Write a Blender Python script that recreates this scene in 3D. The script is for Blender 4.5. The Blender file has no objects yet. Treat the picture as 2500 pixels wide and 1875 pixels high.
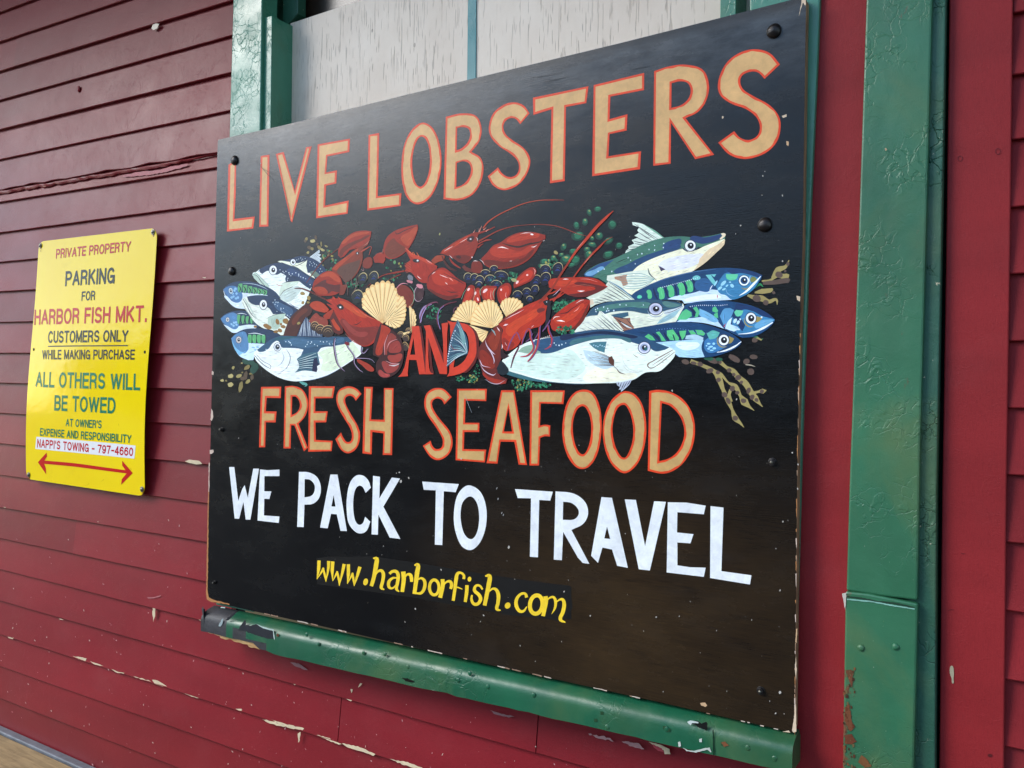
import bpy, bmesh, math, random
from mathutils import Vector, Matrix
from mathutils.geometry import tessellate_polygon
from mathutils import noise as mnoise
random.seed(7)
SC = bpy.context.scene
COL = SC.collection
R = math.radians

# ------------------------------------------------------------------ camera
# world: X along the wall (right), Y into the wall, Z up. The painted board's
# upper left corner is (0, 0, ZB); its front face lies in the plane Y = 0.
ZB = 2.23
F_PX = 2050.0
EX = Vector((0.83845698, 0.00288783, -0.54496015))      # world X in photo axes (right, down, forward)
EY = Vector((0.54476932, 0.02254434, 0.83828285))
EZ = Vector((0.01470659, -0.99974167, 0.01732925))
CAM = Vector((1.87972865, -1.43447515, ZB - 0.67957094))
cd = bpy.data.cameras.new('camera')
cam = bpy.data.objects.new('camera', cd)
COL.objects.link(cam)
cd.sensor_fit = 'HORIZONTAL'
cd.sensor_width = 36.0
cd.lens = 36.0 * F_PX / 2500.0
cd.clip_start = 0.02
cd.clip_end = 800
# camera axes (right, up, back) in world coordinates
m = Matrix(((EX[0], -EX[1], -EX[2], CAM[0]),
            (EY[0], -EY[1], -EY[2], CAM[1]),
            (EZ[0], -EZ[1], -EZ[2], CAM[2]),
            (0, 0, 0, 1)))
cam.matrix_world = m
SC.camera = cam


def at(px, py, y=0.0):
    """point of the plane Y = y measured in the photograph at (px, py)"""
    dx, dy = (px - 1250.0) / F_PX, (py - 937.5) / F_PX
    d = Vector((EX[0] * dx + EX[1] * dy + EX[2], EY[0] * dx + EY[1] * dy + EY[2], EZ[0] * dx + EZ[1] * dy + EZ[2]))
    t = (y - CAM[1]) / d[1]
    return CAM + d * t


# ------------------------------------------------------------------ light
w = bpy.data.worlds.new('World')
SC.world = w
w.use_nodes = True
nt = w.node_tree
nt.nodes.clear()
sky = nt.nodes.new('ShaderNodeTexSky')
sky.sky_type = 'NISHITA'
sky.sun_disc = False
SUN_EL, SUN_AZ = R(32), R(232)      # azimuth of the sun, clockwise from +Y
sky.sun_elevation = SUN_EL
sky.sun_rotation = SUN_AZ
sky.air_density = 1.0
sky.dust_density = 0.3
sky.ozone_density = 1.5
bg = nt.nodes.new('ShaderNodeBackground')
bg.inputs['Strength'].default_value = 0.15
wo = nt.nodes.new('ShaderNodeOutputWorld')
nt.links.new(sky.outputs[0], bg.inputs['Color'])
nt.links.new(bg.outputs[0], wo.inputs['Surface'])
sl = bpy.data.lights.new('sun', 'SUN')
sun = bpy.data.objects.new('sun', sl)
COL.objects.link(sun)
sl.energy = 1.5
sl.angle = R(30)
sl.color = (1.0, 0.95, 0.88)
sd = Vector((math.sin(SUN_AZ) * math.cos(SUN_EL), math.cos(SUN_AZ) * math.cos(SUN_EL), math.sin(SUN_EL)))
sun.rotation_euler = sd.to_track_quat('Z', 'Y').to_euler()
SC.view_settings.view_transform = 'Standard'
SC.view_settings.look = 'None'
SC.view_settings.exposure = 1.17
SC.view_settings.gamma = 1.0
SC.view_settings.use_curve_mapping = False


# ------------------------------------------------------------------ materials
def lin(c):
    c = c / 255.0
    return c / 12.92 if c <= 0.04045 else ((c + 0.055) / 1.055) ** 2.4


def rgb(r, g, b, k=1.0):
    return (lin(r) * k, lin(g) * k, lin(b) * k, 1.0)


class NT:
    """small node tree writer"""
    def __init__(self, name):
        self.m = bpy.data.materials.new(name)
        self.m.use_nodes = True
        self.t = self.m.node_tree
        self.t.nodes.clear()
        self.out = self.n('ShaderNodeOutputMaterial')
        self.b = self.n('ShaderNodeBsdfPrincipled')
        self.l(self.b.outputs[0], self.out.inputs[0])
        self.tc = self.n('ShaderNodeTexCoord').outputs['Object']
        self.geo = self.n('ShaderNodeNewGeometry').outputs['Position']

    def n(self, t, **kw):
        n = self.t.nodes.new(t)
        for k, v in kw.items():
            setattr(n, k, v)
        return n

    def l(self, a, b):
        self.t.links.new(a, b)

    def map(self, scale=(1, 1, 1), loc=(0, 0, 0), rot=(0, 0, 0)):
        n = self.n('ShaderNodeMapping')
        self.l(self.geo, n.inputs[0])
        n.inputs['Scale'].default_value = scale
        n.inputs['Location'].default_value = loc
        n.inputs['Rotation'].default_value = rot
        return n.outputs[0]

    def noise(self, vec, scale, detail=4, rough=.55, dist=0.0):
        n = self.n('ShaderNodeTexNoise')
        self.l(vec, n.inputs['Vector'])
        n.inputs['Scale'].default_value = scale
        n.inputs['Detail'].default_value = detail
        n.inputs['Roughness'].default_value = rough
        n.inputs['Distortion'].default_value = dist
        return n.outputs['Fac']

    def voro(self, vec, scale, feature='F1', rnd=1.0):
        n = self.n('ShaderNodeTexVoronoi', feature=feature)
        self.l(vec, n.inputs['Vector'])
        n.inputs['Scale'].default_value = scale
        n.inputs['Randomness'].default_value = rnd
        return n.outputs['Distance']

    def ramp(self, fac, stops, interp='LINEAR'):
        n = self.n('ShaderNodeValToRGB')
        self.l(fac, n.inputs[0])
        n.color_ramp.interpolation = interp
        e = n.color_ramp.elements
        while len(e) < len(stops):
            e.new(0.5)
        for i, (p, c) in enumerate(stops):
            e[i].position = p
            e[i].color = c if len(c) == 4 else (*c, 1)
        return n.outputs[0]

    def step(self, fac, a, b):
        n = self.n('ShaderNodeMapRange')
        self.l(fac, n.inputs[0])
        n.inputs[1].default_value = a
        n.inputs[2].default_value = b
        return n.outputs[0]

    def mix(self, fac, a, b, mode='MIX'):
        n = self.n('ShaderNodeMix', data_type='RGBA', blend_type=mode)
        for s, v in ((0, fac), (6, a), (7, b)):
            if isinstance(v, (int, float)):
                n.inputs[s].default_value = v
            elif isinstance(v, tuple):
                n.inputs[s].default_value = v
            else:
                self.l(v, n.inputs[s])
        return n.outputs[2]

    def math(self, op, a, b=0.0, clamp=False):
        n = self.n('ShaderNodeMath', operation=op, use_clamp=clamp)
        for s, v in ((0, a), (1, b)):
            if isinstance(v, (int, float)):
                n.inputs[s].default_value = v
            else:
                self.l(v, n.inputs[s])
        return n.outputs[0]

    def bump(self, h, strength=.3, dist=.002, prev=None):
        n = self.n('ShaderNodeBump')
        n.inputs['Strength'].default_value = strength
        n.inputs['Distance'].default_value = dist
        self.l(h, n.inputs['Height'])
        if prev is not None:
            self.l(prev, n.inputs['Normal'])
        return n.outputs[0]

    def fin(self, color, rough, normal=None, spec=.5, metal=0.0, coat=0.0):
        b = self.b
        for nm, v in (('Base Color', color), ('Roughness', rough), ('Metallic', metal), ('Specular IOR Level', spec), ('Coat Weight', coat)):
            if isinstance(v, (int, float, tuple)):
                b.inputs[nm].default_value = v
            else:
                self.l(v, b.inputs[nm])
        if normal is not None:
            self.l(normal, b.inputs['Normal'])
        return self.m


def mat_red(name, base, peel=True, grain=(3, 3, 22), rough=.36):
    s = NT(name)
    v = s.geo
    big = s.noise(s.map((.8, 1, 3)), 2.3, 4)
    rnd = s.n('ShaderNodeObjectInfo').outputs['Random']
    c = s.mix(s.step(big, .25, .75), rgb(*base, .82), rgb(*base, 1.15))
    c = s.mix(1.0, c, s.ramp(rnd, [(0, (.84, .84, .84)), (1, (1.12, 1.1, 1.1))]), 'MULTIPLY')
    # fine dirty mottling and faint grain along the board
    g = s.noise(s.map(grain), 30, 6, .7)
    c = s.mix(s.math('MULTIPLY', s.step(g, .45, .8), .35), c, rgb(base[0] - 45, max(base[1] - 22, 4), max(base[2] - 20, 6)))
    dust = s.noise(s.map((1, 1, 1.5), (3, 1, 8)), 5.0, 6, .65)
    c = s.mix(s.math('MULTIPLY', s.step(dust, .52, .8), .05), c, rgb(170, 120, 120))
    if peel:
        # small flecks where the red has flaked to the primer
        p1 = s.voro(s.map((1, 1, 2.2)), 42)
        p2 = s.noise(s.map((1, 1, 1), (5, 5, 5)), 3.2, 3)
        pn = s.noise(v, 160, 3)
        zlow = s.n('ShaderNodeSeparateXYZ')
        s.l(v, zlow.inputs[0])
        low = s.step(zlow.outputs[2], ZB - .9, ZB - 1.7)
        thr = s.math('ADD', s.math('MULTIPLY', low, .045), .018)
        thr = s.math('MULTIPLY', thr, s.step(p2, .38, .62))
        fl = s.math('LESS_THAN', s.math('ADD', p1, s.math('MULTIPLY', pn, .07)), s.math('ADD', thr, .028))
        c = s.mix(s.math('MULTIPLY', fl, .5), c, rgb(190, 150, 145))
    h1 = s.noise(v, 420, 3, .6)
    h2 = s.noise(s.map((6, 6, 40)), 12, 5, .7)
    h3 = s.step(s.noise(s.map((1, 1, 1), (7, 2, 1)), 26, 6, .72, .8), .56, .60)
    n = s.bump(h1, .45, .0006)
    n = s.bump(h2, .12, .0006, n)
    n = s.bump(h3, .28, .0004, n)
    r = s.ramp(s.noise(v, 9, 4), [(.3, (rough,) * 3), (.7, (rough + .08,) * 3)])
    return s.fin(c, r, n, .22)


def mat_green(name, base, crackle=1.0, rust=0.0, rough=.3, cream=0.0, stain=.5):
    s = NT(name)
    v = s.geo
    c = s.mix(s.step(s.noise(s.map((1, 1, .6)), 6, 5, .6), .3, .7), rgb(*base, .8), rgb(*base, 1.2))
    # yellowish brown staining
    st = s.step(s.noise(s.map((1, 1, .7), (4, 4, 1)), 4.6, 5, .6, .6), .52, .72)
    c = s.mix(s.math('MULTIPLY', st, stain), c, rgb(92, 112, 66))
    # blistered and cracked old coats
    dn = s.n('ShaderNodeTexNoise')
    s.l(v, dn.inputs['Vector'])
    dn.inputs['Scale'].default_value = 22
    dn.inputs['Detail'].default_value = 4
    wv = s.n('ShaderNodeVectorMath', operation='ADD')
    sc = s.n('ShaderNodeVectorMath', operation='SCALE')
    s.l(dn.outputs['Color'], sc.inputs[0])
    sc.inputs['Scale'].default_value = .05
    s.l(v, wv.inputs[0])
    s.l(sc.outputs[0], wv.inputs[1])
    edge = s.voro(wv.outputs[0], 38, 'DISTANCE_TO_EDGE')
    mask = s.step(s.noise(s.map((1, 1, 1), (9, 3, 2)), 7, 3), .50, .62)
    crack = s.math('MULTIPLY', s.math('SUBTRACT', 1, s.step(edge, 0.0, .035)), mask)
    c = s.mix(s.math('MULTIPLY', crack, .16 * crackle), c, rgb(18, 40, 32))
    if cream:
        ch = s.math('GREATER_THAN', s.noise(s.map((1, 1, 1), (1, 8, 2)), 55, 4, .7), 1 - cream)
        c = s.mix(ch, c, rgb(190, 180, 150))
    if rust:
        z = s.n('ShaderNodeSeparateXYZ')
        s.l(v, z.inputs[0])
        lowz = s.step(z.outputs[2], ZB - .85, ZB - 1.25)
        leftx = s.step(z.outputs[0], 1.615, 1.585)
        rn = s.noise(s.map((1, 1, .6)), 32, 6, .7)
        rr = s.step(s.math('ADD', s.math('MULTIPLY', s.math('MULTIPLY', lowz, leftx), .32), rn), .66, .75)
        c = s.mix(rr, c, s.mix(s.noise(v, 200, 3), rgb(88, 50, 30), rgb(120, 78, 52)))
    h = s.math('SUBTRACT', s.math('MULTIPLY', s.noise(wv.outputs[0], 30, 5, .65), .8), s.math('MULTIPLY', crack, .8))
    blister = s.step(s.noise(s.map((1, 1, .8), (2, 2, 2)), 38, 3, .5, 1.2), .54, .60)
    n = s.bump(s.noise(v, 500, 2), .2, .0004)
    n = s.bump(h, .55 * crackle, .003, n)
    n = s.bump(s.math('MULTIPLY', blister, mask), .7 * crackle, .0014, n)
    n = s.bump(s.noise(s.map((1, 1, .35)), 9, 3), .5, .006, n)
    r = s.ramp(s.noise(v, 14, 4), [(.3, (rough - .07,) * 3), (.7, (rough + .12,) * 3)])
    return s.fin(c, r, n, .5)


def mat_simple(name, col, rough=.5, metal=0.0, bscale=150, bstr=.2, var=.15, k=1.0):
    s = NT(name)
    c = s.mix(s.step(s.noise(s.geo, bscale * .2, 5), .3, .7), rgb(*col, k * (1 - var)), rgb(*col, k * (1 + var)))
    return s.fin(c, rough, s.bump(s.noise(s.geo, bscale, 4), bstr, .001), .5, metal)


def mat_board():
    s = NT('black_sign_paint')
    v = s.geo
    z = s.n('ShaderNodeSeparateXYZ')
    s.l(v, z.inputs[0])
    grain = s.noise(s.map((5, 5, 150)), 4, 6, .7, .2)
    n1 = s.noise(s.map((1, 1, 2.2)), 3.2, 7, .68, .3)
    c = s.mix(s.step(n1, .35, .7), rgb(5, 5, 6), rgb(11, 11, 11))
    # brown wood showing through thin paint in the lower right
    bx = s.n('ShaderNodeVectorMath', operation='DISTANCE')
    s.l(s.map((1, 1, 1.45)), bx.inputs[0])
    bx.inputs[1].default_value = (1.24, 0, (ZB - 1.10) * 1.45)
    br = s.math('MULTIPLY', s.math('SUBTRACT', 1, s.step(bx.outputs['Value'], .05, .62), True), s.step(s.math('ADD', s.math('MULTIPLY', grain, .6), s.math('MULTIPLY', n1, .5)), .30, .72))
    c = s.mix(s.math('MULTIPLY', br, .62), c, rgb(84, 62, 34))
    # chalky, weather faded band near the top edge
    top = s.step(s.math('ADD', z.outputs[2], s.math('MULTIPLY', s.noise(s.map((1, 1, 2)), 7, 6, .7), .16)), ZB - .10, ZB + .10)
    c = s.mix(s.math('MULTIPLY', top, .55), c, s.mix(s.step(s.noise(s.map((1.5, 1, 5), (1, 1, 1)), 8, 6, .7), .35, .65), rgb(64, 68, 70), rgb(112, 118, 122)))
    # grimy darker rim right along the top edge
    rim = s.step(s.math('ADD', z.outputs[2], s.math('MULTIPLY', s.noise(s.map((1, 1, 1), (2, 2, 2)), 16, 5, .7), .022)), ZB - .014, ZB + .004)
    c = s.mix(s.math('MULTIPLY', rim, .75), c, rgb(52, 48, 42))
    # chalk smears
    sm = s.step(s.noise(s.map((1, 1, 2.6), (4, 0, 4)), 2.4, 6, .7, .4), .55, .8)
    c = s.mix(s.math('MULTIPLY', sm, .06), c, rgb(96, 98, 100))
    # tiny pale flecks
    vf = s.voro(s.map((1, 1, .7)), 26)
    nf = s.noise(v, 90, 2)
    gate = s.step(s.noise(s.map((1, 1, 1), (8, 8, 8)), 12, 2), .5, .58)
    fl = s.math('MULTIPLY', s.math('LESS_THAN', s.math('ADD', vf, s.math('MULTIPLY', nf, .04)), .046), gate)
    c = s.mix(fl, c, rgb(185, 180, 172))
    n = s.bump(grain, .25, .0008)
    n = s.bump(s.noise(s.map((1, 1, 1.6)), 55, 4, .6), .12, .0008, n)
    n = s.bump(s.noise(s.map((1, 1, 1.3)), 260, 2, .6), .22, .0005, n)
    r = s.ramp(s.noise(s.map((1, 1, 2.2)), 6, 6, .7), [(.32, (.15,) * 3), (.68, (.34,) * 3)])
    return s.fin(c, r, n, .3)


def mat_paint(name, k=1.0, rough=.38, brushy=.22, attr=True, col=None):
    """lettering and picture paint: its colour comes from the painted shape"""
    s = NT(name)
    v = s.geo
    if attr:
        a = s.n('ShaderNodeVertexColor', layer_name='paint').outputs[0]
    else:
        a = rgb(*col)
    st = s.noise(s.map((1, 1, 1), (0, 0, 0), (0, R(20), 0)), 60, 6, .7, .6)
    st2 = s.noise(s.map((1, 1, 1), (5, 5, 5)), 18, 4, .6)
    f = s.math('ADD', s.math('MULTIPLY', s.math('SUBTRACT', s.math('MULTIPLY', s.math('ADD', st, st2), .5), .5), brushy * 5), k)
    g = s.n('ShaderNodeVectorMath', operation='SCALE')
    if attr:
        s.l(a, g.inputs[0])
    else:
        g.inputs[0].default_value = a[:3]
    s.l(f, g.inputs['Scale'])
    n = s.bump(s.noise(s.map((5, 5, 150)), 4, 5, .7, .2), .25, .001)
    n = s.bump(s.noise(v, 220, 3), .2, .0005, n)
    return s.fin(g.outputs[0], rough, n, .22)


def mat_wood(name, c1, c2, axis=(1, 1, 9), dirt=.3, bump=.5, scale=7):
    s = NT(name)
    g = s.noise(s.map(axis), scale, 7, .7, .5)
    c = s.mix(s.step(g, .3, .7), rgb(*c1), rgb(*c2))
    c = s.mix(s.math('MULTIPLY', s.step(s.noise(s.geo, 12, 6), .5, .7), dirt), c, rgb(60, 52, 44))
    return s.fin(c, .7, s.bump(g, bump, .002), .3)


M = {}
M['red'] = mat_red('red_clapboard_paint', (125, 29, 37))
M['red_right'] = mat_red('red_trim_paint', (140, 36, 39), False, (22, 3, 3), .5)
M['red_shingle'] = mat_red('red_shingle_paint', (134, 33, 38), False, (22, 3, 3), .55)
M['green'] = mat_green('green_casing_paint', (66, 130, 106), .5)
M['green_post'] = mat_green('green_post_paint', (46, 104, 72), .55, 1.0, .4, 0, .6)
M['green_dark'] = mat_green('green_rough_edge_paint', (38, 88, 68), 1.4, 0, .5, .30, .5)
M['green_sill'] = mat_green('green_sill_paint', (18, 86, 58), .5, 0, .38, 0, .4)
M['black'] = mat_board()
M['art'] = mat_paint('picture_paint', 1.22, .4, .2)
M['paint'] = mat_paint('sign_picture_paint')
M['bolt'] = mat_simple('black_iron', (34, 29, 27), .38, .3, 140, 1.0, .5)
M['steel'] = mat_simple('zinc_screw', (120, 116, 105), .35, .8, 300, .3)
M['tar'] = mat_simple('black_flaking_undercoat', (42, 42, 46), .6, 0, 90, 1.0, .5)
M['void'] = mat_simple('dark_window_brown', (58, 48, 40), .25, 0, 30, .05, .3)
M['gap'] = mat_simple('dark_gap_filler', (12, 11, 10), .9)
M['plyedge'] = mat_wood('plywood_edge', (70, 42, 26), (196, 160, 122), (70, 70, 4), .3, .8, 4)
M['rawwood'] = mat_wood('bare_splintered_wood', (150, 108, 60), (212, 176, 124), (2, 2, 22), .35, .8, 10)
M['chip'] = mat_wood('cream_primer', (196, 180, 148), (226, 214, 190), (3, 3, 8), .2, .4, 20)
M['chipgrey'] = mat_simple('grey_scuff', (140, 128, 122), .7, 0, 200, .4, .25)
M['ledge'] = mat_wood('pale_plank_wood', (138, 118, 84), (186, 160, 116), (1, 14, 14), .3, .5, 6)
M['grey'] = mat_simple('grey_metal_flashing', (112, 116, 122), .55, .2, 120, .4, .2)
M['teal'] = mat_green('teal_stripe_paint', (84, 146, 150), .4, 0, .5, .28, .1)


def mat_panel():
    s = NT('weathered_white_plywood')
    c = s.mix(s.step(s.noise(s.map((1, 1, .8)), 3.5, 6, .65), .3, .72), rgb(216, 200, 182), rgb(238, 226, 210))
    ck = s.noise(s.map((230, 1, 13)), 1.0, 2.0, .6)
    gate = s.step(s.noise(s.map((1, 1, .8), (3, 3, 3)), 9, 3), .30, .55)
    cr = s.math('MULTIPLY', s.step(ck, .60, .64), gate)
    c = s.mix(s.math('MULTIPLY', cr, .38), c, rgb(120, 108, 98))
    spots = s.math('LESS_THAN', s.voro(s.map((1, 1, .6), (2, 2, 2)), 13), .055)
    c = s.mix(s.math('MULTIPLY', spots, .45), c, rgb(110, 90, 76))
    n = s.bump(s.math('SUBTRACT', 1, cr), .8, .0012)
    n = s.bump(s.noise(s.map((60, 1, 6)), 2, 4, .7), .35, .001, n)
    return s.fin(c, .55, n, .4)


def mat_yellow():
    s = NT('yellow_enamel')
    c = s.mix(s.step(s.noise(s.geo, 3, 5), .3, .7), rgb(244, 208, 2), rgb(248, 218, 6))
    c = s.mix(s.math('MULTIPLY', s.step(s.noise(s.map((1, 1, 2), (2, 2, 2)), 9, 6, .7), .6, .8), .16), c, rgb(150, 122, 40))
    n = s.bump(s.noise(s.map((1, 1, 1.4)), 9, 3), .25, .004)
    return s.fin(c, .13, n, .3)


M['panel'] = mat_panel()
M['yellow'] = mat_yellow()


# ------------------------------------------------------------------ object helpers
def link(o, parent=None):
    COL.objects.link(o)
    if parent is not None:
        o.parent = parent
        o.matrix_parent_inverse = Matrix.Translation(-parent.matrix_world.translation) if False else Matrix()
        o.location = o.location - parent_world(parent)
    return o


def parent_world(p):
    v = Vector(p.location)
    while p.parent is not None:
        p = p.parent
        v = v + Vector(p.location)
    return v


def empty(name, loc, label, cat, group=None, kind=None):
    o = bpy.data.objects.new(name, None)
    o.empty_display_size = .1
    o.location = loc
    COL.objects.link(o)
    tag(o, label, cat, group, kind)
    return o


def tag(o, label=None, cat=None, group=None, kind=None):
    if label: o['label'] = label
    if cat: o['category'] = cat
    if group: o['group'] = group
    if kind: o['kind'] = kind
    return o


def mesh(name, verts, faces, mats, parent=None, midx=None, smooth=False, bevel=0, label=None, kind=None, origin=None, keep=False):
    """one mesh object; verts in world coordinates, origin moved to their middle"""
    if origin is None:
        n = len(verts)
        origin = Vector((sum(v[0] for v in verts) / n, sum(v[1] for v in verts) / n, sum(v[2] for v in verts) / n))
    me = bpy.data.meshes.new(name)
    me.from_pydata([Vector(v) - origin for v in verts], [], faces)
    for mt in (mats if isinstance(mats, (list, tuple)) else [mats]):
        me.materials.append(mt)
    if midx:
        for p, i in zip(me.polygons, midx):
            p.material_index = i
    bm = bmesh.new()
    bm.from_mesh(me)
    if not keep:
        bmesh.ops.recalc_face_normals(bm, faces=bm.faces)
    if bevel:
        es = [e for e in bm.edges if len(e.link_faces) == 2 and e.calc_face_angle(0) > .6]
        bmesh.ops.bevel(bm, geom=es, offset=bevel, segments=2, affect='EDGES', profile=.5, clamp_overlap=True)
    bm.to_mesh(me)
    bm.free()
    if smooth:
        for p in me.polygons:
            p.use_smooth = True
    o = bpy.data.objects.new(name, me)
    o.location = origin
    link(o, parent)
    if label: o['label'] = label
    if kind: o['kind'] = kind
    return o


def slab(name, quad, y0, y1, mats, parent=None, bevel=.0015, side=None, px=True, wob=0, seg=1, **kw):
    """a board whose face outline (photo points, or X/Z pairs) lies at Y=y0 and that runs back to Y=y1"""
    pts = [at(a, b, y0) if px else Vector((a, y0, b)) for a, b in quad]
    if seg > 1:
        q = []
        for i in range(len(pts)):
            a, b = pts[i], pts[(i + 1) % len(pts)]
            L = (b - a).length
            k = max(1, int(L / seg_len(seg)))
            for j in range(k):
                p = a.lerp(b, j / k)
                if j and wob:
                    p = p + Vector((random.uniform(-wob, wob), 0, random.uniform(-wob, wob)))
                q.append(p)
        pts = q
    n = len(pts)
    back = [Vector((p[0], y1, p[2])) for p in pts]
    faces = [tuple(range(n)), tuple(range(2 * n - 1, n - 1, -1))] + [(i, i + n, (i + 1) % n + n, (i + 1) % n) for i in range(n)]
    mi = None
    if side is not None:
        mats = [mats, side]
        mi = [0, 1] + [1] * n
        return mesh(name, pts + back, faces, mats, parent, mi, bevel=0, **kw)
    return mesh(name, pts + back, faces, mats, parent, mi, bevel=bevel, **kw)


def seg_len(s):
    return s if s < 1 else .03


def box(name, x0, x1, y0, y1, z0, z1, mt, parent=None, bevel=.002, **kw):
    return slab(name, [(x0, z0), (x1, z0), (x1, z1), (x0, z1)], y0, y1, mt, parent, bevel, px=False, **kw)


def dome(name, c, r, depth, mt, parent=None, seg=20, rings=6, squash=1.0, **kw):
    """a rounded bolt head standing on a vertical face at c, bulging towards -Y"""
    vs, fs = [], []
    for i in range(rings):
        a = (math.pi / 2) * i / rings
        rr, dd = r * math.cos(a), depth * math.sin(a)
        for j in range(seg):
            t = 2 * math.pi * j / seg
            k = 1 + .04 * math.sin(3 * t + c[0] * 50)
            vs.append((c[0] + rr * math.cos(t) * k, c[1] - dd, c[2] + rr * math.sin(t) * k * squash))
    vs.append((c[0], c[1] - depth, c[2]))
    for i in range(rings - 1):
        for j in range(seg):
            k = (j + 1) % seg
            fs.append((i * seg + j, i * seg + k, (i + 1) * seg + k, (i + 1) * seg + j))
    top = len(vs) - 1
    for j in range(seg):
        fs.append(((rings - 1) * seg + j, (rings - 1) * seg + (j + 1) % seg, top))
    fs.append(tuple(range(seg - 1, -1, -1)))
    return mesh(name, vs, fs, mt, parent, smooth=True, **kw)


def washer(name, c, r, t, mt, parent, n=6, **kw):
    vs = [(c[0] + r * math.cos(2 * math.pi * i / n + .3), c[1] - t, c[2] + r * math.sin(2 * math.pi * i / n + .3)) for i in range(n)]
    vs += [(v[0], c[1], v[2]) for v in vs]
    fs = [tuple(range(n)), tuple(range(2 * n - 1, n - 1, -1))] + [(i, i + n, (i + 1) % n + n, (i + 1) % n) for i in range(n)]
    return mesh(name, vs, fs, mt, parent, bevel=.0006, **kw)


# ------------------------------------------------------------------ painted shapes
def smooth_loop(pts, closed=True, step=5.0):
    """points (x, y) are corners, (x, y, 1) lie on a smooth curve"""
    n = len(pts)
    out = []
    last = n if closed else n - 1
    for i in range(last):
        p0, p1 = pts[i], pts[(i + 1) % n]
        s0, s1 = len(p0) > 2 and p0[2], len(p1) > 2 and p1[2]
        a, b = Vector(p0[:2]), Vector(p1[:2])
        if not s0 and not s1:
            out.append(a)
            continue
        pa = pts[i - 1] if (i > 0 or closed) else p0
        pb = pts[(i + 2) % n] if (i + 2 < n or closed) else p1
        L = (b - a).length
        def tan(q, c, r):
            t = Vector(r[:2]) - Vector(q[:2])
            return t.normalized() * L if t.length > 1e-6 else Vector((0, 0))
        ta = tan(pa, p0, p1) if s0 else (b - a)
        tb = tan(p0, p1, pb) if s1 else (b - a)
        k = max(2, min(12, int(L / step)))
        for j in range(k):
            t = j / k
            h00 = 2 * t ** 3 - 3 * t ** 2 + 1
            h10 = t ** 3 - 2 * t ** 2 + t
            h01 = -2 * t ** 3 + 3 * t ** 2
            h11 = t ** 3 - t ** 2
            out.append(a * h00 + ta * h10 + b * h01 + tb * h11)
    if not closed:
        out.append(Vector(pts[-1][:2]))
    return out


def area(p):
    return sum(p[i - 1][0] * p[i][1] - p[i][0] * p[i - 1][1] for i in range(len(p))) / 2


def inset(loop, d):
    """move a closed outline inwards by d (outwards if d is negative)"""
    p = []
    for q in loop:
        if not p or (q - p[-1]).length > .05:
            p.append(q)
    if (p[0] - p[-1]).length < .05:
        p.pop()
    sgn = 1 if area(p) > 0 else -1
    n = len(p)
    out = []
    for i in range(n):
        a, b, c = p[i - 1], p[i], p[(i + 1) % n]
        e1, e2 = (b - a).normalized(), (c - b).normalized()
        n1, n2 = Vector((-e1[1], e1[0])) * sgn, Vector((-e2[1], e2[0])) * sgn
        m_ = n1 + n2
        if m_.length < 1e-4:
            out.append(b + n1 * d)
            continue
        m_.normalize()
        k = min(1 / max(m_.dot(n1), .35), 2.6)
        out.append(b + m_ * d * k)
    return out


BR = random.Random(77)


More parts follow.
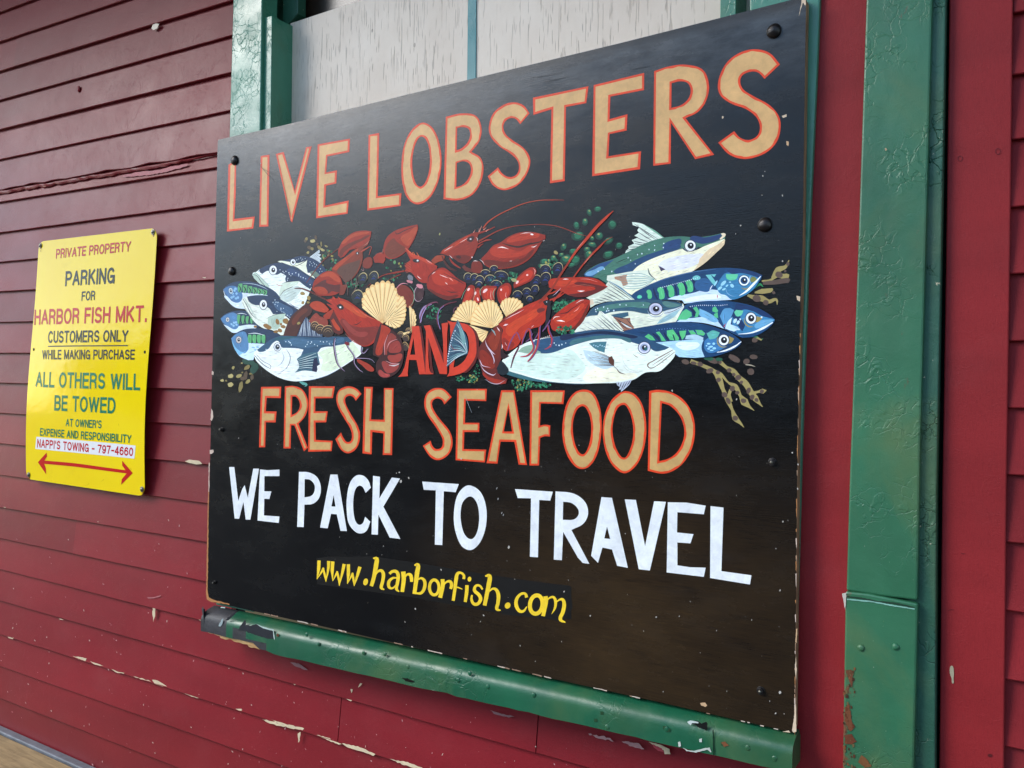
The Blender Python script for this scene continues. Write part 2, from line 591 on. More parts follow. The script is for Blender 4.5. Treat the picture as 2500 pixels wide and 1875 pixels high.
class Art:
    """a group of painted shapes that becomes one mesh; coordinates are read off a close-up with
    origin (ox, oy) and magnification s, then carried onto the face of the sign"""
    def __init__(self, name, base, surf=None, thick=.0000008):
        self.name, self.vs, self.fs, self.cs = name, [], [], []
        self.h = base
        self.step = thick
        self.surf = surf or (lambda px, py, h: at(px, py, 0) + Vector((0, -h, 0)))
        self.fr = (0, 0, 1)
        self.painterly = False

    def frame(self, ox, oy, s):
        self.fr = (ox, oy, s)
        return self

    def px(self, x, y):
        return Vector((self.fr[0] + x / self.fr[2], self.fr[1] + y / self.fr[2]))

    def raw(self, loops, col):
        """loops: list of closed loops in photo px (first outer, then holes)"""
        flat = [p for lp in loops for p in lp]
        tris = tessellate_polygon([[Vector((p[0], p[1], 0)) for p in lp] for lp in loops])
        b = len(self.vs)
        self.vs += [self.surf(p[0], p[1], self.h) for p in flat]
        for t in tris:
            self.fs.append(tuple(b + i for i in t))
            self.cs.append(col)
        self.h += self.step

    def poly(self, col, pts, holes=(), jitter=0.0):
        L = [[self.px(*p) for p in smooth_loop(pts)]] + [[self.px(*p) for p in smooth_loop(h)] for h in holes]
        if jitter:
            L = [[p + Vector((random.uniform(-jitter, jitter), random.uniform(-jitter, jitter))) for p in l] for l in L]
        self.raw(L, rgb(*col))
        if self.painterly and not holes:
            self.strokes(col, L[0])
        return L

    def strokes(self, col, lp):
        """brush marks of slightly varied paint inside a painted shape, laid side by side along its length"""
        A_ = abs(area(lp))
        if A_ < 110 or len(lp) < 3:
            return
        c = sum(lp, Vector((0, 0))) / len(lp)
        sxx = sum((p[0] - c[0]) ** 2 for p in lp)
        syy = sum((p[1] - c[1]) ** 2 for p in lp)
        sxy = sum((p[0] - c[0]) * (p[1] - c[1]) for p in lp)
        th = .5 * math.atan2(2 * sxy, sxx - syy) + BR.uniform(-.12, .12)
        u, v = Vector((math.cos(th), math.sin(th))), Vector((-math.sin(th), math.cos(th)))
        R_ = max((p - c).length for p in lp)
        def inside(q):
            k = False
            for i in range(len(lp)):
                a, b = lp[i - 1], lp[i]
                if (a[1] > q[1]) != (b[1] > q[1]) and q[0] < (b[0] - a[0]) * (q[1] - a[1]) / (b[1] - a[1]) + a[0]:
                    k = not k
            return k
        w_ = BR.uniform(2.2, 3.2)
        y = -R_ + BR.uniform(0, w_)
        used = False
        while y < R_:
            x = -R_ + BR.uniform(0, 14)
            while x < R_:
                ln = BR.uniform(6, 26)
                p0, p1 = c + u * x + v * y, c + u * (x + ln) + v * (y + BR.uniform(-.4, .4))
                if BR.random() < .62 and all(inside(p0.lerp(p1, t) + v * s_) for t in (-.04, .5, 1.04) for s_ in (-w_ * .5, w_ * .5)):
                    k = BR.choice((.62, .74, .84, 1.12, 1.25, 1.4))
                    cc = rgb(*col)
                    cc = (min(cc[0] * k * BR.uniform(.92, 1.08), .95), min(cc[1] * k, .95), min(cc[2] * k * BR.uniform(.92, 1.1), .95), 1)
                    m_ = p0.lerp(p1, .5)
                    hw = v * w_ * BR.uniform(.18, .42)
                    b = len(self.vs)
                    self.vs += [self.surf(q[0], q[1], self.h) for q in (p0, m_ + hw, p1, m_ - hw)]
                    self.fs.append((b, b + 1, b + 2, b + 3))
                    self.cs.append(cc)
                    used = True
                x += ln + BR.uniform(1, 8)
            y += w_
        if used:
            self.h += self.step

    def letter(self, edge, fill, wd, pts, holes=()):
        L = self.poly(edge, pts, holes)
        inner = [inset(L[0], wd)] + [inset(h, -wd) for h in L[1:]]
        inner = [[q + Vector((mnoise.noise(Vector((q[0] * .06, q[1] * .06, 1))), mnoise.noise(Vector((q[0] * .06, q[1] * .06, 9))))) * 2.0 for q in l] for l in inner]
        self.raw(inner, rgb(*fill))

    def brush(self, col, pts, w=None, step=8):
        """pts (x, y, width) along a stroke"""
        ctr = [(p[0], p[1], 1) for p in pts]
        ws = [p[2] if len(p) > 2 else w for p in pts]
        line = smooth_loop(ctr, False, step)
        # widths along the samples
        cum = [0]
        for i in range(1, len(line)):
            cum.append(cum[-1] + (line[i] - line[i - 1]).length)
        knots = [0]
        for i in range(1, len(pts)):
            best = min(range(len(line)), key=lambda j: (line[j] - Vector(pts[i][:2])).length)
            knots.append(max(cum[best], knots[-1] + 1e-6))
        left, right = [], []
        for i, p in enumerate(line):
            a, b = line[max(i - 1, 0)], line[min(i + 1, len(line) - 1)]
            d = (b - a)
            if d.length < 1e-6:
                continue
            d.normalize()
            k = 0
            while k < len(knots) - 2 and cum[i] > knots[k + 1]:
                k += 1
            f = min(max((cum[i] - knots[k]) / max(knots[k + 1] - knots[k], 1e-6), 0), 1)
            ww = (ws[k] * (1 - f) + ws[k + 1] * f) / 2
            nn = Vector((-d[1], d[0])) * ww
            left.append(self.px(*(p + nn)))
            right.append(self.px(*(p - nn)))
        b = len(self.vs)
        n = len(left)
        self.vs += [self.surf(p[0], p[1], self.h) for p in left + right]
        for i in range(n - 1):
            self.fs.append((b + i, b + i + 1, b + n + i + 1, b + n + i))
            self.cs.append(rgb(*col))
        self.h += self.step

    def blob(self, col, cx, cy, rx, ry, rot=0, n=14, wob=0.0):
        c, s = math.cos(R(rot)), math.sin(R(rot))
        b = len(self.vs)
        ph = random.random() * 6
        for i in range(n):
            t = 2 * math.pi * i / n
            k = 1 + wob * (math.sin(2 * t + ph) * .5 + random.uniform(-.5, .5))
            x, y = rx * k * math.cos(t), ry * k * math.sin(t)
            p = self.px(cx + x * c - y * s, cy + x * s + y * c)
            self.vs.append(self.surf(p[0], p[1], self.h))
        self.fs.append(tuple(range(b, b + n)))
        self.cs.append(rgb(*col))

    def up(self):
        self.h += self.step

    def ring(self, col, cx, cy, rx, ry, w, rot=0, a0=0, a1=360, n=22):
        c, s = math.cos(R(rot)), math.sin(R(rot))
        b = len(self.vs)
        for i in range(n + 1):
            t = R(a0 + (a1 - a0) * i / n)
            taper = 1 if a1 - a0 >= 360 else max(.25, math.sin(math.pi * i / n) ** .6)
            for k in (-.5, .5):
                x, y = (rx + k * w * taper) * math.cos(t), (ry + k * w * taper) * math.sin(t)
                p = self.px(cx + x * c - y * s, cy + x * s + y * c)
                self.vs.append(self.surf(p[0], p[1], self.h))
        for i in range(n):
            self.fs.append((b + 2 * i, b + 2 * i + 1, b + 2 * i + 3, b + 2 * i + 2))
            self.cs.append(rgb(*col))
        self.h += self.step

    def build(self, parent, mt, label=None):
        me = bpy.data.meshes.new(self.name)
        n = len(self.vs)
        o0 = sum(self.vs, Vector()) / n
        me.from_pydata([v - o0 for v in self.vs], [], self.fs)
        at_ = me.color_attributes.new('paint', 'FLOAT_COLOR', 'CORNER')
        cols = []
        for p, c in zip(me.polygons, self.cs):
            if self.painterly and c[0] > .12 and c[0] > 3.2 * c[1]:
                c = (c[0] * .80, c[1] * .86, c[2] * .62, 1)
            for _ in range(p.loop_total):
                cols += list(c)
        at_.data.foreach_set('color', cols)
        # all faces look out of the wall
        for p in me.polygons:
            pass
        me.materials.append(mt)
        bm = bmesh.new()
        bm.from_mesh(me)
        flip = [f for f in bm.faces if f.normal.y > 0]
        bmesh.ops.reverse_faces(bm, faces=flip)
        bm.to_mesh(me)
        bm.free()
        o = bpy.data.objects.new(self.name, me)
        o.location = o0
        link(o, parent)
        if label: o['label'] = label
        return o

# stroke alphabet for printed lines: glyph -> (width, strokes as point lists, y up 0..1)
def _arc(cx, cy, rx, ry, a0, a1, n=9):
    return [(cx + rx * math.cos(R(a0 + (a1 - a0) * i / n)), cy + ry * math.sin(R(a0 + (a1 - a0) * i / n))) for i in range(n + 1)]
GLY = {
    'A': (.62, [[(0, 0), (.31, 1)], [(.62, 0), (.31, 1)], [(.12, .33), (.5, .33)]]),
    'B': (.55, [[(0, 0), (0, 1)], [(0, 1), (.28, 1)] + _arc(.30, .76, .22, .24, 90, -90) + [(0, .52)], [(0, .52), (.3, .52)] + _arc(.32, .26, .23, .26, 90, -90) + [(0, 0)]]),
    'C': (.58, [_arc(.30, .5, .30, .5, 40, 320, 18)]),
    'D': (.58, [[(0, 0), (0, 1)], [(0, 1), (.24, 1)] + _arc(.26, .5, .32, .5, 90, -90, 14) + [(0, 0)]]),
    'E': (.48, [[(0, 0), (0, 1)], [(0, 1), (.48, 1)], [(0, .52), (.44, .52)], [(0, 0), (.48, 0)]]),
    'F': (.46, [[(0, 0), (0, 1)], [(0, 1), (.46, 1)], [(0, .52), (.40, .52)]]),
    'G': (.6, [_arc(.30, .5, .30, .5, 40, 345, 18), [(.32, .44), (.6, .44)], [(.6, .44), (.6, 0)]]),
    'H': (.54, [[(0, 0), (0, 1)], [(.54, 0), (.54, 1)], [(0, .52), (.54, .52)]]),
    'I': (.02, [[(.01, 0), (.01, 1)]]),
    'J': (.4, [[(.4, 1), (.4, .25)] + _arc(.2, .22, .2, .22, 0, -180)]),
    'K': (.56, [[(0, 0), (0, 1)], [(.52, 1), (0, .40)], [(.18, .58), (.56, 0)]]),
    'L': (.44, [[(0, 0), (0, 1)], [(0, 0), (.44, 0)]]),
    'M': (.68, [[(0, 0), (0, 1)], [(0, 1), (.34, .05)], [(.34, .05), (.68, 1)], [(.68, 0), (.68, 1)]]),
    'N': (.54, [[(0, 0), (0, 1)], [(0, 1), (.54, 0)], [(.54, 0), (.54, 1)]]),
    'O': (.64, [_arc(.32, .5, .32, .5, 90, 450, 26)]),
    'P': (.53, [[(0, 0), (0, 1)], [(0, 1), (.28, 1)] + _arc(.30, .73, .23, .27, 90, -90) + [(0, .46)]]),
    'R': (.56, [[(0, 0), (0, 1)], [(0, 1), (.28, 1)] + _arc(.30, .75, .23, .25, 90, -90) + [(0, .50)], [(.32, .50), (.50, .34), (.53, 0)]]),
    'S': (.54, [_arc(.27, .74, .25, .26, 25, 240, 12) + [(.36, .48)] + _arc(.27, .25, .27, .25, 60, -155, 12)]),
    'T': (.54, [[(0, 1), (.54, 1)], [(.27, 1), (.27, 0)]]),
    'U': (.54, [[(0, 1), (0, .27)] + _arc(.27, .27, .27, .27, 180, 360, 12) + [(.54, 1)]]),
    'V': (.6, [[(0, 1), (.3, 0)], [(.3, 0), (.6, 1)]]),
    'W': (.88, [[(0, 1), (.22, 0)], [(.22, 0), (.44, 1)], [(.44, 1), (.66, 0)], [(.66, 0), (.88, 1)]]),
    'X': (.58, [[(0, 0), (.58, 1)], [(0, 1), (.58, 0)]]),
    'Y': (.6, [[(0, 1), (.3, .45)], [(.6, 1), (.3, .45)], [(.3, .45), (.3, 0)]]),
    "'": (.04, [[(.02, 1.0), (.02, .76)]]),
    '.': (.06, [[(.03, .0), (.03, .07)]]),
    '-': (.34, [[(0, .44), (.34, .44)]]),
    '0': (.5, [_arc(.25, .5, .25, .5, 90, 450, 22)]),
    '4': (.52, [[(.38, 0), (.38, 1)], [(.38, 1), (0, .3)], [(0, .27), (.52, .27)]]),
    '6': (.5, [[(.46, .84)] + _arc(.27, .5, .27, .5, 60, 180, 8) + [(.0, .3)], _arc(.25, .31, .25, .31, 90, 450, 18)]),
    '7': (.5, [[(0, 1), (.5, 1)], [(.5, .98), (.3, .5), (.2, 0)]]),
    '9': (.5, [[(.04, .16)] + _arc(.23, .5, .27, .5, -120, 0, 8) + [(.5, .7)], _arc(.25, .69, .25, .31, 90, 450, 18)]),
}

# ================================================================== ground
g = mesh('ground', [(-60, -120, 0), (60, -120, 0), (60, 1.5, 0), (-60, 1.5, 0)], [(0, 1, 2, 3)], mat_simple('worn_asphalt', (74, 74, 74), .9, 0, 40, .5))
g['kind'] = 'structure'

# ================================================================== unseen eave and sheds, inferred from reflections, added and sized to shape them
eave = empty('unseen_roof_overhang', (.5, -.7, 4.02), 'unseen deep board lined roof overhang above the red wall', 'roof')
for i in range(11):
    box('soffit_board', -7, 7, .05 - .14 * (i + 1) + .004, .05 - .14 * i, 4.02, 4.042, M['red_right'], eave, .002)
box('fascia', -7, 7, -1.53, -1.50, 3.94, 4.18, M['green'], eave, .003)
mesh('roof_slope', [(-7, -1.56, 4.19), (7, -1.56, 4.19), (7, 1.2, 5.32), (-7, 1.2, 5.32), (-7, -1.56, 4.22), (7, -1.56, 4.22), (7, 1.2, 5.35), (-7, 1.2, 5.35)],
     [(0, 1, 2, 3), (4, 5, 6, 7), (0, 1, 5, 4), (1, 2, 6, 5), (2, 3, 7, 6), (3, 0, 4, 7)], M['gap'], eave)
shed_m = mat_simple('grey_shed_shingles', (92, 88, 84), .8, 0, 8, .3)
roof_m = mat_simple('dark_shed_roof', (52, 50, 50), .8, 0, 8, .3)
def shed(x0, x1, y, h, cap, label):  # added out of view; heights set to darken what the black board reflects
    o = empty('unseen_wharf_shed', ((x0 + x1) / 2, y, 0), label, 'building', 'unseen sheds across the wharf')
    box('wall', x0, x1, y - 8, y, 0, h, shed_m, o, 0)
    mesh('roof', [(x0 - .3, y + .3, h), (x1 + .3, y + .3, h), (x1 + .3, y - 8.3, h), (x0 - .3, y - 8.3, h), (x0 - .3, y - 4, h + cap), (x1 + .3, y - 4, h + cap)],
         [(0, 1, 5, 4), (2, 3, 4, 5), (0, 4, 3), (1, 2, 5), (0, 3, 2, 1)], roof_m, o)
    k = int((x1 - x0) / 3)
    for i in range(k):
        xx = x0 + (i + .5) * (x1 - x0) / k
        box('window', xx - .5, xx + .5, y, y + .03, 3.2, 4.8, M['void'], o, 0)
shed(-70, -48, -36, 6.6, 2.6, 'long unseen grey shed across the wharf, farthest left of the row')
shed(-45, -24, -34, 6.0, 2.6, 'unseen grey shed across the wharf, second from the left of the row')
shed(-21, -4, -36, 7.0, 2.4, 'unseen grey shed across the wharf, facing the black sign')
shed(-1, 18, -34, 6.2, 2.6, 'unseen grey shed across the wharf, farthest right of the row')

# ================================================================== clapboard wall
YW = 0.060
wall = empty('clapboard_wall', (-.6, YW, 0), 'dark red clapboard wall behind the yellow sign and under the black board', 'wall')
LIPS = [((0, -28), (30, -38)), ((0, 34), (98, 0)), ((0, 101), (302, 0)), ((0, 173), (562, 2)), ((0, 244), (562, 87)), ((0, 316), (562, 177)),
        ((0, 389), (562, 269)), ((0, 463), (530, 372)), ((0, 493), (529, 408)), ((0, 568), (526, 497)), ((0, 640), (525, 590)),
        ((0, 712), (525, 683)), ((0, 787), (522, 774)), ((0, 862), (520, 863)), ((0, 935), (518, 952)), ((0, 1009), (515, 1040)),
        ((0, 1083), (512, 1135)), ((0, 1160), (508, 1230)), ((0, 1239), (504, 1324)), ((0, 1315), (502, 1420)), ((0, 1390), (490, 1515)),
        ((0, 1467), (700, 1666)), ((0, 1549), (700, 1774)), ((0, 1627), (700, 1874)), ((0, 1705), (435, 1875))]
lines = []
for a, b in LIPS:
    pa, pb = at(*a, YW), at(*b, YW)
    lines.append((pa[2], (pb[2] - pa[2]) / (pb[0] - pa[0]), pa[0]))
# continue the courses above the picture and down to the ground
z0, k0, x0 = lines[2]
lines[0] = (z0 + .216, k0, x0)
lines[1] = (z0 + .108, k0, x0)
lines = [(z0 + .108 * i, k0, x0) for i in (6, 5, 4, 3)] + lines
for i in range(1, 4):
    z, k, x = lines[-1]
    lines.append((z - .108, k, x))


def zl(i, x):
    z, k, x0 = lines[i]
    return z + k * (x - x0)


def clap(i, xa, xb, thick=.012, wob=.0006, rough=False):
    n = max(2, int((xb - xa) / .045))
    vs, fs = [], []
    off = random.uniform(-.0012, .0012)
    for j in range(n + 1):
        x = xa + (xb - xa) * j / n
        w_ = wob * (mnoise.noise(Vector((x * 14, i * 3.1, 0))) + .6 * mnoise.noise(Vector((x * 45, i * 7.7, 2))))
        if rough:
            w_ = .006 * mnoise.noise(Vector((x * 9, 3, 0))) + .004 * mnoise.noise(Vector((x * 40, 9, 0)))
        zb, zt = zl(i, x) + w_, zl(i - 1, x) + .014
        yb = YW + off + .0007 * mnoise.noise(Vector((x * 3, i * 1.7, 5)))
        vs += [(x, yb + .0012, zb), (x, yb, zb + .0018), (x, YW + .0125 + off, zt), (x, YW + .024, zt), (x, YW + .0150, zb)]
    for j in range(n):
        a, b = j * 5, j * 5 + 5
        for k in range(5):
            q = (k + 1) % 5
            fs.append((a + k, a + q, b + q, b + k))
    fs.append((0, 1, 2, 3, 4)[::-1])
    fs.append(tuple(n * 5 + k for k in range(5)))
    return mesh('clapboard', vs, fs, M['red'], wall, keep=False)


XL, XC, XR = -5.5, .015, 1.66
JOINTS = {23: [at(175, 1475, YW)[0]], 26: [.42, -3.1], 12: [-1.9, -4.2], 10: [-3.3], 20: [-3.9], 16: [-2.9], 15: [-1.75], 18: [-2.0], 9: [-1.6], 25: [.98], 28: [1.1], 7: [-1.2, -3.6]}
for i in range(1, len(lines)):
    xr = XC if zl(i, 0) > ZB - 1.31 else XR
    xs = [XL] + [x for x in sorted(JOINTS.get(i, [])) if x < xr] + [xr]
    for a, b in zip(xs[:-1], xs[1:]):
        rough = i == 11
        clap(i, a + (.001 if a != XL else 0), b - (.001 if b != xr else 0), rough=rough)

# torn ridge of old caulk under the seventh course
vs, fs = [], []
n = 220
for j in range(n + 1):
    x = XL + (XC - XL) * j / n
    zc = zl(11, x) - .003 + .003 * mnoise.noise(Vector((x * 12, 0, 1)))
    fade = min(1, max(.25, (-.02 - x) * 3))
    hgt = (.0075 + .004 * mnoise.noise(Vector((x * 30, 4, 1)))) * fade
    out = .004 + .003 * mnoise.noise(Vector((x * 36, 7, 1)))
    for k in range(5):
        t = math.pi * (k / 4)
        vs.append((x, YW + .004 - out * math.sin(t) * 1.4 - random.uniform(0, .0008), zc - hgt * (1 - math.cos(t)) * .9 + random.uniform(-.0006, .0006)))
for j in range(n):
    for k in range(4):
        fs.append((j * 5 + k, j * 5 + k + 1, j * 5 + k + 6, j * 5 + k + 5))
mesh('caulk_ridge', vs, fs, M['red'], wall, smooth=False, label='torn lumpy ridge of painted caulk')

# sheathing behind everything
sh = box('sheathing', XL, XC, YW + .026, YW + .05, 0, ZB + 1.3, M['gap'], wall, 0)
sh2 = box('sheathing', XC, 3.6, YW + .06, YW + .09, 0, ZB - 1.31, M['gap'], wall, 0)

# a sunk knot hole in the clapboard
kp = at(190, 217, YW - .0005)
dome('knot', kp + Vector((0, .004, 0)), .008, .0055, M['red'], wall, 14, 3, 1.3)
kp = at(2312 - 2050, 1, YW)

# paint flakes: places where the red came off the lips of the boards
ch = Art('paint_chips', 0, lambda px, py, h: at(px, py, YW - .0004) + Vector((0, -h, 0)))
CRM, GRY = (208, 190, 158), (120, 92, 94)
def flake(col, pts, jit=1.2):
    L = [ch.px(*p) for p in pts]
    out = []
    for i in range(len(L)):
        a, b = L[i], L[(i + 1) % len(L)]
        k = max(1, int((b - a).length / 5))
        for j in range(k):
            out.append(a.lerp(b, j / k) + Vector((random.uniform(-jit, jit), random.uniform(-jit, jit))) * (1 if j else .3))
    ch.raw([out], rgb(*col))
ch.frame(0, 0, 2.766)
flake((214, 200, 176), [(1022, 195), (1030, 168), (1052, 158), (1074, 162), (1062, 190), (1038, 203)], .5)
flake((172, 84, 88), [(815, 1195), (860, 1175), (960, 1158), (1080, 1148), (1140, 1128), (1268, 1104), (1262, 1122), (1130, 1160), (1020, 1180), (900, 1192)], 1.0)
ch.frame(0, 1200, 2.457)
for L in ([(436, 988), (470, 990), (520, 1002), (512, 1018), (470, 1008)], [(540, 1016), (580, 1030), (622, 1046), (600, 1046), (560, 1034)],
          [(668, 1066), (700, 1078), (748, 1088), (740, 1094), (690, 1082)], [(912, 1128), (948, 1134), (975, 1150), (1006, 1174), (960, 1164), (926, 1152)],
          [(1098, 1206), (1150, 1216), (1192, 1240), (1150, 1230)], [(1412, 1304), (1450, 1304), (1444, 1316)], [(1570, 1366), (1640, 1380), (1722, 1408), (1700, 1412), (1620, 1392)],
          [(915, 695), (932, 700), (926, 760), (918, 785)], [(45, 868), (82, 876), (78, 884), (52, 878)], [(1190, 764), (1212, 768), (1212, 776), (1194, 770)],
          [(20, 92), (36, 94), (30, 98)], [(352, 762), (384, 770), (360, 768)], [(800, 1108), (900, 1136), (905, 1142), (820, 1118)]):
    flake(CRM, L, 1.25)
for L in ([(882, 634), (920, 634), (968, 622), (960, 630), (924, 640), (890, 642)],):
    flake((176, 110, 112), L, .5)
ch.frame(500, 1100, 2.14125)
for L in ([(345, 1405), (420, 1428), (520, 1452), (512, 1462), (440, 1450), (380, 1424)], [(585, 1486), (640, 1500), (716, 1534), (700, 1538), (640, 1514)],
          [(716, 1530), (800, 1546), (892, 1588), (880, 1596), (810, 1570), (740, 1548)], [(965, 1612), (1060, 1628), (1140, 1658), (1120, 1664), (1040, 1644)],
          [(512, 1072), (560, 1066), (640, 1088), (696, 1106), (660, 1110), (560, 1096)], [(160, 1348), (196, 1354), (190, 1362)], [(740, 1298), (772, 1304), (764, 1310)],
          [(452, 1214), (480, 1220), (470, 1226)], [(486, 1480), (500, 1470), (494, 1524), (488, 1526)], [(812, 1216), (824, 1218), (812, 1232), (800, 1240)], [(762, 1246), (774, 1250), (768, 1268)]):
    flake(CRM, L, 1.2)
for L in ([(446, 1108), (490, 1112), (540, 1148), (520, 1146), (466, 1124)], [(1492, 1356), (1540, 1372), (1620, 1390), (1590, 1396), (1510, 1376)]):
    flake((140, 104, 106), L, 1.2)
ch.frame(0, 500, 2.2114)
flake(CRM, [(998, 1384), (1020, 1376), (1075, 1382), (1092, 1400), (1060, 1402), (1020, 1394)], .8)
flake(CRM, [(1092, 392), (1112, 390), (1110, 398)], .3)
ch.frame(1200, 1100, 2.14125)
flake(CRM, [(820, 1522), (860, 1530), (930, 1560), (935, 1588), (905, 1588), (900, 1566), (850, 1545)], 1)
flake((176, 70, 80), [(840, 1535), (890, 1556), (905, 1580), (870, 1570), (848, 1552)], 1)
flake((170, 130, 130), [(505, 1480), (610, 1500), (640, 1520), (560, 1505)], 2)
flake((170, 130, 130), [(680, 1520), (770, 1530), (800, 1560), (720, 1545)], 2)
o = ch.build(wall, M['paint'])
o['kind'] = 'stuff'

# random small nicks and flecks on the lower clapboards
fk = Art('paint_flecks', .0004, lambda px, py, h: at(px, py, YW - .0016) + Vector((0, -h, 0)))
rs = random.Random(5)
for i in range(330):
    t = rs.random() ** .8
    px, py = rs.uniform(0, 1900), 1250 + 640 * t
    if py > 1875 or (px < 540 and False):
        continue
    # keep to the bare wall under the sill line
    if px > 480 and py < 1590 + (px - 480) * .235:
        continue
    if py > 1770 + px * .47:
        continue
    fk.frame(px, py, 1)
    c = rs.choice([(196, 160, 156), (190, 140, 140), (205, 190, 175), (160, 96, 100)])
    fk.blob(c, 0, 0, rs.uniform(.5, 1.2), rs.uniform(.8, 3.2), rs.uniform(-60, 30), 6, .3)
o = fk.build(wall, M['paint'])
o['kind'] = 'stuff'

# ================================================================== window opening behind the board
CY = .020
win = empty('boarded_window', (.75, CY, ZB - 1.3), 'green framed window filled with weathered white plywood above the black board', 'window')
slab('casing', [(575, -560), (657, -560), (635, 500), (548, 1560), (470, 1560)][:0] or [(581, -420), (646, -420), (618, 1495), (527, 1477)], CY, YW + .012, M['green'], win, .003, label='weathered pale green left casing board')
# head casing high above the picture and jambs
zt = ZB + 1.02
box('head_casing', -.04, 1.86, CY, YW + .012, zt, zt + .12, M['green'], win, .003)
slab('casing', [(1836, -420), (2018, -420), (2002, 0), (1975, 600), (1957, 1100), (1938, 1800), (1838, 1770), (1830, 0)], CY, .075, M['green'], win, .003, label='green right casing board')
# narrow stop, its front pale and its side in shade
P_ = at(664, 43, .030)
slab('blind_stop', [(644, 43), (664, 38), (657, 620), (636, 620)], .030, .105, M['green'], win, .0015, label='narrow green stop with its end showing')
slab('blind_stop', [(1762, -300), (1802, -300), (1790, 400), (1752, 400)], .040, .105, M['green'], win, .0015)
# deeper jamb and sash frame
slab('jamb', [(634, -420), (668, -420), (640, 700), (612, 700)], .085, .150, M['green_dark'], win, .0015)
slab('sash_stile', [(690, -420), (728, -420), (727, 33), (700, 62), (690, 62)], .096, .125, M['green_dark'], win, .002)
box('window_glass', -.04, 1.86, .150, .156, ZB - 1.2, zt + .1, M['void'], win, 0)
# plywood sheets and the teal stripe over their joint
PY = .100
slab('plywood_panel', [(709, 57), (880, 0), (1152, -92), (1152, 330), (1140, 900), (690, 900)], PY, PY + .012, M['panel'], win, .0008)
slab('plywood_panel', [(1153, -92), (1500, -210), (1860, -330), (1860, 500), (1141, 900), (1153, 330)], PY, PY + .012, M['panel'], win, .0008)
slab('teal_stripe', [(1143, -92), (1163, -99), (1160, 400), (1138, 400)], PY - .003, PY - .0003, M['teal'], win, .0008, wob=.0006, seg=.04)

# sill: a sheet metal wrapped nosing under the board
SA, SB = at(508, 1487, 0), at(1943, 1799, 0)
N = 60
prof = [(.020, .006), (.000, .000), (-.010, -.005), (-.0165, -.010), (-.0200, -.016), (-.0215, -.024), (-.0215, -.044), (-.0212, -.066)]
vs, fs, mi = [], [], []
def bottom_noise(t):
    return .0025 * mnoise.noise(Vector((t * 22, 0, 0))) + .0016 * mnoise.noise(Vector((t * 70, 3, 0)))
cols_ = []
for j in range(N + 1):
    t = j / N
    p = SA.lerp(SB, t)
    drop = .002 - .006 * t
    bn = bottom_noise(t)
    if t < .14:
        bn += .016
    elif t < .17:
        bn += .004
    dent = .0012 * mnoise.noise(Vector((t * 16, 7, 0)))
    row = []
    for k, (yy, zz) in enumerate(prof):
        z = (zz if k < 6 else zz * (1.05 - .26 * t)) + (bn if k == 7 else 0)
        row.append((p[0], yy + (dent if k > 2 else 0), p[2] + z))
    row.append((p[0], -.014, row[-1][2] + .001))
    row.append((p[0], .060, row[-2][2] + .004))
    cols_.append(row)
K = len(cols_[0])
for row in cols_:
    vs += row
for j in range(N):
    for k in range(K - 1):
        fs.append((j * K + k, j * K + k + 1, (j + 1) * K + k + 1, (j + 1) * K + k))
        t = (j + .5) / N
        mi.append(1 if (t < .062 and k < 7) or (.085 < t < .125 and k in (5, 6)) or (.105 < t < .16 and k == 6) else 0)
fs.append(tuple(range(K - 1, -1, -1)))
fs.append(tuple(N * K + k for k in range(K)))
mi += [1, 0]
sill = mesh('sill', vs, fs, [M['green_sill'], M['tar']], win, mi, smooth=True, label='rounded green metal covered sill, torn and black at its left end')
sill.data.set_sharp_from_angle(angle=R(50))
# bare splintered wood under the torn end
vs, fs = [], []
n = 44
for j in range(n + 1):
    t = j / n * .158
    p = SA.lerp(SB, t)
    zt_ = p[2] - .040 + .002 * mnoise.noise(Vector((t * 90, 0, 0)))
    zb_ = p[2] - .060 + .005 * mnoise.noise(Vector((t * 60, 5, 0))) + (.006 if t < .05 else 0) - .004 * (t > .12)
    vs += [(p[0], -.0190, zt_), (p[0], -.0180, zb_), (p[0], .058, zb_ + .004), (p[0], .058, zt_)]
for j in range(n):
    for k in range(4):
        q = (k + 1) % 4
        fs.append((j * 4 + k, j * 4 + q, j * 4 + 4 + q, j * 4 + 4 + k))
fs += [(0, 3, 2, 1), tuple(n * 4 + k for k in range(4))]
mesh('sill_core', vs, fs, M['rawwood'], win, label='bare splintered wood under the torn sill cover')
# lifted curls of black flashing and a loose point at the very end
pe = at(497, 1490, -.018)
mesh('flashing_tatter', [pe + Vector((-.006, -.002, .004)), pe + Vector((.004, -.004, .012)), pe + Vector((.008, -.004, -.030)), pe + Vector((-.002, -.003, -.046)), pe + Vector((-.007, .010, -.028)), pe + Vector((-.010, .012, 0))],
     [(0, 1, 2, 3, 4, 5)], M['tar'], win)
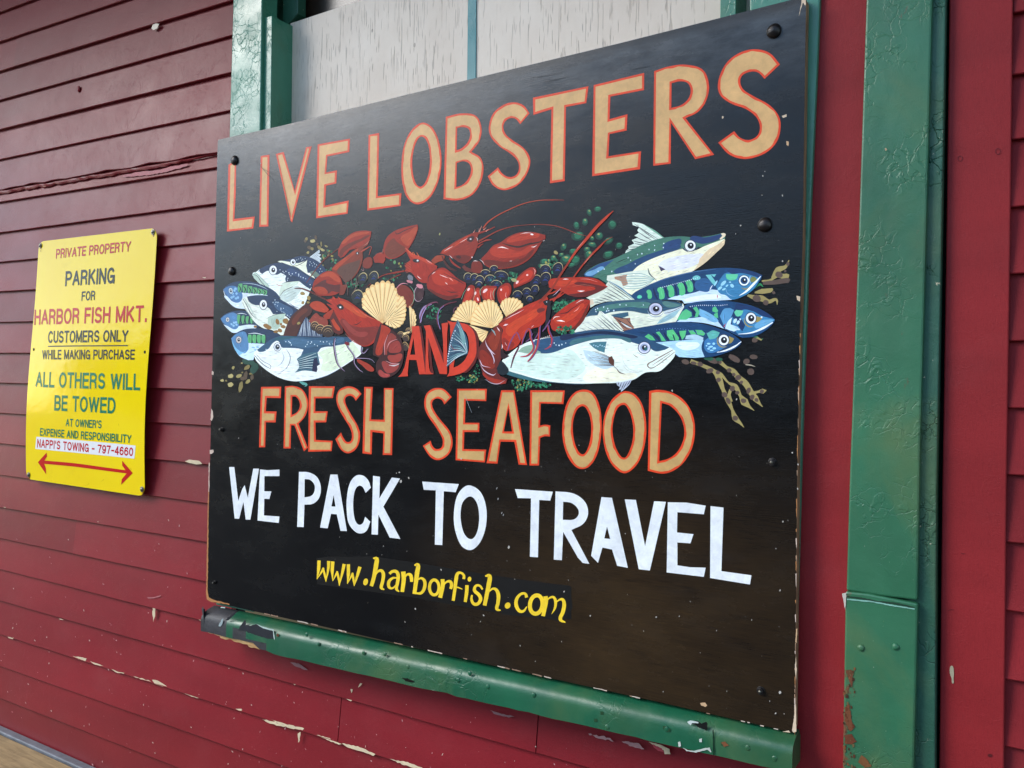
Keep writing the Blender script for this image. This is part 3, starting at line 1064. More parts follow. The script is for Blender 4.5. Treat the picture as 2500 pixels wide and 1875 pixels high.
# ragged edges of the torn green paint, pale chips, joint and nails
st = Art('paint_chips', .0006, lambda px, py, h: at(px, py, -.0220) + Vector((0, -h, 0)))
def flk(fr, col, pts, jit):
    global ch
    st.frame(*fr)
    L = [st.px(*p) for p in pts]
    out = []
    for i in range(len(L)):
        a, b = L[i], L[(i + 1) % len(L)]
        k = max(1, int((b - a).length / 4))
        for j in range(k):
            out.append(a.lerp(b, j / k) + Vector((random.uniform(-jit, jit), random.uniform(-jit, jit))))
    st.raw([out], rgb(*col))
FI, FJ, FQ = (500, 1100, 2.14125), (1200, 1100, 2.14125), (0, 1200, 2.457)
flk(FQ, (40, 42, 46), [(1352, 770), (1378, 748), (1412, 722), (1420, 728), (1388, 756), (1370, 775)], .8)
flk(FQ, (44, 46, 50), [(1440, 810), (1462, 780), (1472, 768), (1478, 800), (1500, 806), (1540, 795), (1580, 818), (1640, 832), (1648, 886), (1600, 880), (1540, 862), (1500, 848), (1470, 836), (1430, 832)], 1.0)
flk(FQ, (150, 165, 165), [(1312, 806), (1330, 770), (1340, 760), (1338, 790), (1322, 810)], .8)
flk(FQ, (172, 190, 180), [(1536, 793), (1580, 812), (1642, 826), (1650, 888), (1644, 886), (1638, 836), (1580, 820)], .4)
flk(FQ, (172, 190, 180), [(1326, 690), (1352, 694), (1350, 700), (1324, 698)], .4)
flk(FQ, (96, 60, 44), [(1658, 856), (1668, 850), (1676, 862), (1668, 872), (1660, 868)], .3)
flk(FI, (20, 16, 14), [(1030, 1188), (1060, 1190), (1100, 1208), (1080, 1212), (1050, 1204)], .6)
flk(FJ, (22, 24, 22), [(1030, 1418), (1070, 1410), (1100, 1424), (1124, 1416), (1130, 1440), (1124, 1464), (1104, 1452), (1060, 1434)], 1.6)
flk(FJ, (196, 206, 200), [(1022, 1418), (1040, 1410), (1080, 1418), (1085, 1425), (1050, 1424), (1040, 1436)], .7)
flk(FJ, (186, 190, 180), [(974, 1524), (986, 1520), (992, 1544), (980, 1550)], .5)
flk(FJ, (186, 190, 180), [(1000, 1552), (1026, 1566), (1060, 1570), (1110, 1556), (1140, 1552), (1150, 1572), (1148, 1580), (1130, 1562), (1070, 1578), (1020, 1570)], .6)
flk(FJ, (190, 196, 186), [(1086, 1508), (1100, 1504), (1100, 1524), (1088, 1524)], .5)
flk(FJ, (14, 40, 28), [(1156, 1460), (1162, 1458), (1166, 1590), (1160, 1592)], .3)
for x, y in ((905, 1448), (925, 1462), (1208, 1532), (1340, 1552), (578, 1372), (545, 1408)):
    flk(FJ, (40, 70, 44), [(x - 9, y - 8), (x + 9, y - 8), (x + 10, y + 8), (x - 8, y + 9)], .8)
flk(FJ, (120, 76, 50), [(1200, 1526), (1222, 1520), (1240, 1540), (1216, 1548)], .8)
o = st.build(win, M['paint'])
o['kind'] = 'stuff'
for fx, fy in ((830, 1058), (942, 1064), (1062, 1132), (1325, 1200), (1385, 1165), (1480, 1235), (595, 1012), (533, 962)):
    p = at(500 + fx / 2.14125, 1100 + fy / 2.14125, -.0216)
    dome('nail_head', p, .0052, .0016, M['green_sill'], win, 10, 3)
for fx, fy in ((220, 1278), (915, 1455), (1340, 1555), (1480, 1610), (605, 1445)):
    p = at(1200 + fx / 2.14125, 1100 + fy / 2.14125, -.0216)
    dome('nail_head', p, .0052, .0016, M['green_sill'], win, 10, 3)

# ================================================================== red boards, green post, shingles to the right
trim = empty('red_trim_board', (1.58, .045, 0), 'flat dark red board between the black sign and the green post', 'trim board')
slab('face_board', [(1938, -520), (2135, -520), (2075, 1990), (1925, 1990)], .030, .075, M['red_right'], trim, .002)

post = empty('green_post', (1.66, .0, 0), 'thick flaking green post standing between two red boards', 'post')
slab('metal_cover', [(2128, -520), (2284, -520), (2276, 0), (2260, 600), (2246, 1100), (2240, 1466), (2150, 1455), (2066, 1442), (2073, 1200), (2095, 600), (2115, 0)], .004, .060, M['green_post'], post, .003, label='upper green cover of the post')
slab('metal_cover', [(2064, 1444), (2120, 1450), (2200, 1466), (2241, 1474), (2231, 1875), (2226, 1990), (2051, 1990), (2057, 1875)], .001, .060, M['green_post'], post, .003, wob=.0008, seg=.02, label='lower green cover of the post with rusty left edge')
slab('back_board', [(2262, -520), (2319, -520), (2309, 0), (2298, 600), (2286, 1200), (2283, 1875), (2286, 1990), (2205, 1990), (2235, 0)], .014, .070, M['green_dark'], post, .002, wob=.0014, seg=.03, label='rough dark green board behind the post face')
for x, y in ((497, 938), (705, 932)):
    p = at(1900 + x / 2.458, 1200 + y / 2.458, .001)
    dome('nail_head', p, .0056, .0032, M['green_post'], post, 14, 4)
pc = Art('paint_chips', .0004, lambda px, py, h: at(px, py, .0005) + Vector((0, -h, 0)))
def pflk(col, pts, jit=.6, fr=(1900, 1200, 2.458)):
    pc.frame(*fr)
    L = [pc.px(*p) for p in pts]
    out = []
    for i in range(len(L)):
        a, b = L[i], L[(i + 1) % len(L)]
        k = max(1, int((b - a).length / 4))
        for j in range(k):
            out.append(a.lerp(b, j / k) + Vector((random.uniform(-jit, jit), random.uniform(-jit, jit))))
    pc.raw([out], rgb(*col))
pflk((196, 190, 176), [(382, 612), (410, 606), (408, 640), (402, 716), (398, 690), (390, 640)])
pflk((184, 168, 134), [(706, 926), (722, 928), (726, 944), (712, 940)], .3)
pflk((176, 150, 118), [(718, 1002), (728, 998), (736, 1012), (724, 1018)], .3, (1900, 0, 2.765))
pflk((104, 66, 46), [(404, 1072), (440, 1070), (448, 1100), (446, 1180), (430, 1150), (412, 1100)], 1)
pflk((104, 58, 40), [(398, 1460), (440, 1452), (470, 1500), (440, 1520), (400, 1510)], 1.2)
pflk((110, 66, 44), [(400, 1290), (425, 1270), (440, 1360), (455, 1420), (430, 1440), (400, 1380)], 1.5)
pflk((120, 80, 50), [(500, 1580), (530, 1600), (560, 1650), (520, 1659), (480, 1620)], 1.2)
pflk((38, 60, 46), [(410, 626), (500, 636), (600, 656), (700, 664), (815, 692), (818, 698), (700, 676), (600, 666), (500, 646), (410, 634)], .7)
pflk((128, 176, 160), [(412, 642), (560, 656), (700, 682), (820, 702), (820, 708), (700, 690), (560, 664), (412, 650)], .5)  # pale highlight painted along the joint of the two covers
rr_ = random.Random(9)
for i in range(70):
    x, y = 392 + rr_.random() ** 1.6 * 70, 1060 + 600 * rr_.random()
    r = rr_.uniform(2, 9)
    pflk(rr_.choice([(92, 52, 34), (126, 80, 50), (70, 44, 32), (108, 92, 60)]), [(x - r * .6, y - r), (x + r * .7, y - r * .8), (x + r, y + r * 1.3), (x - r * .5, y + r * 1.6)], 1.0)
for i in range(60):
    x, y = 430 + 390 * rr_.random(), 60 + 1500 * rr_.random()
    r = rr_.uniform(.8, 2.6)
    pflk(rr_.choice([(120, 150, 120), (90, 124, 84), (150, 160, 140), (60, 90, 60)]), [(x - r, y - r), (x + r, y - r * .8), (x + r, y + r), (x - r * .5, y + r)], .3)
o = pc.build(post, M['paint'])
o['kind'] = 'stuff'

trim2 = empty('red_trim_board', (1.77, .040, 0), 'flat dark red vertical board between the green post and the shingles', 'trim board')
slab('face_board', [(2325, -520), (2480, -520), (2473, 0), (2466, 600), (2457, 1200), (2451, 1875), (2450, 1990), (2289, 1990), (2293, 1875), (2300, 1230), (2310, 600), (2318, 0)], .030, .075, M['red_right'], trim2, .002, wob=.0005, seg=.05)
slab('gap_filler', [(2270, -520), (2340, -520), (2300, 1990), (2250, 1990)], .058, .074, M['gap'], trim2, 0)
tc_ = Art('paint_chips', .0004, lambda px, py, h: at(px, py, .0295) + Vector((0, -h, 0)))
tc_.frame(1900, 1200, 2.458)
tc_.poly((178, 166, 138), [(1032, 1050, 1), (1046, 1046, 1), (1054, 1080, 1), (1052, 1120, 1), (1048, 1152, 1), (1040, 1120, 1), (1030, 1090, 1)])
tc_.frame(1900, 0, 2.765)
for x, y, r in ((1228, 1070, 15), (1483, 1022, 17)):
    tc_.ring((96, 24, 30), x, y, r, r * 1.15, 4)
tc_.frame(1900, 1200, 2.458)
tc_.brush((100, 30, 34), [(1018, 715, 2), (1036, 708, 4), (1056, 710, 2)])
tc_.brush((100, 30, 34), [(1095, 368, 2), (1108, 374, 4), (1122, 370, 2)])
tc_.blob((90, 30, 32), 1270, 1583, 14, 10)
o = tc_.build(trim2, M['paint'])
o['kind'] = 'stuff'

shw = empty('shingle_wall', (1.95, .05, 0), 'dark red shingled wall at the right edge past the trim board', 'wall')
SY = [32, 183, 340, 505, 668, 832, 996, 1159, 1324, 1492, 1660, 1826]
zs = [at(2470, y, .035)[2] for y in SY]
d = (zs[0] - zs[-1]) / 11
zs = [zs[0] + d * k for k in (5, 4, 3, 2, 1)] + zs + [zs[-1] - d * k for k in range(1, 9) if zs[-1] - d * k > .1]
for i in range(1, len(zs)):
    x = at(2470 - (i - 5) * 1.9, 900, .035)[0] + random.uniform(-.0015, .0015)
    first = True
    while x < 3.4:
        wd = random.uniform(.13, .2) if not first else random.uniform(.12, .19)
        zb = zs[i] + random.uniform(-.002, .002) * (0 if first else 1)
        zt_ = zs[i - 1] + .02
        y = .034 + random.uniform(0, .002)
        n = 5
        vs = []
        for j in range(n + 1):
            xx = x + (wd - .003) * j / n
            zz = zb + .0012 * mnoise.noise(Vector((xx * 60, i, 0)))
            vs += [(xx, y + .001, zz), (xx, y, zz + .0015), (xx, y + .012, zt_), (xx, y + .018, zt_), (xx, y + .011, zz)]
        fs = []
        for j in range(n):
            for k in range(5):
                q = (k + 1) % 5
                fs.append((j * 5 + k, j * 5 + q, j * 5 + 5 + q, j * 5 + 5 + k))
        fs += [(4, 3, 2, 1, 0), tuple(n * 5 + k for k in range(5))]
        mesh('shingle', vs, fs, M['red_shingle'], shw)
        x += wd
        first = False
box('sheathing', 1.80, 3.4, .068, .09, 0, ZB + 1.3, M['gap'], shw, 0)

# ================================================================== ledge and flashing at the lower left
LZ = at(100, 1816, YW)[2]
led = empty('wooden_ledge', (-.4, -.2, 0), 'pale bare plank ledge running along the foot of the clapboards at lower left', 'ledge')
y = .030
for i, wd in enumerate((.14, .14, .14)):
    nx = 40
    box('plank', -5.5, 1.4, y - wd, y - .004, LZ - .040 - .001 * i, LZ - .001 * i - .002, M['ledge'], led, .003)
    y -= wd
for x in (-5.0, -3.6, -2.2, -1.0, .2, 1.2):
    box('leg', x, x + .09, -.36, -.27, 0, LZ - .044, M['ledge'], led, .003)
    box('leg', x, x + .09, -.06, .03, 0, LZ - .044, M['ledge'], led, .003)
    box('crosspiece', x + .092, x + .13, -.385, .028, LZ - .13, LZ - .044, M['ledge'], led, .003)
fl = slab('metal_flashing', [(-5.5, LZ - .05), (1.4, LZ - .05), (1.4, LZ + .004), (-5.5, LZ + .004)], .031, .0585, M['grey'], None, .003, px=False)
tag(fl, 'thin grey metal strip between the plank ledge and the red clapboards', 'flashing')

# ================================================================== black painted sign
sign = empty('seafood_sign', (.75, 0, ZB - 1.2), 'large black painted board advertising live lobsters and fresh seafood with a painted heap of fish', 'sign')
outline = [(533, 341), (700, 304), (990, 232), (1200, 181), (1515, 105), (1761, 43), (1950, -5), (1964, -7), (1968, 2), (1966, 120), (1959.5, 600), (1953, 800),
           (1947, 1100), (1943, 1500), (1940, 1778), (1935, 1788), (1925, 1786), (1600, 1712), (1200, 1624), (800, 1532), (515, 1469), (505, 1462), (503.5, 1450), (511, 1200), (518, 900), (531.5, 346)]
slab('board', outline, 0, .019, M['black'], sign, side=M['plyedge'], wob=.0006, seg=.02)

# broken edges: bare plywood where the black paint is gone
we = Art('edge_chips', .0002)
we.frame(0, 0, 1)
def chip(col, pts, jit=.8):
    L = [we.px(*p) for p in pts]
    out = []
    for i in range(len(L)):
        a, b = L[i], L[(i + 1) % len(L)]
        k = max(1, int((b - a).length / 5))
        for j in range(k):
            out.append(a.lerp(b, j / k) + Vector((random.uniform(-jit, jit), random.uniform(-jit, jit))))
    we.raw([out], rgb(*col))
W1, W2 = (206, 184, 168), (176, 122, 76)
for pts in ([(518, 905), (522, 908), (521, 916), (517, 914)], [(516, 998), (520, 1004), (521, 1018), (517, 1028), (514, 1024)], [(512.5, 1099), (521, 1098), (522, 1103), (517, 1108), (512, 1108)]):
    chip(W1, pts, .5)
chip(W2, [(508, 1200), (510, 1200), (509, 1290), (508, 1380), (507, 1440), (510, 1458), (520, 1464), (560, 1474), (560, 1477), (515, 1469), (505, 1463), (503.5, 1450), (505, 1350)], .6)
chip(W1, [(510, 1130), (512, 1130), (511, 1200), (509, 1200)], .5)
for a in range(0, 26):
    t = random.random()
    x = 560 + 1360 * t
    y = 1478.5 + (x - 560) * .2255
    l = random.uniform(4, 30)
    chip(random.choice([W1, (150, 120, 100), (196, 180, 165)]), [(x, y - 1.4), (x + l, y + l * .2255 - 1.2), (x + l, y + l * .2255 + 1.2), (x, y + .9)], .5)
def redge(y):
    P = [(2, 1968), (600, 1959.5), (1100, 1947), (1500, 1943), (1788, 1940)]
    for (a, xa), (b, xb) in zip(P[:-1], P[1:]):
        if y <= b:
            return xa + (xb - xa) * (y - a) / (b - a)
    return 1940
for a in range(46):
    y = 700 + 1080 * random.random() ** .6
    l = random.uniform(3, 26)
    x = redge(y)
    wd = random.uniform(.6, 2.6)
    chip(random.choice([W1, W2, (196, 160, 130)]), [(x - wd, y), (x + .4, y - 2), (x + .3, y + l), (x - wd * .6, y + l * .8)], .4)
for pts in ([(1944, 722), (1953.5, 724), (1953, 736), (1946, 732)], [(1944, 1536), (1947, 1534), (1945, 1570), (1942, 1566)], [(1940, 1740), (1943, 1700), (1944, 1786), (1937, 1788), (1934, 1784)], [(1943, 1600), (1945, 1640), (1943.6, 1662), (1941.5, 1640)],
            [(1950, 42), (1958, 0), (1966, -4), (1967.6, 10), (1966, 14), (1960, 6)], [(1909, 283), (1920, 279), (1921, 285), (1912, 288)], [(1920, 344), (1926, 346), (1925, 357), (1920, 354)],
            [(1709, 1716), (1722, 1715), (1727, 1722), (1722, 1726), (1712, 1722)], [(1910, 1786), (1926, 1783), (1930, 1788), (1914, 1787)], [(1763, 283), (1768, 285), (1765, 290), (1762, 289)]):
    chip(random.choice([(214, 190, 162), (200, 164, 126)]), pts, .5)
o = we.build(sign, M['paint'])
o['kind'] = 'stuff'
# scratches and pale specks on the paint
sp = Art('paint_flecks', .0016)
sp.frame(0, 0, 1)
SCR = [(638, 399, 0), (976, 1153, 1), (980, 1175, 2), (999, 1167, 1), (1243, 1336, 2), (1078, 1391, 1), (1127, 1120, 1), (969, 1155, 0), (1182, 1502, 1), (1015, 1486, 1), (1174, 1517, 0), (990, 1518, 0),
       (1378, 1444, 1), (1642, 954, 1), (1799, 975, 1), (1912, 1273, 1), (1895, 1339, 0), (1905, 1441, 1), (1442, 1503, 1), (1603, 1506, 1), (1659, 1504, 0), (1686, 1468, 0), (1836, 1513, 0), (1750, 1539, 0),
       (1620, 1688, 0), (1905, 1690, 2), (1775, 1687, 0), (1572, 1540, 0), (1271, 1576, 0), (1372, 1566, 0), (1308, 1614, 0), (1863, 430, 1), (1911, 478, 1), (1868, 419, 0), (1861, 477, 0), (1809, 551, 1), (1797, 571, 0), (1880, 1711, 0),
       (1911, 638, 1), (1894, 1741, 1), (1915, 1742, 0), (1935, 1105, 1), (1949, 1134, 1), (1948, 1193, 1)]
for x, y, k in SCR:
    sp.blob((186, 180, 170), x, y, (.9, 1.6, 2.6)[k], (1.6, 2.4, 4.0)[k], random.uniform(-30, 30), 8, .35)
rs = random.Random(11)
for i in range(140):
    x, y = rs.uniform(540, 1930), rs.uniform(560, 1740)
    if y > 1455 + (x - 520) * .22 or (620 < y < 940 and x < 1900):
        continue
    sp.blob(rs.choice([(160, 156, 150), (120, 116, 110), (196, 190, 180)]), x, y, rs.uniform(.35, .8), rs.uniform(.5, 1.6), rs.uniform(-40, 40), 6, .3)
for a, b in (((627, 393), (674, 448)), ((640, 410), (680, 432)), ((1136, 964), (1153, 1008)), ((1300, 190), (1374, 177)), ((1330, 200), (1390, 186)), ((1540, 170), (1600, 158))):
    sp.brush((150, 158, 166) if a[1] > 900 else (22, 26, 30), [(*a, .5), ((a[0] + b[0]) / 2, (a[1] + b[1]) / 2 + 1, .9), (*b, .4)])
for x, y in ((1226, 1252), (1230, 1257), (1214, 1192), (1217, 1218)):
    sp.blob((150, 150, 148), x, y, 1.2, 3, 20, 8, .3)
o = sp.build(sign, M['paint'])
o['kind'] = 'stuff'

# ------------------------------------------------------------------ lettering
OR, TAN, WHT, YEL = (228, 70, 34), (218, 174, 116), (232, 236, 238), (244, 206, 50)
fA, fB, fF, fG, fH, fI, fJ, fK = (500, 0, 2.765), (1200, 0, 2.765), (500, 900, 4.148), (980, 920, 4.366), (1360, 920, 4.0963), (500, 1100, 2.14125), (1200, 1100, 2.14125), (740, 1340, 3.253)
T = Art('lettering', .00028)
def LT(fr, pts, holes=(), wd=4.6):
    T.frame(*fr)
    T.letter(OR, TAN, wd, pts, holes)
LT(fA, [(160, 1112), (185, 1096), (212, 1110), (210, 1300), (200, 1478), (338, 1462), (328, 1542), (150, 1564)])
LT(fA, [(378, 1054), (437, 1044), (430, 1528), (368, 1532)])
LT(fA, [(480, 1040), (533, 1026), (608, 1290), (684, 994), (722, 988), (590, 1502), (580, 1490)], wd=4.2)
LT(fA, [(762, 975), (980, 936), (976, 1026), (828, 1056), (820, 1165), (893, 1150), (888, 1238), (820, 1254), (812, 1388), (972, 1354), (965, 1442), (752, 1474)])
T.build(sign, M['paint'], 'hand painted word LIVE in tan outlined orange')
T = Art('lettering', .00028)
LT(fA, [(1106, 912), (1178, 897), (1168, 1325), (1328, 1304), (1322, 1390), (1098, 1422)])
LT(fA, [(1470, 828, 1), (1540, 866, 1), (1585, 970, 1), (1598, 1100, 1), (1575, 1230, 1), (1520, 1335, 1), (1440, 1380, 1), (1370, 1340, 1), (1335, 1240, 1), (1328, 1110, 1), (1345, 985, 1), (1395, 880, 1)],
   [[(1465, 922, 1), (1505, 968, 1), (1520, 1060, 1), (1515, 1150, 1), (1488, 1232, 1), (1452, 1260, 1), (1420, 1225, 1), (1402, 1140, 1), (1404, 1050, 1), (1428, 960, 1)]])
LT(fA, [(1628, 788), (1735, 766, 1), (1830, 782, 1), (1868, 860, 1), (1855, 950, 1), (1800, 1025), (1862, 1065, 1), (1882, 1145, 1), (1858, 1245, 1), (1800, 1320, 1), (1710, 1352, 1), (1612, 1345)],
   [[(1704, 864), (1740, 858, 1), (1780, 870, 1), (1792, 910, 1), (1775, 960, 1), (1735, 1000, 1), (1700, 1015)], [(1702, 1100), (1745, 1088, 1), (1784, 1104, 1), (1798, 1148, 1), (1780, 1205, 1), (1740, 1248, 1), (1698, 1264)]])
LT(fA, [(2193, 765), (2130, 838), (2092, 800, 1), (2045, 805, 1), (2016, 850, 1), (2032, 905, 1), (2080, 948, 1), (2140, 988, 1), (2182, 1035, 1), (2198, 1090, 1), (2182, 1160, 1), (2145, 1220, 1), (2085, 1267, 1), (2010, 1283, 1), (1945, 1250, 1), (1910, 1190), (1980, 1130), (2010, 1172, 1), (2055, 1195, 1), (2100, 1182, 1), (2121, 1140, 1), (2110, 1085, 1), (2060, 1035, 1), (1985, 985, 1), (1932, 925, 1), (1918, 860, 1), (1945, 770, 1), (2010, 712, 1), (2080, 691, 1), (2150, 710, 1)])
LT(fB, [(280, 660), (655, 582), (640, 696), (503, 722), (495, 1222), (395, 1238), (405, 738), (283, 776)], wd=5.2)
LT(fB, [(690, 575), (1031, 492), (1030, 608), (803, 652), (797, 805), (918, 771), (913, 881), (797, 905), (790, 1055), (1010, 1021), (1003, 1142), (680, 1190)], wd=5.2)
LT(fB, [(1098, 480), (1200, 448, 1), (1310, 437, 1), (1425, 470, 1), (1468, 570, 1), (1450, 680, 1), (1395, 755, 1), (1310, 798), (1504, 1045), (1375, 1075), (1212, 828), (1210, 1105), (1092, 1120)],
   [[(1216, 562), (1275, 549, 1), (1325, 562, 1), (1345, 615, 1), (1325, 672, 1), (1275, 712, 1), (1214, 728)]], wd=5.2)
LT(fB, [(1948, 435), (1843, 533), (1800, 490, 1), (1745, 485, 1), (1692, 512, 1), (1680, 560, 1), (1705, 608, 1), (1780, 655, 1), (1880, 712, 1), (1940, 785, 1), (1952, 860, 1), (1930, 950, 1), (1870, 1020, 1), (1780, 1062, 1), (1690, 1072, 1), (1600, 1040, 1), (1530, 963), (1638, 885), (1680, 930, 1), (1740, 945, 1), (1795, 915, 1), (1812, 860, 1), (1790, 795, 1), (1720, 738, 1), (1620, 700, 1), (1550, 650, 1), (1528, 590, 1), (1545, 500, 1), (1600, 410, 1), (1690, 350, 1), (1790, 333, 1), (1880, 360, 1)], wd=5.4)
T.build(sign, M['paint'], 'hand painted word LOBSTERS in tan outlined orange')

T = Art('lettering', .00028)
TAN = (204, 164, 104)
def L2(fr, pts, holes=(), wd=4.4):
    LT(fr, pts, holes, wd)
L2(fF, [(570, 185), (775, 183), (770, 298), (628, 296), (618, 432), (728, 434), (718, 545), (620, 543), (612, 795), (550, 797)])
L2(fF, [(812, 180), (900, 176, 1), (985, 208, 1), (1036, 290, 1), (1047, 380, 1), (1018, 480, 1), (950, 560), (1045, 800), (1005, 838), (908, 575), (875, 572), (870, 808), (798, 808)],
   [[(886, 282), (920, 284, 1), (955, 325, 1), (962, 385, 1), (935, 440, 1), (882, 470)]], wd=4)
L2(fF, [(1055, 178), (1318, 180), (1298, 298), (1122, 300), (1118, 432), (1246, 432), (1230, 543), (1122, 545), (1125, 722), (1296, 732), (1285, 835), (1048, 842)])
L2(fF, [(1588, 255), (1530, 325), (1500, 285, 1), (1460, 275, 1), (1425, 300, 1), (1430, 360, 1), (1480, 460, 1), (1545, 570, 1), (1573, 660, 1), (1560, 760, 1), (1515, 830, 1), (1445, 857, 1), (1380, 820, 1), (1322, 715), (1380, 645), (1405, 700, 1), (1440, 742, 1), (1480, 730, 1), (1490, 670, 1), (1470, 600, 1), (1410, 500, 1), (1350, 390, 1), (1332, 300, 1), (1355, 225, 1), (1410, 188, 1), (1475, 180, 1), (1540, 205, 1)])
L2(fF, [(1615, 185), (1702, 185), (1685, 515), (1812, 518), (1815, 197), (1912, 197), (1897, 875), (1803, 873), (1810, 655), (1697, 640), (1690, 868), (1598, 858)])
T.build(sign, M['paint'], 'hand painted word FRESH in tan outlined orange')
T = Art('lettering', .00028)
L2(fG, [(538, 215), (458, 295), (430, 247, 1), (385, 230, 1), (342, 248, 1), (327, 290, 1), (350, 360, 1), (420, 460, 1), (510, 570, 1), (545, 670, 1), (535, 770, 1), (480, 850, 1), (390, 888, 1), (310, 855, 1), (228, 735), (312, 680), (335, 740, 1), (375, 770, 1), (425, 755, 1), (442, 700, 1), (430, 640, 1), (370, 540, 1), (280, 410, 1), (245, 310, 1), (258, 200, 1), (310, 140, 1), (380, 118, 1), (460, 135, 1)])
L2(fG, [(595, 128), (912, 128), (905, 258), (685, 252), (678, 490), (832, 490), (830, 588), (672, 588), (666, 770), (905, 776), (890, 912), (578, 888)])
L2(fG, [(1065, 143), (1205, 143), (1340, 940), (1250, 935), (1205, 693), (1058, 690), (1025, 925), (908, 920)], [[(1141, 325), (1180, 583), (1092, 583)]])
L2(fG, [(1375, 143), (1742, 145), (1728, 290), (1486, 283), (1478, 520), (1530, 510, 1), (1588, 518), (1583, 636), (1530, 634, 1), (1480, 650), (1468, 945), (1366, 945)])
L2(fH, [(280, 128, 1), (360, 160, 1), (420, 270, 1), (445, 420, 1), (440, 600, 1), (400, 780, 1), (330, 890, 1), (255, 922, 1), (180, 895, 1), (100, 780, 1), (55, 600, 1), (60, 430, 1), (100, 260, 1), (180, 155, 1)],
   [[(255, 293, 1), (300, 330, 1), (335, 430, 1), (342, 540, 1), (325, 660, 1), (290, 750, 1), (255, 775, 1), (215, 745, 1), (175, 650, 1), (158, 530, 1), (165, 430, 1), (200, 330, 1)]], wd=5)
L2(fH, [(690, 143, 1), (780, 175, 1), (850, 270, 1), (888, 420, 1), (890, 600, 1), (850, 780, 1), (780, 900, 1), (685, 963, 1), (600, 930, 1), (520, 830, 1), (470, 680, 1), (458, 520, 1), (480, 370, 1), (540, 240, 1), (620, 165, 1)],
   [[(670, 280, 1), (715, 330, 1), (750, 430, 1), (763, 550, 1), (750, 660, 1), (710, 770, 1), (670, 810, 1), (625, 775, 1), (580, 680, 1), (555, 540, 1), (570, 410, 1), (610, 310, 1)]], wd=5)
L2(fH, [(922, 142), (1010, 130, 1), (1130, 150, 1), (1260, 225, 1), (1350, 360, 1), (1380, 520, 1), (1355, 700, 1), (1280, 840, 1), (1180, 930, 1), (1060, 968, 1), (908, 940)],
   [[(1048, 262), (1130, 290, 1), (1220, 380, 1), (1268, 500, 1), (1265, 620, 1), (1210, 740, 1), (1130, 810, 1), (1022, 845)]], wd=5)
T.build(sign, M['paint'], 'hand painted word SEAFOOD in tan outlined orange')

T = Art('lettering', .00028)
def LW(fr, pts, holes=()):
    T.frame(*fr)
    T.poly(WHT, pts, holes)
LW(fF, [(247, 996), (300, 996), (340, 1340), (380, 1220, 1), (405, 1180), (436, 1305), (492, 1012), (550, 1013), (462, 1530), (415, 1528), (392, 1350), (348, 1520), (303, 1518)])
LW(fF, [(560, 1020), (640, 1028), (757, 1022), (757, 1088), (605, 1088), (603, 1242), (675, 1242), (655, 1320), (603, 1318), (600, 1487), (757, 1497), (750, 1562), (535, 1538)])
T.build(sign, M['paint'], 'hand painted white word WE')
T = Art('lettering', .00028)
LW(fF, [(955, 1045), (1060, 1052, 1), (1140, 1102, 1), (1176, 1200, 1), (1160, 1305, 1), (1100, 1366, 1), (1010, 1378), (1002, 1605), (936, 1602)], [[(1012, 1118), (1070, 1128, 1), (1112, 1182, 1), (1108, 1250, 1), (1075, 1290, 1), (1010, 1303)]])
LW(fF, [(1273, 1072), (1345, 1072), (1440, 1645), (1375, 1642), (1337, 1475), (1280, 1470), (1245, 1617), (1168, 1610)], [[(1306, 1280), (1325, 1397), (1283, 1395)]])
LW(fF, [(1683, 1205), (1630, 1258), (1600, 1200, 1), (1565, 1185, 1), (1530, 1215, 1), (1508, 1300, 1), (1505, 1430, 1), (1525, 1540, 1), (1560, 1580, 1), (1600, 1565, 1), (1625, 1500), (1677, 1550), (1640, 1640, 1), (1590, 1668, 1), (1530, 1655, 1), (1460, 1570, 1), (1438, 1440, 1), (1440, 1300, 1), (1470, 1160, 1), (1530, 1085, 1), (1600, 1082, 1), (1655, 1130, 1)])
LW(fI, [(880, 132), (916, 137), (913, 250), (978, 141), (1021, 146), (934, 293), (1023, 462), (967, 455), (908, 335), (905, 440), (872, 438)])
T.build(sign, M['paint'], 'hand painted white word PACK')
T = Art('lettering', .00028)
LW(fI, [(1137, 162), (1328, 175), (1312, 218), (1250, 212), (1242, 494), (1203, 492), (1208, 208), (1145, 205)])
LW(fI, [(1385, 182, 1), (1440, 215, 1), (1470, 290, 1), (1472, 380, 1), (1450, 460, 1), (1415, 508, 1), (1380, 520, 1), (1340, 495, 1), (1310, 420, 1), (1302, 340, 1), (1315, 250, 1), (1345, 200, 1)],
   [[(1388, 240, 1), (1418, 265, 1), (1433, 320, 1), (1432, 390, 1), (1415, 445, 1), (1390, 463, 1), (1360, 440, 1), (1342, 385, 1), (1338, 320, 1), (1352, 265, 1)]])
T.build(sign, M['paint'], 'hand painted white word TO')
T = Art('lettering', .00028)
LW(fJ, [(123, 201), (321, 215), (307, 262), (250, 258), (243, 558), (201, 555), (207, 250), (137, 248)])
LW(fJ, [(335, 213), (430, 225, 1), (490, 270, 1), (505, 330, 1), (480, 382, 1), (418, 415), (512, 592), (478, 588), (452, 560), (375, 425), (368, 573), (326, 570)], [[(375, 267), (420, 275, 1), (452, 305, 1), (455, 335, 1), (430, 360, 1), (373, 362)]])
LW(fJ, [(575, 243), (630, 247), (713, 613), (657, 602), (630, 517), (580, 507), (557, 587), (521, 550)], [[(604, 397), (621, 462), (590, 459)]])
LW(fJ, [(697, 255), (755, 258), (803, 500), (850, 265), (912, 268), (828, 627), (770, 620)])
LW(fJ, [(922, 270), (1020, 272), (1120, 288), (1110, 333), (972, 322), (970, 428), (1056, 437), (1040, 485), (972, 480), (972, 600), (1040, 610), (1120, 612), (1110, 660), (916, 637)])
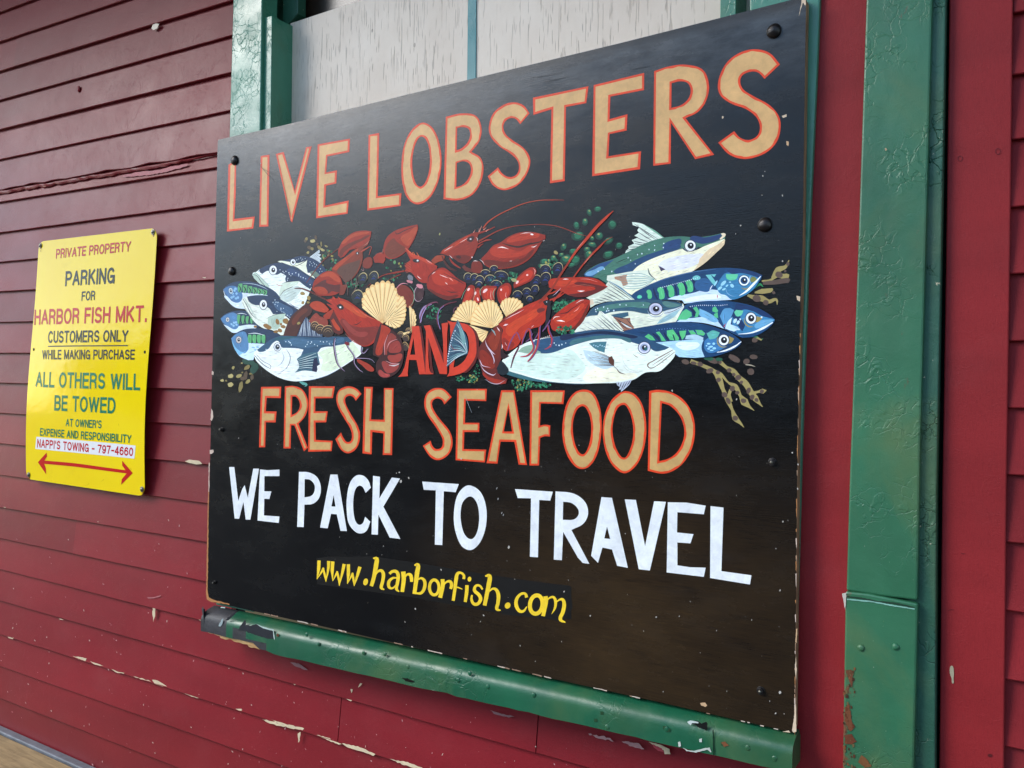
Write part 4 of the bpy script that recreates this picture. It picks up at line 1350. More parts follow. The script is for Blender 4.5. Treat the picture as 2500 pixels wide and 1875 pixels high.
LW(fJ, [(1145, 290), (1213, 298), (1202, 630), (1359, 652), (1351, 700), (1143, 666)])
T.build(sign, M['paint'], 'hand painted white word TRAVEL')

# the slightly lighter patch of repainted board behind the web address
T = Art('repainted_patch', .00012)
T.frame(*fK)
T.poly((19, 18, 17), [(105, 75), (190, 62), (560, 60), (900, 110), (1500, 210), (2130, 300), (2130, 560), (1500, 500), (900, 390), (110, 280)])
T.poly((23, 22, 21), [(1500, 222), (2120, 292), (2140, 470), (2060, 590), (1980, 560), (1580, 520), (1540, 380)])
T.build(sign, mat_paint('touched_up_black', 1.0, .42, .1))

T = Art('lettering', .00028)
T.frame(*fK)
def B(*pts):
    T.brush(YEL, list(pts))
for pts in ([(127, 92, 26), (124, 160, 26), (110, 242, 3)], [(110, 242, 2), (150, 178, 16), (163, 150, 16)], [(158, 150, 14), (176, 220, 18), (182, 262, 3)], [(182, 262, 3), (200, 160, 20), (204, 96, 26)],
            [(236, 100, 28), (232, 170, 26), (236, 256, 3)], [(236, 256, 2), (264, 200, 16), (274, 178, 14)], [(270, 178, 14), (284, 240, 18), (288, 294, 3)], [(288, 294, 3), (314, 180, 22), (327, 120, 26)],
            [(360, 122, 26), (360, 200, 26), (352, 278, 3)], [(352, 278, 2), (386, 212, 16), (396, 190, 14)], [(392, 190, 14), (402, 250, 18), (406, 296, 3)], [(406, 296, 3), (432, 210, 22), (452, 142, 28)],
            [(556, 74, 8), (584, 80, 34), (580, 130, 36), (568, 200, 32), (556, 250, 30), (542, 296, 28)], [(566, 226, 10), (590, 184, 16), (620, 172, 24), (638, 200, 28), (632, 260, 26), (622, 308, 26), (646, 324, 8)],
            [(686, 198, 22), (708, 180, 22), (740, 180, 26), (756, 210, 28), (750, 270, 26), (742, 318, 24), (764, 340, 8)], [(745, 230, 10), (712, 232, 18), (682, 262, 26), (684, 304, 24), (712, 312, 14), (742, 280, 8)],
            [(796, 180, 36), (800, 240, 34), (788, 342, 28)], [(806, 236, 8), (826, 204, 16), (852, 206, 26), (862, 238, 28), (862, 262, 22)],
            [(884, 130, 10), (912, 128, 32), (906, 190, 36), (896, 270, 32), (884, 358, 30)], [(912, 246, 8), (940, 232, 18), (966, 258, 26), (964, 310, 26), (938, 350, 22), (892, 352, 12)],
            [(1108, 240, 30), (1110, 290, 32), (1098, 350, 30), (1088, 388, 34)], [(1118, 290, 8), (1140, 262, 16), (1170, 260, 24), (1180, 290, 26), (1172, 318, 22)],
            [(1276, 240, 22), (1278, 212, 20), (1254, 190, 18), (1228, 196, 26), (1216, 240, 30), (1206, 320, 26), (1192, 412, 24)], [(1200, 302, 6), (1230, 306, 12), (1266, 320, 6)],
            [(1302, 288, 28), (1300, 340, 28), (1288, 422, 24)], [(1426, 322, 14), (1402, 292, 18), (1372, 294, 20), (1362, 330, 26), (1398, 366, 28), (1410, 400, 28), (1388, 436, 26), (1356, 436, 24), (1338, 400, 20), (1342, 366, 14)],
            [(1446, 216, 10), (1480, 216, 34), (1476, 280, 36), (1462, 350, 32), (1442, 450, 30)], [(1478, 340, 8), (1506, 316, 16), (1536, 326, 26), (1552, 370, 30), (1548, 430, 28), (1540, 478, 26), (1570, 488, 8)],
            [(1776, 386, 26), (1764, 356, 20), (1728, 360, 20), (1696, 400, 26), (1694, 450, 30), (1718, 492, 26), (1750, 494, 20), (1778, 458, 8)],
            [(1926, 376, 34), (1930, 420, 32), (1918, 480, 30), (1906, 534, 30)], [(1938, 410, 8), (1960, 388, 14), (1990, 384, 20), (2006, 420, 24), (2000, 470, 18), (1974, 518, 3)],
            [(2004, 430, 6), (2036, 404, 14), (2062, 402, 24), (2074, 440, 30), (2064, 500, 30), (2044, 560, 28), (2084, 584, 8)]):
    B(*pts)
T.blob(YEL, 497, 262, 19, 28, 15); T.blob(YEL, 1322, 240, 15, 20, 10); T.blob(YEL, 1625, 450, 22, 26, 30); T.up()
T.ring(YEL, 1042, 306, 38, 60, 24); T.ring(YEL, 1852, 442, 50, 74, 32, 8)
T.build(sign, M['paint'], 'yellow hand lettered web address www.harborfish.com')

# ------------------------------------------------------------------ bolts of the black sign
for i, (x, y, r, d, kind) in enumerate(((574, 392, .0125, .008, 'r'), (567, 662, .0115, .008, 'r'), (1890, 76.5, .0125, .009, 'r'), (1868, 549, .0125, .009, 'r'))):
    p = at(x, y, 0)
    washer('bolt_washer', p, r * 1.04, .0012, M['bolt'], sign, 24)
    dome('bolt_head', p + Vector((0, -.0012, 0)), r, d, M['bolt'], sign)
for x, y, r in ((542, 1049, .005), (1886, 1128, .0058), (1858, 1686, .0058), (525, 1422, .0038)):
    p = at(x, y, 0)
    washer('nut', p, r * 1.25, .0016, M['bolt'], sign, 20)
    washer('nut', p + Vector((0, -.0016, 0)), r, .005, M['bolt'], sign, 6)
    dome('bolt_head', p + Vector((0, -.0066, 0)), r * .5, .0025, M['steel'], sign, 10, 3)

# ================================================================== yellow sign
ys = empty('parking_sign', at(220, 880, .04), 'yellow enamel private property parking sign with red, black and green lettering and a double arrow', 'sign')
YC = [at(95, 590, .045), at(384, 556, .045), at(353.5, 1212, .045), at(64, 1169, .045)]       # TL TR BR BL
def ysurf(u, v, h=0.0):
    a = YC[0].lerp(YC[1], u)
    b = YC[3].lerp(YC[2], u)
    p = a.lerp(b, v)
    # the plate is bowed: nails pull its corners in
    bow = .010 * math.sin(math.pi * min(max(v, 0), 1)) * (.6 + .4 * math.sin(math.pi * u)) - .004 * math.sin(2 * math.pi * v)
    top = .012 * max(0, (.16 - v) / .16) ** 2
    return p + Vector((-.006 * math.sin(math.pi * v), -bow + top * 0 - h, 0))
def uv_of(px, py):
    """where on the plate a photo point lies"""
    u, v = .5, .5
    tgt = at(px, py, .041)
    for _ in range(12):
        p = ysurf(u, v)
        # aim again on the bowed surface
        tgt = at(px, py, p[1])
        eu = (YC[1] - YC[0]).lerp(YC[2] - YC[3], v)
        ev = (YC[3] - YC[0]).lerp(YC[2] - YC[1], u)
        d = tgt - p
        det = eu[0] * ev[2] - eu[2] * ev[0]
        u += (d[0] * ev[2] - d[2] * ev[0]) / det
        v += (eu[0] * d[2] - eu[2] * d[0]) / det
    return u, v
NU, NV = 24, 40
vs, fs = [], []
W_, H_ = .66, .79
ru, rv = .030 / W_, .030 / H_
def warp(u, v):
    # round the corners of the grid
    du = max(ru - u, 0, u - (1 - ru)) / ru
    dv = max(rv - v, 0, v - (1 - rv)) / rv
    if du > 0 and dv > 0:
        k = max(du, dv) / math.hypot(du, dv)
        cu = ru if u < .5 else 1 - ru
        cv = rv if v < .5 else 1 - rv
        u, v = cu + (u - cu) * k, cv + (v - cv) * k
    return u, v
us = sorted(set([ru * k / 3 for k in range(4)] + [1 - ru * k / 3 for k in range(4)] + [ru + (1 - 2 * ru) * k / NU for k in range(NU + 1)]))
vv_ = sorted(set([rv * k / 3 for k in range(4)] + [1 - rv * k / 3 for k in range(4)] + [rv + (1 - 2 * rv) * k / NV for k in range(NV + 1)]))
us = [a for i, a in enumerate(us) if i == 0 or a - us[i - 1] > 1e-5]
vv_ = [a for i, a in enumerate(vv_) if i == 0 or a - vv_[i - 1] > 1e-5]
nu, nv = len(us), len(vv_)
for hh in (0, -.0012):
    for b in vv_:
        for a in us:
            vs.append(ysurf(*warp(a, b), hh))
for l in range(2):
    o_ = l * nu * nv
    for j in range(nv - 1):
        for i in range(nu - 1):
            q = (o_ + j * nu + i, o_ + j * nu + i + 1, o_ + (j + 1) * nu + i + 1, o_ + (j + 1) * nu + i)
            fs.append(q if l else q[::-1])
rim = [i for i in range(nu)] + [j * nu + nu - 1 for j in range(1, nv)] + [(nv - 1) * nu + i for i in range(nu - 2, -1, -1)] + [j * nu for j in range(nv - 2, 0, -1)]
for i in range(len(rim)):
    a, b = rim[i], rim[(i + 1) % len(rim)]
    fs.append((a, b, b + nu * nv, a + nu * nv))
pl_ = mesh('plate', vs, fs, M['yellow'], ys, smooth=True)
pl_.data.set_sharp_from_angle(angle=R(40))

FY = (0, 500, 2.2114)
def yart(name, h=.0006):
    return Art(name, h, lambda px, py, hh: ysurf(*uv_of(px, py), hh)).frame(*FY)
RED_, INK, GRN = (196, 30, 22), (30, 30, 30), (10, 118, 84)
def yline(txt, quad, col, bold=.175, parent=ys):
    """stroke letters laid out in the four cornered space of one printed line"""
    q = [Vector((FY[0] + a / FY[2], FY[1] + b / FY[2])) for a, b in quad]
    uvq = [Vector(uv_of(*p)) for p in q]
    P = [ysurf(u[0], u[1]) for u in uvq]
    hgt = ((P[3] - P[0]).length + (P[2] - P[1]).length) / 2
    wid = ((P[1] - P[0]).length + (P[2] - P[3]).length) / 2
    th = bold * hgt
    # natural advance widths, then squeeze to the measured width
    gap, sp_ = .26, .42
    nat = 0
    for c in txt:
        nat += (sp_ if c == ' ' else GLY[c][0] + gap)
    nat -= gap
    kx = (wid - th) / nat
    hh = hgt - th
    vs_, fs_ = [], []
    x = th / 2
    def put(xx, yy):
        s, t = xx / wid, 1 - yy / hgt
        p = uvq[0].lerp(uvq[1], s).lerp(uvq[3].lerp(uvq[2], s), t)
        vs_.append(ysurf(p[0], p[1], .0006 + lay[0]))
        return len(vs_) - 1
    lay = [0]
    for c in txt:
        if c == ' ':
            x += sp_ * kx
            continue
        gw, strokes = GLY[c]
        for st_ in strokes:
            pts = [Vector((x + p[0] * kx, th / 2 + p[1] * hh)) for p in st_]
            n = len(pts)
            closed = (pts[0] - pts[-1]).length < 1e-5
            d0, d1 = (pts[1] - pts[0]).normalized(), (pts[-1] - pts[-2]).normalized()
            if not closed:
                ex = th / 2
                pts[0] = pts[0] - d0 * ex * (1 if abs(d0[0]) < .1 or abs(d0[1]) < .1 else .6)
                pts[-1] = pts[-1] + d1 * ex * (1 if abs(d1[0]) < .1 or abs(d1[1]) < .1 else .6)
            prev = None
            for i, p in enumerate(pts):
                a_ = pts[i - 1] if i else (pts[-2] if closed else p)
                b_ = pts[i + 1] if i < n - 1 else (pts[1] if closed else p)
                d = (b_ - a_).normalized()
                nn = Vector((-d[1], d[0])) * th / 2
                i0, i1 = put(*(p + nn)), put(*(p - nn))
                if prev:
                    fs_.append((prev[0], i0, i1, prev[1]))
                prev = (i0, i1)
            lay[0] += .000002
        x += (gw + gap) * kx
    a = Art('lettering', 0)
    a.vs, a.fs, a.cs = vs_, fs_, [rgb(*col)] * len(fs_)
    return a.build(parent, M['yprint'], 'printed words ' + txt)
M['yprint'] = mat_paint('enamel_print', 1.0, .2, .03)
yline('PRIVATE PROPERTY', [(305, 239), (709, 195), (705, 251), (302, 291)], RED_)
yline('PARKING', [(356, 359), (623, 336), (618, 425), (352, 440)], INK)
yline('FOR', [(443, 468), (516, 463), (513, 515), (440, 519)], INK)
yline('HARBOR FISH MKT.', [(188, 566), (798, 542), (794, 633), (185, 649)], RED_)
yline('CUSTOMERS ONLY', [(262, 681), (695, 675), (691, 739), (259, 747)], INK)
yline('WHILE MAKING PURCHASE', [(229, 783), (729, 781), (727, 836), (228, 835)], INK)
yline('ALL OTHERS WILL', [(196, 901), (760, 912), (757, 1002), (192, 984)], GRN)
yline('BE TOWED', [(296, 1027), (626, 1041), (623, 1128), (293, 1111)], GRN)
yline("AT OWNER'S", [(357, 1154), (551, 1164), (548, 1208), (355, 1196)], GRN)
yline('EXPENSE AND RESPONSIBILITY', [(218, 1205), (711, 1242), (708, 1287), (216, 1246)], GRN)
a = yart('underline')
a.brush(INK, [(260, 764, 6), (400, 762, 6), (550, 761, 6), (691, 760, 6)])
a.build(ys, M['yprint'])
a = yart('white_strip', .0004)
a.brush((232, 232, 232), [(194, 1285, 66), (330, 1297, 67), (460, 1309, 69), (600, 1322, 70), (729.5, 1335.5, 71)])
a.build(ys, mat_paint('white_sticker', 1.0, .25, .03))
yline("NAPPI'S TOWING - 797-4660", [(203, 1264), (721, 1311), (719, 1358), (201, 1310)], (196, 14, 30))
a = yart('double_arrow')
a.brush(RED_, [(236, 1389, 18), (400, 1404, 19), (550, 1424, 18), (700, 1444, 17)])
a.poly(RED_, [(206, 1389), (252, 1338), (255, 1358), (236, 1388), (248, 1422), (250, 1455), (206, 1391)])
a.poly(RED_, [(717, 1448), (660, 1381), (661, 1408), (688, 1446), (658, 1482), (655, 1511)])
a.build(ys, M['yprint'], 'red double ended arrow')
for x, y in ((220, 220), (828, 147), (157, 1457), (769, 1536)):
    u, v = uv_of(FY[0] + x / FY[2], FY[1] + y / FY[2])
    p = ysurf(u, v, .001)
    washer('screw_washer', p, .0085, .0015, M['steel'], ys, 16)
    dome('screw_head', p + Vector((0, -.0015, 0)), .0058, .003, M['steel'], ys, 12, 4)
a = yart('rust_stain', .0003)
rs = random.Random(3)
for x, y in ((220, 220), (828, 147), (157, 1457), (769, 1536)):
    for k in range(6):
        a.blob((150, 96, 30), x + rs.uniform(-4, 4), y + 12 + 5 * k * rs.random(), rs.uniform(1, 3), rs.uniform(2, 6), 0, 7, .4)
        a.up()
for x, y in ((700, 1420), (640, 1180), (300, 1100), (750, 600), (210, 950), (480, 1500), (560, 1480)):
    a.brush((170, 130, 30), [(x, y, .4), (x + rs.uniform(-12, 12), y + rs.uniform(4, 9), 1.1), (x + rs.uniform(-20, 20), y + 16, .3)])
o = a.build(ys, M['yprint'])
o['kind'] = 'stuff'
for x, y in ((183, 781), (782, 795)):
    u, v = uv_of(FY[0] + x / FY[2], FY[1] + y / FY[2])
    washer('mounting_hole', ysurf(u, v, .0002), .0048, .0006, M['gap'], ys, 12)

# ================================================================== the painted heap of seafood
N_, M_, O_, L_, Z_, R6, R7, R8 = (520, 560, 4.147), (720, 530, 3.859), (960, 470, 5.027), (1000, 640, 5.185), (1160, 500, 3.6075), (1400, 520, 4.0218), (1400, 700, 4.0218), (1180, 760, 4.254)
HGT = [.0003]
rs = random.Random(21)
def begin(name):
    a = Art(name, HGT[0])
    a.painterly = name != 'lettering'
    return a
def done(a, label=None):
    HGT[0] = a.h + .000003
    o = a.build(sign, M['art'] if a.painterly else M['paint'], label)
    if a.name in ('painted_parsley', 'painted_seaweed', 'painted_shellfish'): o['kind'] = 'stuff'
    return o
NAVY, DNAVY, CREAM, WH = (26, 52, 82), (14, 24, 44), (226, 230, 206), (228, 236, 230)
TEAL, STEEL = (58, 112, 112), (44, 84, 120)
RED, DRED, MRED, BRN = (196, 46, 28), (92, 22, 20), (160, 40, 28), (78, 30, 26)
PURP, LIL = (104, 66, 110), (170, 150, 190)
PARS = [(22, 84, 58), (30, 112, 78), (14, 56, 44), (52, 130, 92), (150, 140, 70)]

def sprinkle(a, fr, cx, cy, rx, ry, n, cols, r, ang=None, wob=.25):
    a.frame(*fr)
    for i in range(n):
        t, k = rs.uniform(0, 6.283), math.sqrt(rs.random())
        q = rs.uniform(.6, 1.25) * r
        a.blob(rs.choice(cols), cx + rx * k * math.cos(t), cy + ry * k * math.sin(t), q, q * rs.uniform(.6, 1), rs.uniform(0, 180) if ang is None else ang, 8, wob)
        if i % 4 == 3: a.up()
    a.up()
def dots(a, fr, pts, r=3.2, col=(206, 226, 236)):
    a.frame(*fr)
    for x, y in pts:
        a.blob(col, x, y, r * rs.uniform(.7, 1.2), r * rs.uniform(.9, 1.6), rs.uniform(-30, 30), 7, .2)
    a.up()
def eye(a, x, y, rx, ry, ring=(226, 230, 232), pup=(18, 20, 30), dark=(34, 44, 66), k=.52, rot=0, iris=None):
    a.blob(dark, x, y, rx * 1.13, ry * 1.13, rot, 18); a.up()
    a.blob(ring, x, y, rx, ry, rot, 18); a.up()
    if iris:
        a.blob(iris, x, y, rx * .72, ry * .72, rot, 16); a.up()
    a.blob(pup, x + rx * .06, y, rx * k, ry * k, rot, 14); a.up()
    a.blob((230, 236, 240), x + rx * .12, y - ry * .16, rx * .16, ry * .18, 0, 8); a.up()
def fanlines(a, col, base, tips, w0=3, w1=5):
    """strokes that spread from a base line to fin tips: list of ((x,y),(x,y))"""
    for (p, q) in tips:
        a.brush(col, [(*p, w0), ((p[0] + q[0]) / 2, (p[1] + q[1]) / 2, w1), (*q, 1.2)])
def mussel(a, fr, cx, cy, rx, ry, rot, rim=(214, 194, 140), body=(8, 13, 34)):
    a = begin('painted_mussel')
    a.frame(*fr)
    a.blob(body, cx, cy, rx, ry, rot, 16, .05); a.up()
    a.ring(rim, cx, cy, rx * .97, ry * .97, 5.5, rot, 185, 355)
    a.ring((40, 60, 110), cx + 2, cy + 4, rx * .6, ry * .62, 4, rot, 190, 350)
    a.ring((110, 130, 160), cx + 3, cy + 6, rx * .36, ry * .36, 3, rot, 200, 330)
    if body[2] == 34: a.brush((24, 46, 104), [(cx - rx * .5, cy + ry * .3, 4), (cx, cy + ry * .1, ry * .3), (cx + rx * .5, cy + ry * .3, 4)])
    else: a.ring((186, 176, 120), cx - 2, cy + 4, rx * .76, ry * .76, 6, 20, 190, 350)
    done(a)
def scallop(a, fr, apex, rim, ribs, col=(226, 184, 120), hi=(240, 210, 150), lo=(150, 102, 58), dk=(92, 60, 36)):
    a = begin('painted_scallop')
    a.frame(*fr)
    line = smooth_loop([(p[0], p[1], 1) for p in rim], False, 4)
    cum = [0]
    for i in range(1, len(line)): cum.append(cum[-1] + (line[i] - line[i - 1]).length)
    tot = cum[-1]
    def pt(s):
        s = min(max(s, 0), 1) * tot
        for i in range(1, len(line)):
            if cum[i] >= s:
                f = (s - cum[i - 1]) / max(cum[i] - cum[i - 1], 1e-6)
                return line[i - 1].lerp(line[i], f)
        return line[-1]
    A = Vector(apex)
    out = [A]
    n = ribs * 6
    for i in range(n + 1):
        s = i / n
        p = pt(s)
        b = abs(math.sin(math.pi * s * ribs)) ** .7
        out.append(A + (p - A) * (.955 + .06 * b))
    a.raw([[a.px(*p) for p in out]], rgb(*col))
    for i in range(ribs):
        s0, s1 = i / ribs, (i + 1) / ribs
        sm = (s0 + s1) / 2
        w_ = tot / ribs
        c = pt(sm)
        d = A + (c - A) * .12
        a.brush(hi, [(d[0], d[1], 1.2), *[((A + (c - A) * k)[0], (A + (c - A) * k)[1], w_ * .62 * k) for k in (.5, .95)]])
        if i:
            e = pt(s0)
            d = A + (e - A) * .08
            m_ = A + (e - A) * rs.uniform(.5, .6)
            q = A + (e - A) * rs.uniform(.84, .97)
            a.brush(lo if i % 2 else (178, 130, 80), [(d[0], d[1], 1.5), (m_[0], m_[1], 4.4), (q[0], q[1], 2)])
            if rs.random() < .55:
                d, q = A + (e - A) * .25, A + (e - A) * .75
                a.brush(dk, [(d[0] + 2, d[1], 1), (q[0] + 2, q[1], 2.4)])
    a.brush(dk, [(out[1][0], out[1][1], 1), (A[0], A[1], 3), (out[-1][0], out[-1][1], 1)])
    done(a)
def hl(a, pts, w=5, col=(240, 226, 220)):
    a.brush(col, [(*pts[0], 1)] + [(*p, w) for p in pts[1:-1]] + [(*pts[-1], 1)])

# ---------------- weed and parsley behind everything
a = begin('painted_seaweed')
OLV = [(150, 136, 82), (126, 112, 66), (172, 158, 104), (84, 68, 52)]
a.frame(*N_)
for x, y, rx, ry, r in ((945, 98, 14, 20, 20), (935, 118, 14, 16, 60), (1042, 84, 12, 26, -10), (1010, 118, 26, 20, 10), (1056, 150, 14, 14, 0), (1097, 148, 10, 24, 0), (978, 186, 22, 20, 20), (1005, 196, 18, 16, 0), (1075, 184, 26, 14, 40), (1147, 170, 16, 10, 30), (962, 234, 14, 14, 0),
                         (1110, 208, 22, 14, 30), (1165, 228, 16, 26, -20), (1117, 275, 12, 24, -10), (1168, 262, 10, 10, 0), (1210, 306, 12, 24, -10)):
    a.blob(rs.choice(OLV), x, y, rx, ry, r, 9, .3)
    a.up()
for x, y, rx, ry, r in ((205, 1400, 18, 16, 0), (180, 1485, 32, 20, 10), (266, 1484, 30, 18, -10), (345, 1398, 32, 22, -30), (94, 1530, 18, 16, 20), (134, 1532, 12, 8, 0), (178, 1572, 34, 22, 0), (282, 1590, 18, 66, 16), (355, 1540, 28, 18, -30), (392, 1458, 22, 14, -20), (330, 1480, 24, 40, 10), (300, 1510, 20, 26, 0), (395, 1500, 20, 26, 20), (292, 1354, 8, 8, 0), (298, 1448, 10, 8, 0)):
    a.blob(OLV[3] if rx in (24, 20) else rs.choice(OLV[:3]), x, y, rx, ry, r, 9, .3)
    a.up()
for x, y, rx, ry, r in ((350, 1340, 60, 30, 20), (420, 1410, 40, 56, 30), (405, 1360, 30, 30, 0)):
    a.blob((26, 66, 54), x, y, rx, ry, r, 10, .25); a.up()
# right hand weed
a.frame(*R7)
OL2, DK = (150, 136, 84), (88, 72, 64)
for pts in ([(1150, 730, 40), (1260, 770, 34), (1380, 830, 40), (1430, 900, 62), (1470, 1010, 36), (1520, 1120, 50), (1560, 1210, 26), (1590, 1290, 60), (1640, 1340, 26), (1676, 1382, 4)],
            [(1400, 830, 24), (1450, 860, 30), (1520, 940, 16), (1590, 980, 50), (1640, 1070, 28), (1680, 1130, 80), (1730, 1180, 24), (1776, 1216, 6)],
            [(1400, 720, 34), (1440, 740, 40), (1500, 790, 30), (1570, 830, 50), (1620, 890, 54), (1690, 950, 60), (1740, 1030, 56), (1790, 1100, 60), (1830, 1150, 22), (1860, 1180, 5)],
            [(1750, 1050, 30), (1820, 1030, 22), (1860, 1025, 50), (1896, 1018, 5)],
            [(1540, 1130, 50), (1530, 1060, 30), (1545, 1010, 30)]):
    a.brush(OL2, pts)
for x, y, rx, ry in ((1100, 738, 38, 26), (1180, 750, 30, 18), (1245, 760, 30, 22), (1340, 826, 36, 26), (1418, 842, 22, 18), (1425, 915, 24, 24), (1485, 1060, 30, 26), (1520, 1120, 24, 34), (1590, 1290, 30, 26), (1370, 725, 60, 26), (1435, 735, 22, 24), (1530, 820, 24, 20), (1575, 862, 18, 18), (1618, 892, 30, 28), (1650, 938, 18, 18),
                     (1560, 1000, 30, 26), (1610, 1040, 20, 20), (1670, 1120, 26, 26), (1720, 1020, 22, 30), (1755, 1085, 26, 26), (1798, 1112, 22, 18), (1850, 1028, 22, 20), (1580, 705, 70, 28), (1700, 735, 30, 30), (1740, 835, 38, 32), (1768, 688, 38, 26), (1780, 525, 30, 24)):
    a.blob(DK, x, y, rx, ry, rs.uniform(-30, 30), 10, .15)
a.up()
a.brush((160, 150, 130), [(1690, 765, 8), (1740, 770, 12), (1786, 785, 3)])
a.blob((34, 84, 62), 1330, 706, 46, 22, 0, 10, .2); a.blob((34, 84, 62), 1430, 714, 34, 18, 0, 10, .2); a.up()
a.brush((60, 118, 78), [(1730, 486, 14), (1790, 490, 22), (1840, 520, 16), (1862, 510, 5)]); a.brush(OL2, [(1800, 500, 20), (1850, 524, 14)])
a.frame(*R6)
for pts in ([(1850, 668, 16), (1930, 660, 20), (2000, 620, 30), (2060, 620, 50), (2100, 600, 14)], [(1950, 640, 20), (2010, 560, 60), (2080, 530, 34), (2100, 500, 20), (2118, 462, 6)], [(2060, 660, 14), (2100, 630, 30), (2110, 600, 20)],
            [(1780, 782, 14), (1850, 770, 50), (1930, 760, 44), (1958, 746, 20)], [(1710, 808, 20), (1780, 830, 50), (1850, 840, 60), (1920, 870, 40), (1990, 850, 26), (2002, 900, 6)]):
    a.brush(OL2, pts)
a.brush(DK, [(1860, 690, 30), (1980, 680, 46), (2100, 662, 50), (2120, 672, 40)])
for x, y, rx, ry in ((2020, 606, 36, 34), (2106, 500, 16, 20), (1800, 838, 44, 34), (1890, 880, 30, 26), (1966, 782, 18, 14), (2080, 570, 12, 12)):
    a.blob(DK, x, y, rx, ry, 20, 10, .15)
a.up()
a.brush((44, 124, 74), [(1780, 740, 12), (1830, 700, 24), (1864, 726, 6)])
done(a, 'olive and brown painted seaweed at both ends of the heap')

a = begin('painted_parsley')
GD, GL, GY = (16, 58, 46), (30, 100, 72), (160, 150, 84)
for fr, pts in ((Z_, [(1005, 68, 22, 34), (1080, 38, 32, 26), (968, 150, 26, 36), (892, 182, 26, 38), (1208, 175, 38, 42), (1094, 274, 34, 38), (1030, 296, 22, 24), (905, 276, 54, 44), (1175, 316, 46, 30), (1268, 360, 32, 32), (1172, 440, 50, 36), (782, 370, 24, 38), (1030, 350, 40, 24), (985, 392, 30, 24), (1000, 440, 38, 44), (860, 410, 36, 26), (800, 480, 56, 40), (880, 490, 44, 50), (850, 530, 36, 20), (690, 470, 26, 30), (760, 440, 26, 18), (645, 500, 20, 20), (610, 500, 40, 28), (590, 540, 40, 22)]),):
    a.frame(*fr)
    for x, y, rx, ry in pts:
        a.blob(GD, x, y, rx, ry, rs.uniform(-30, 30), 12, .12); a.up()
        a.blob(GL, x + rx * .1, y - ry * .15, rx * .7, ry * .6, -20, 10, .2); a.up()
        a.ring((70, 150, 110), x, y, rx * .62, ry * .62, 5, 0, 200, 320)
        if rs.random() < .55:
            a.blob(GY, x + rx * rs.uniform(-.2, .3), y - ry * .4, rx * .28, ry * .22, 0, 8, .3); a.up()
a.blob((150, 134, 84), 712, 420, 20, 16, 20, 8, .2); a.up()
sprinkle(a, O_, 1950, 900, 110, 90, 46, PARS, 17)
sprinkle(a, O_, 1430, 1030, 130, 46, 34, PARS[:4], 15)
sprinkle(a, O_, 1240, 1090, 200, 60, 26, PARS[:4], 14)
sprinkle(a, O_, 480, 1480, 110, 90, 44, PARS[:4], 14)
sprinkle(a, O_, 2060, 1400, 110, 80, 40, PARS[:4], 20)
sprinkle(a, Z_, 820, 880, 70, 50, 26, PARS[:4], 15)
sprinkle(a, L_, 640, 1470, 60, 34, 22, PARS, 12)
sprinkle(a, L_, 790, 1480, 80, 50, 42, PARS, 12)
sprinkle(a, L_, 850, 1380, 40, 90, 20, PARS[:4], 10)
sprinkle(a, L_, 1420, 1540, 150, 70, 84, PARS, 13)
sprinkle(a, L_, 1400, 1600, 60, 40, 24, PARS, 13)
sprinkle(a, L_, 1680, 1560, 110, 34, 34, PARS[:4], 14)
sprinkle(a, M_, 930, 470, 110, 80, 12, PARS, 10)
sprinkle(a, M_, 330, 440, 90, 130, 26, PARS, 12)
sprinkle(a, M_, 560, 640, 90, 60, 30, PARS[:4], 12)
sprinkle(a, M_, 900, 570, 70, 30, 12, PARS[:4], 12)
a.frame(*N_)
a.brush((84, 150, 140), [(880, 1542, 14), (915, 1560, 30), (950, 1572, 20), (930, 1590, 4)])
a.frame(*O_)
a.blob((150, 150, 90), 572, 510, 9, 16, 10, 7, .2); a.blob((90, 140, 90), 20, 856, 16, 26, 10, 8, .2); a.up()
done(a, 'dabs of green painted parsley between the shellfish')

# ---------------- left hand fish
a = begin('painted_fish')
a.frame(*N_)
a.poly((196, 206, 208), [(975, 285), (1040, 235), (1078, 205), (1084, 232), (1070, 246), (1096, 256), (1078, 276), (1100, 300), (1082, 308), (1098, 338), (1050, 330)])
for i in range(7):
    a.brush((60, 70, 90), [(990 + 8 * i, 292 + 5 * i, 2), (1070 + 3 * i, 222 + 17 * i, 3)])
a.poly(NAVY, [(655, 330), (700, 316, 1), (790, 298, 1), (870, 272, 1), (960, 276, 1), (1060, 322, 1), (1140, 400, 1), (1150, 460), (1040, 500), (900, 440, 1), (820, 375)])
a.poly(CREAM, [(655, 326), (690, 318, 1), (780, 330, 1), (860, 342, 1), (905, 330), (955, 310), (945, 370), (960, 440), (1000, 440), (1036, 500), (950, 452, 1), (850, 385, 1), (780, 368, 1), (700, 342, 1)])
a.brush((24, 30, 50), [(690, 332, 3), (800, 372, 4), (870, 360, 5), (950, 312, 7)])
a.brush((24, 30, 50), [(655, 334, 4), (720, 345, 3), (780, 368, 3)])
a.poly((96, 116, 104), [(985, 440, 1), (1020, 420, 1), (1060, 440, 1), (1080, 470, 1), (1030, 480, 1)])
eye(a, 812, 332, 26, 30)
dots(a, N_, [(870, 300), (890, 290), (910, 302), (935, 295), (900, 312), (985, 330), (1000, 345), (1020, 335), (1010, 370), (1035, 380), (1050, 360), (1065, 385), (1090, 400), (980, 360), (1080, 430), (1105, 425), (1030, 350), (850, 310)])
a.frame(*N_)
done(a, 'small dark backed painted fish at the top of the left group')
a = begin('painted_fish')
a.frame(*N_)
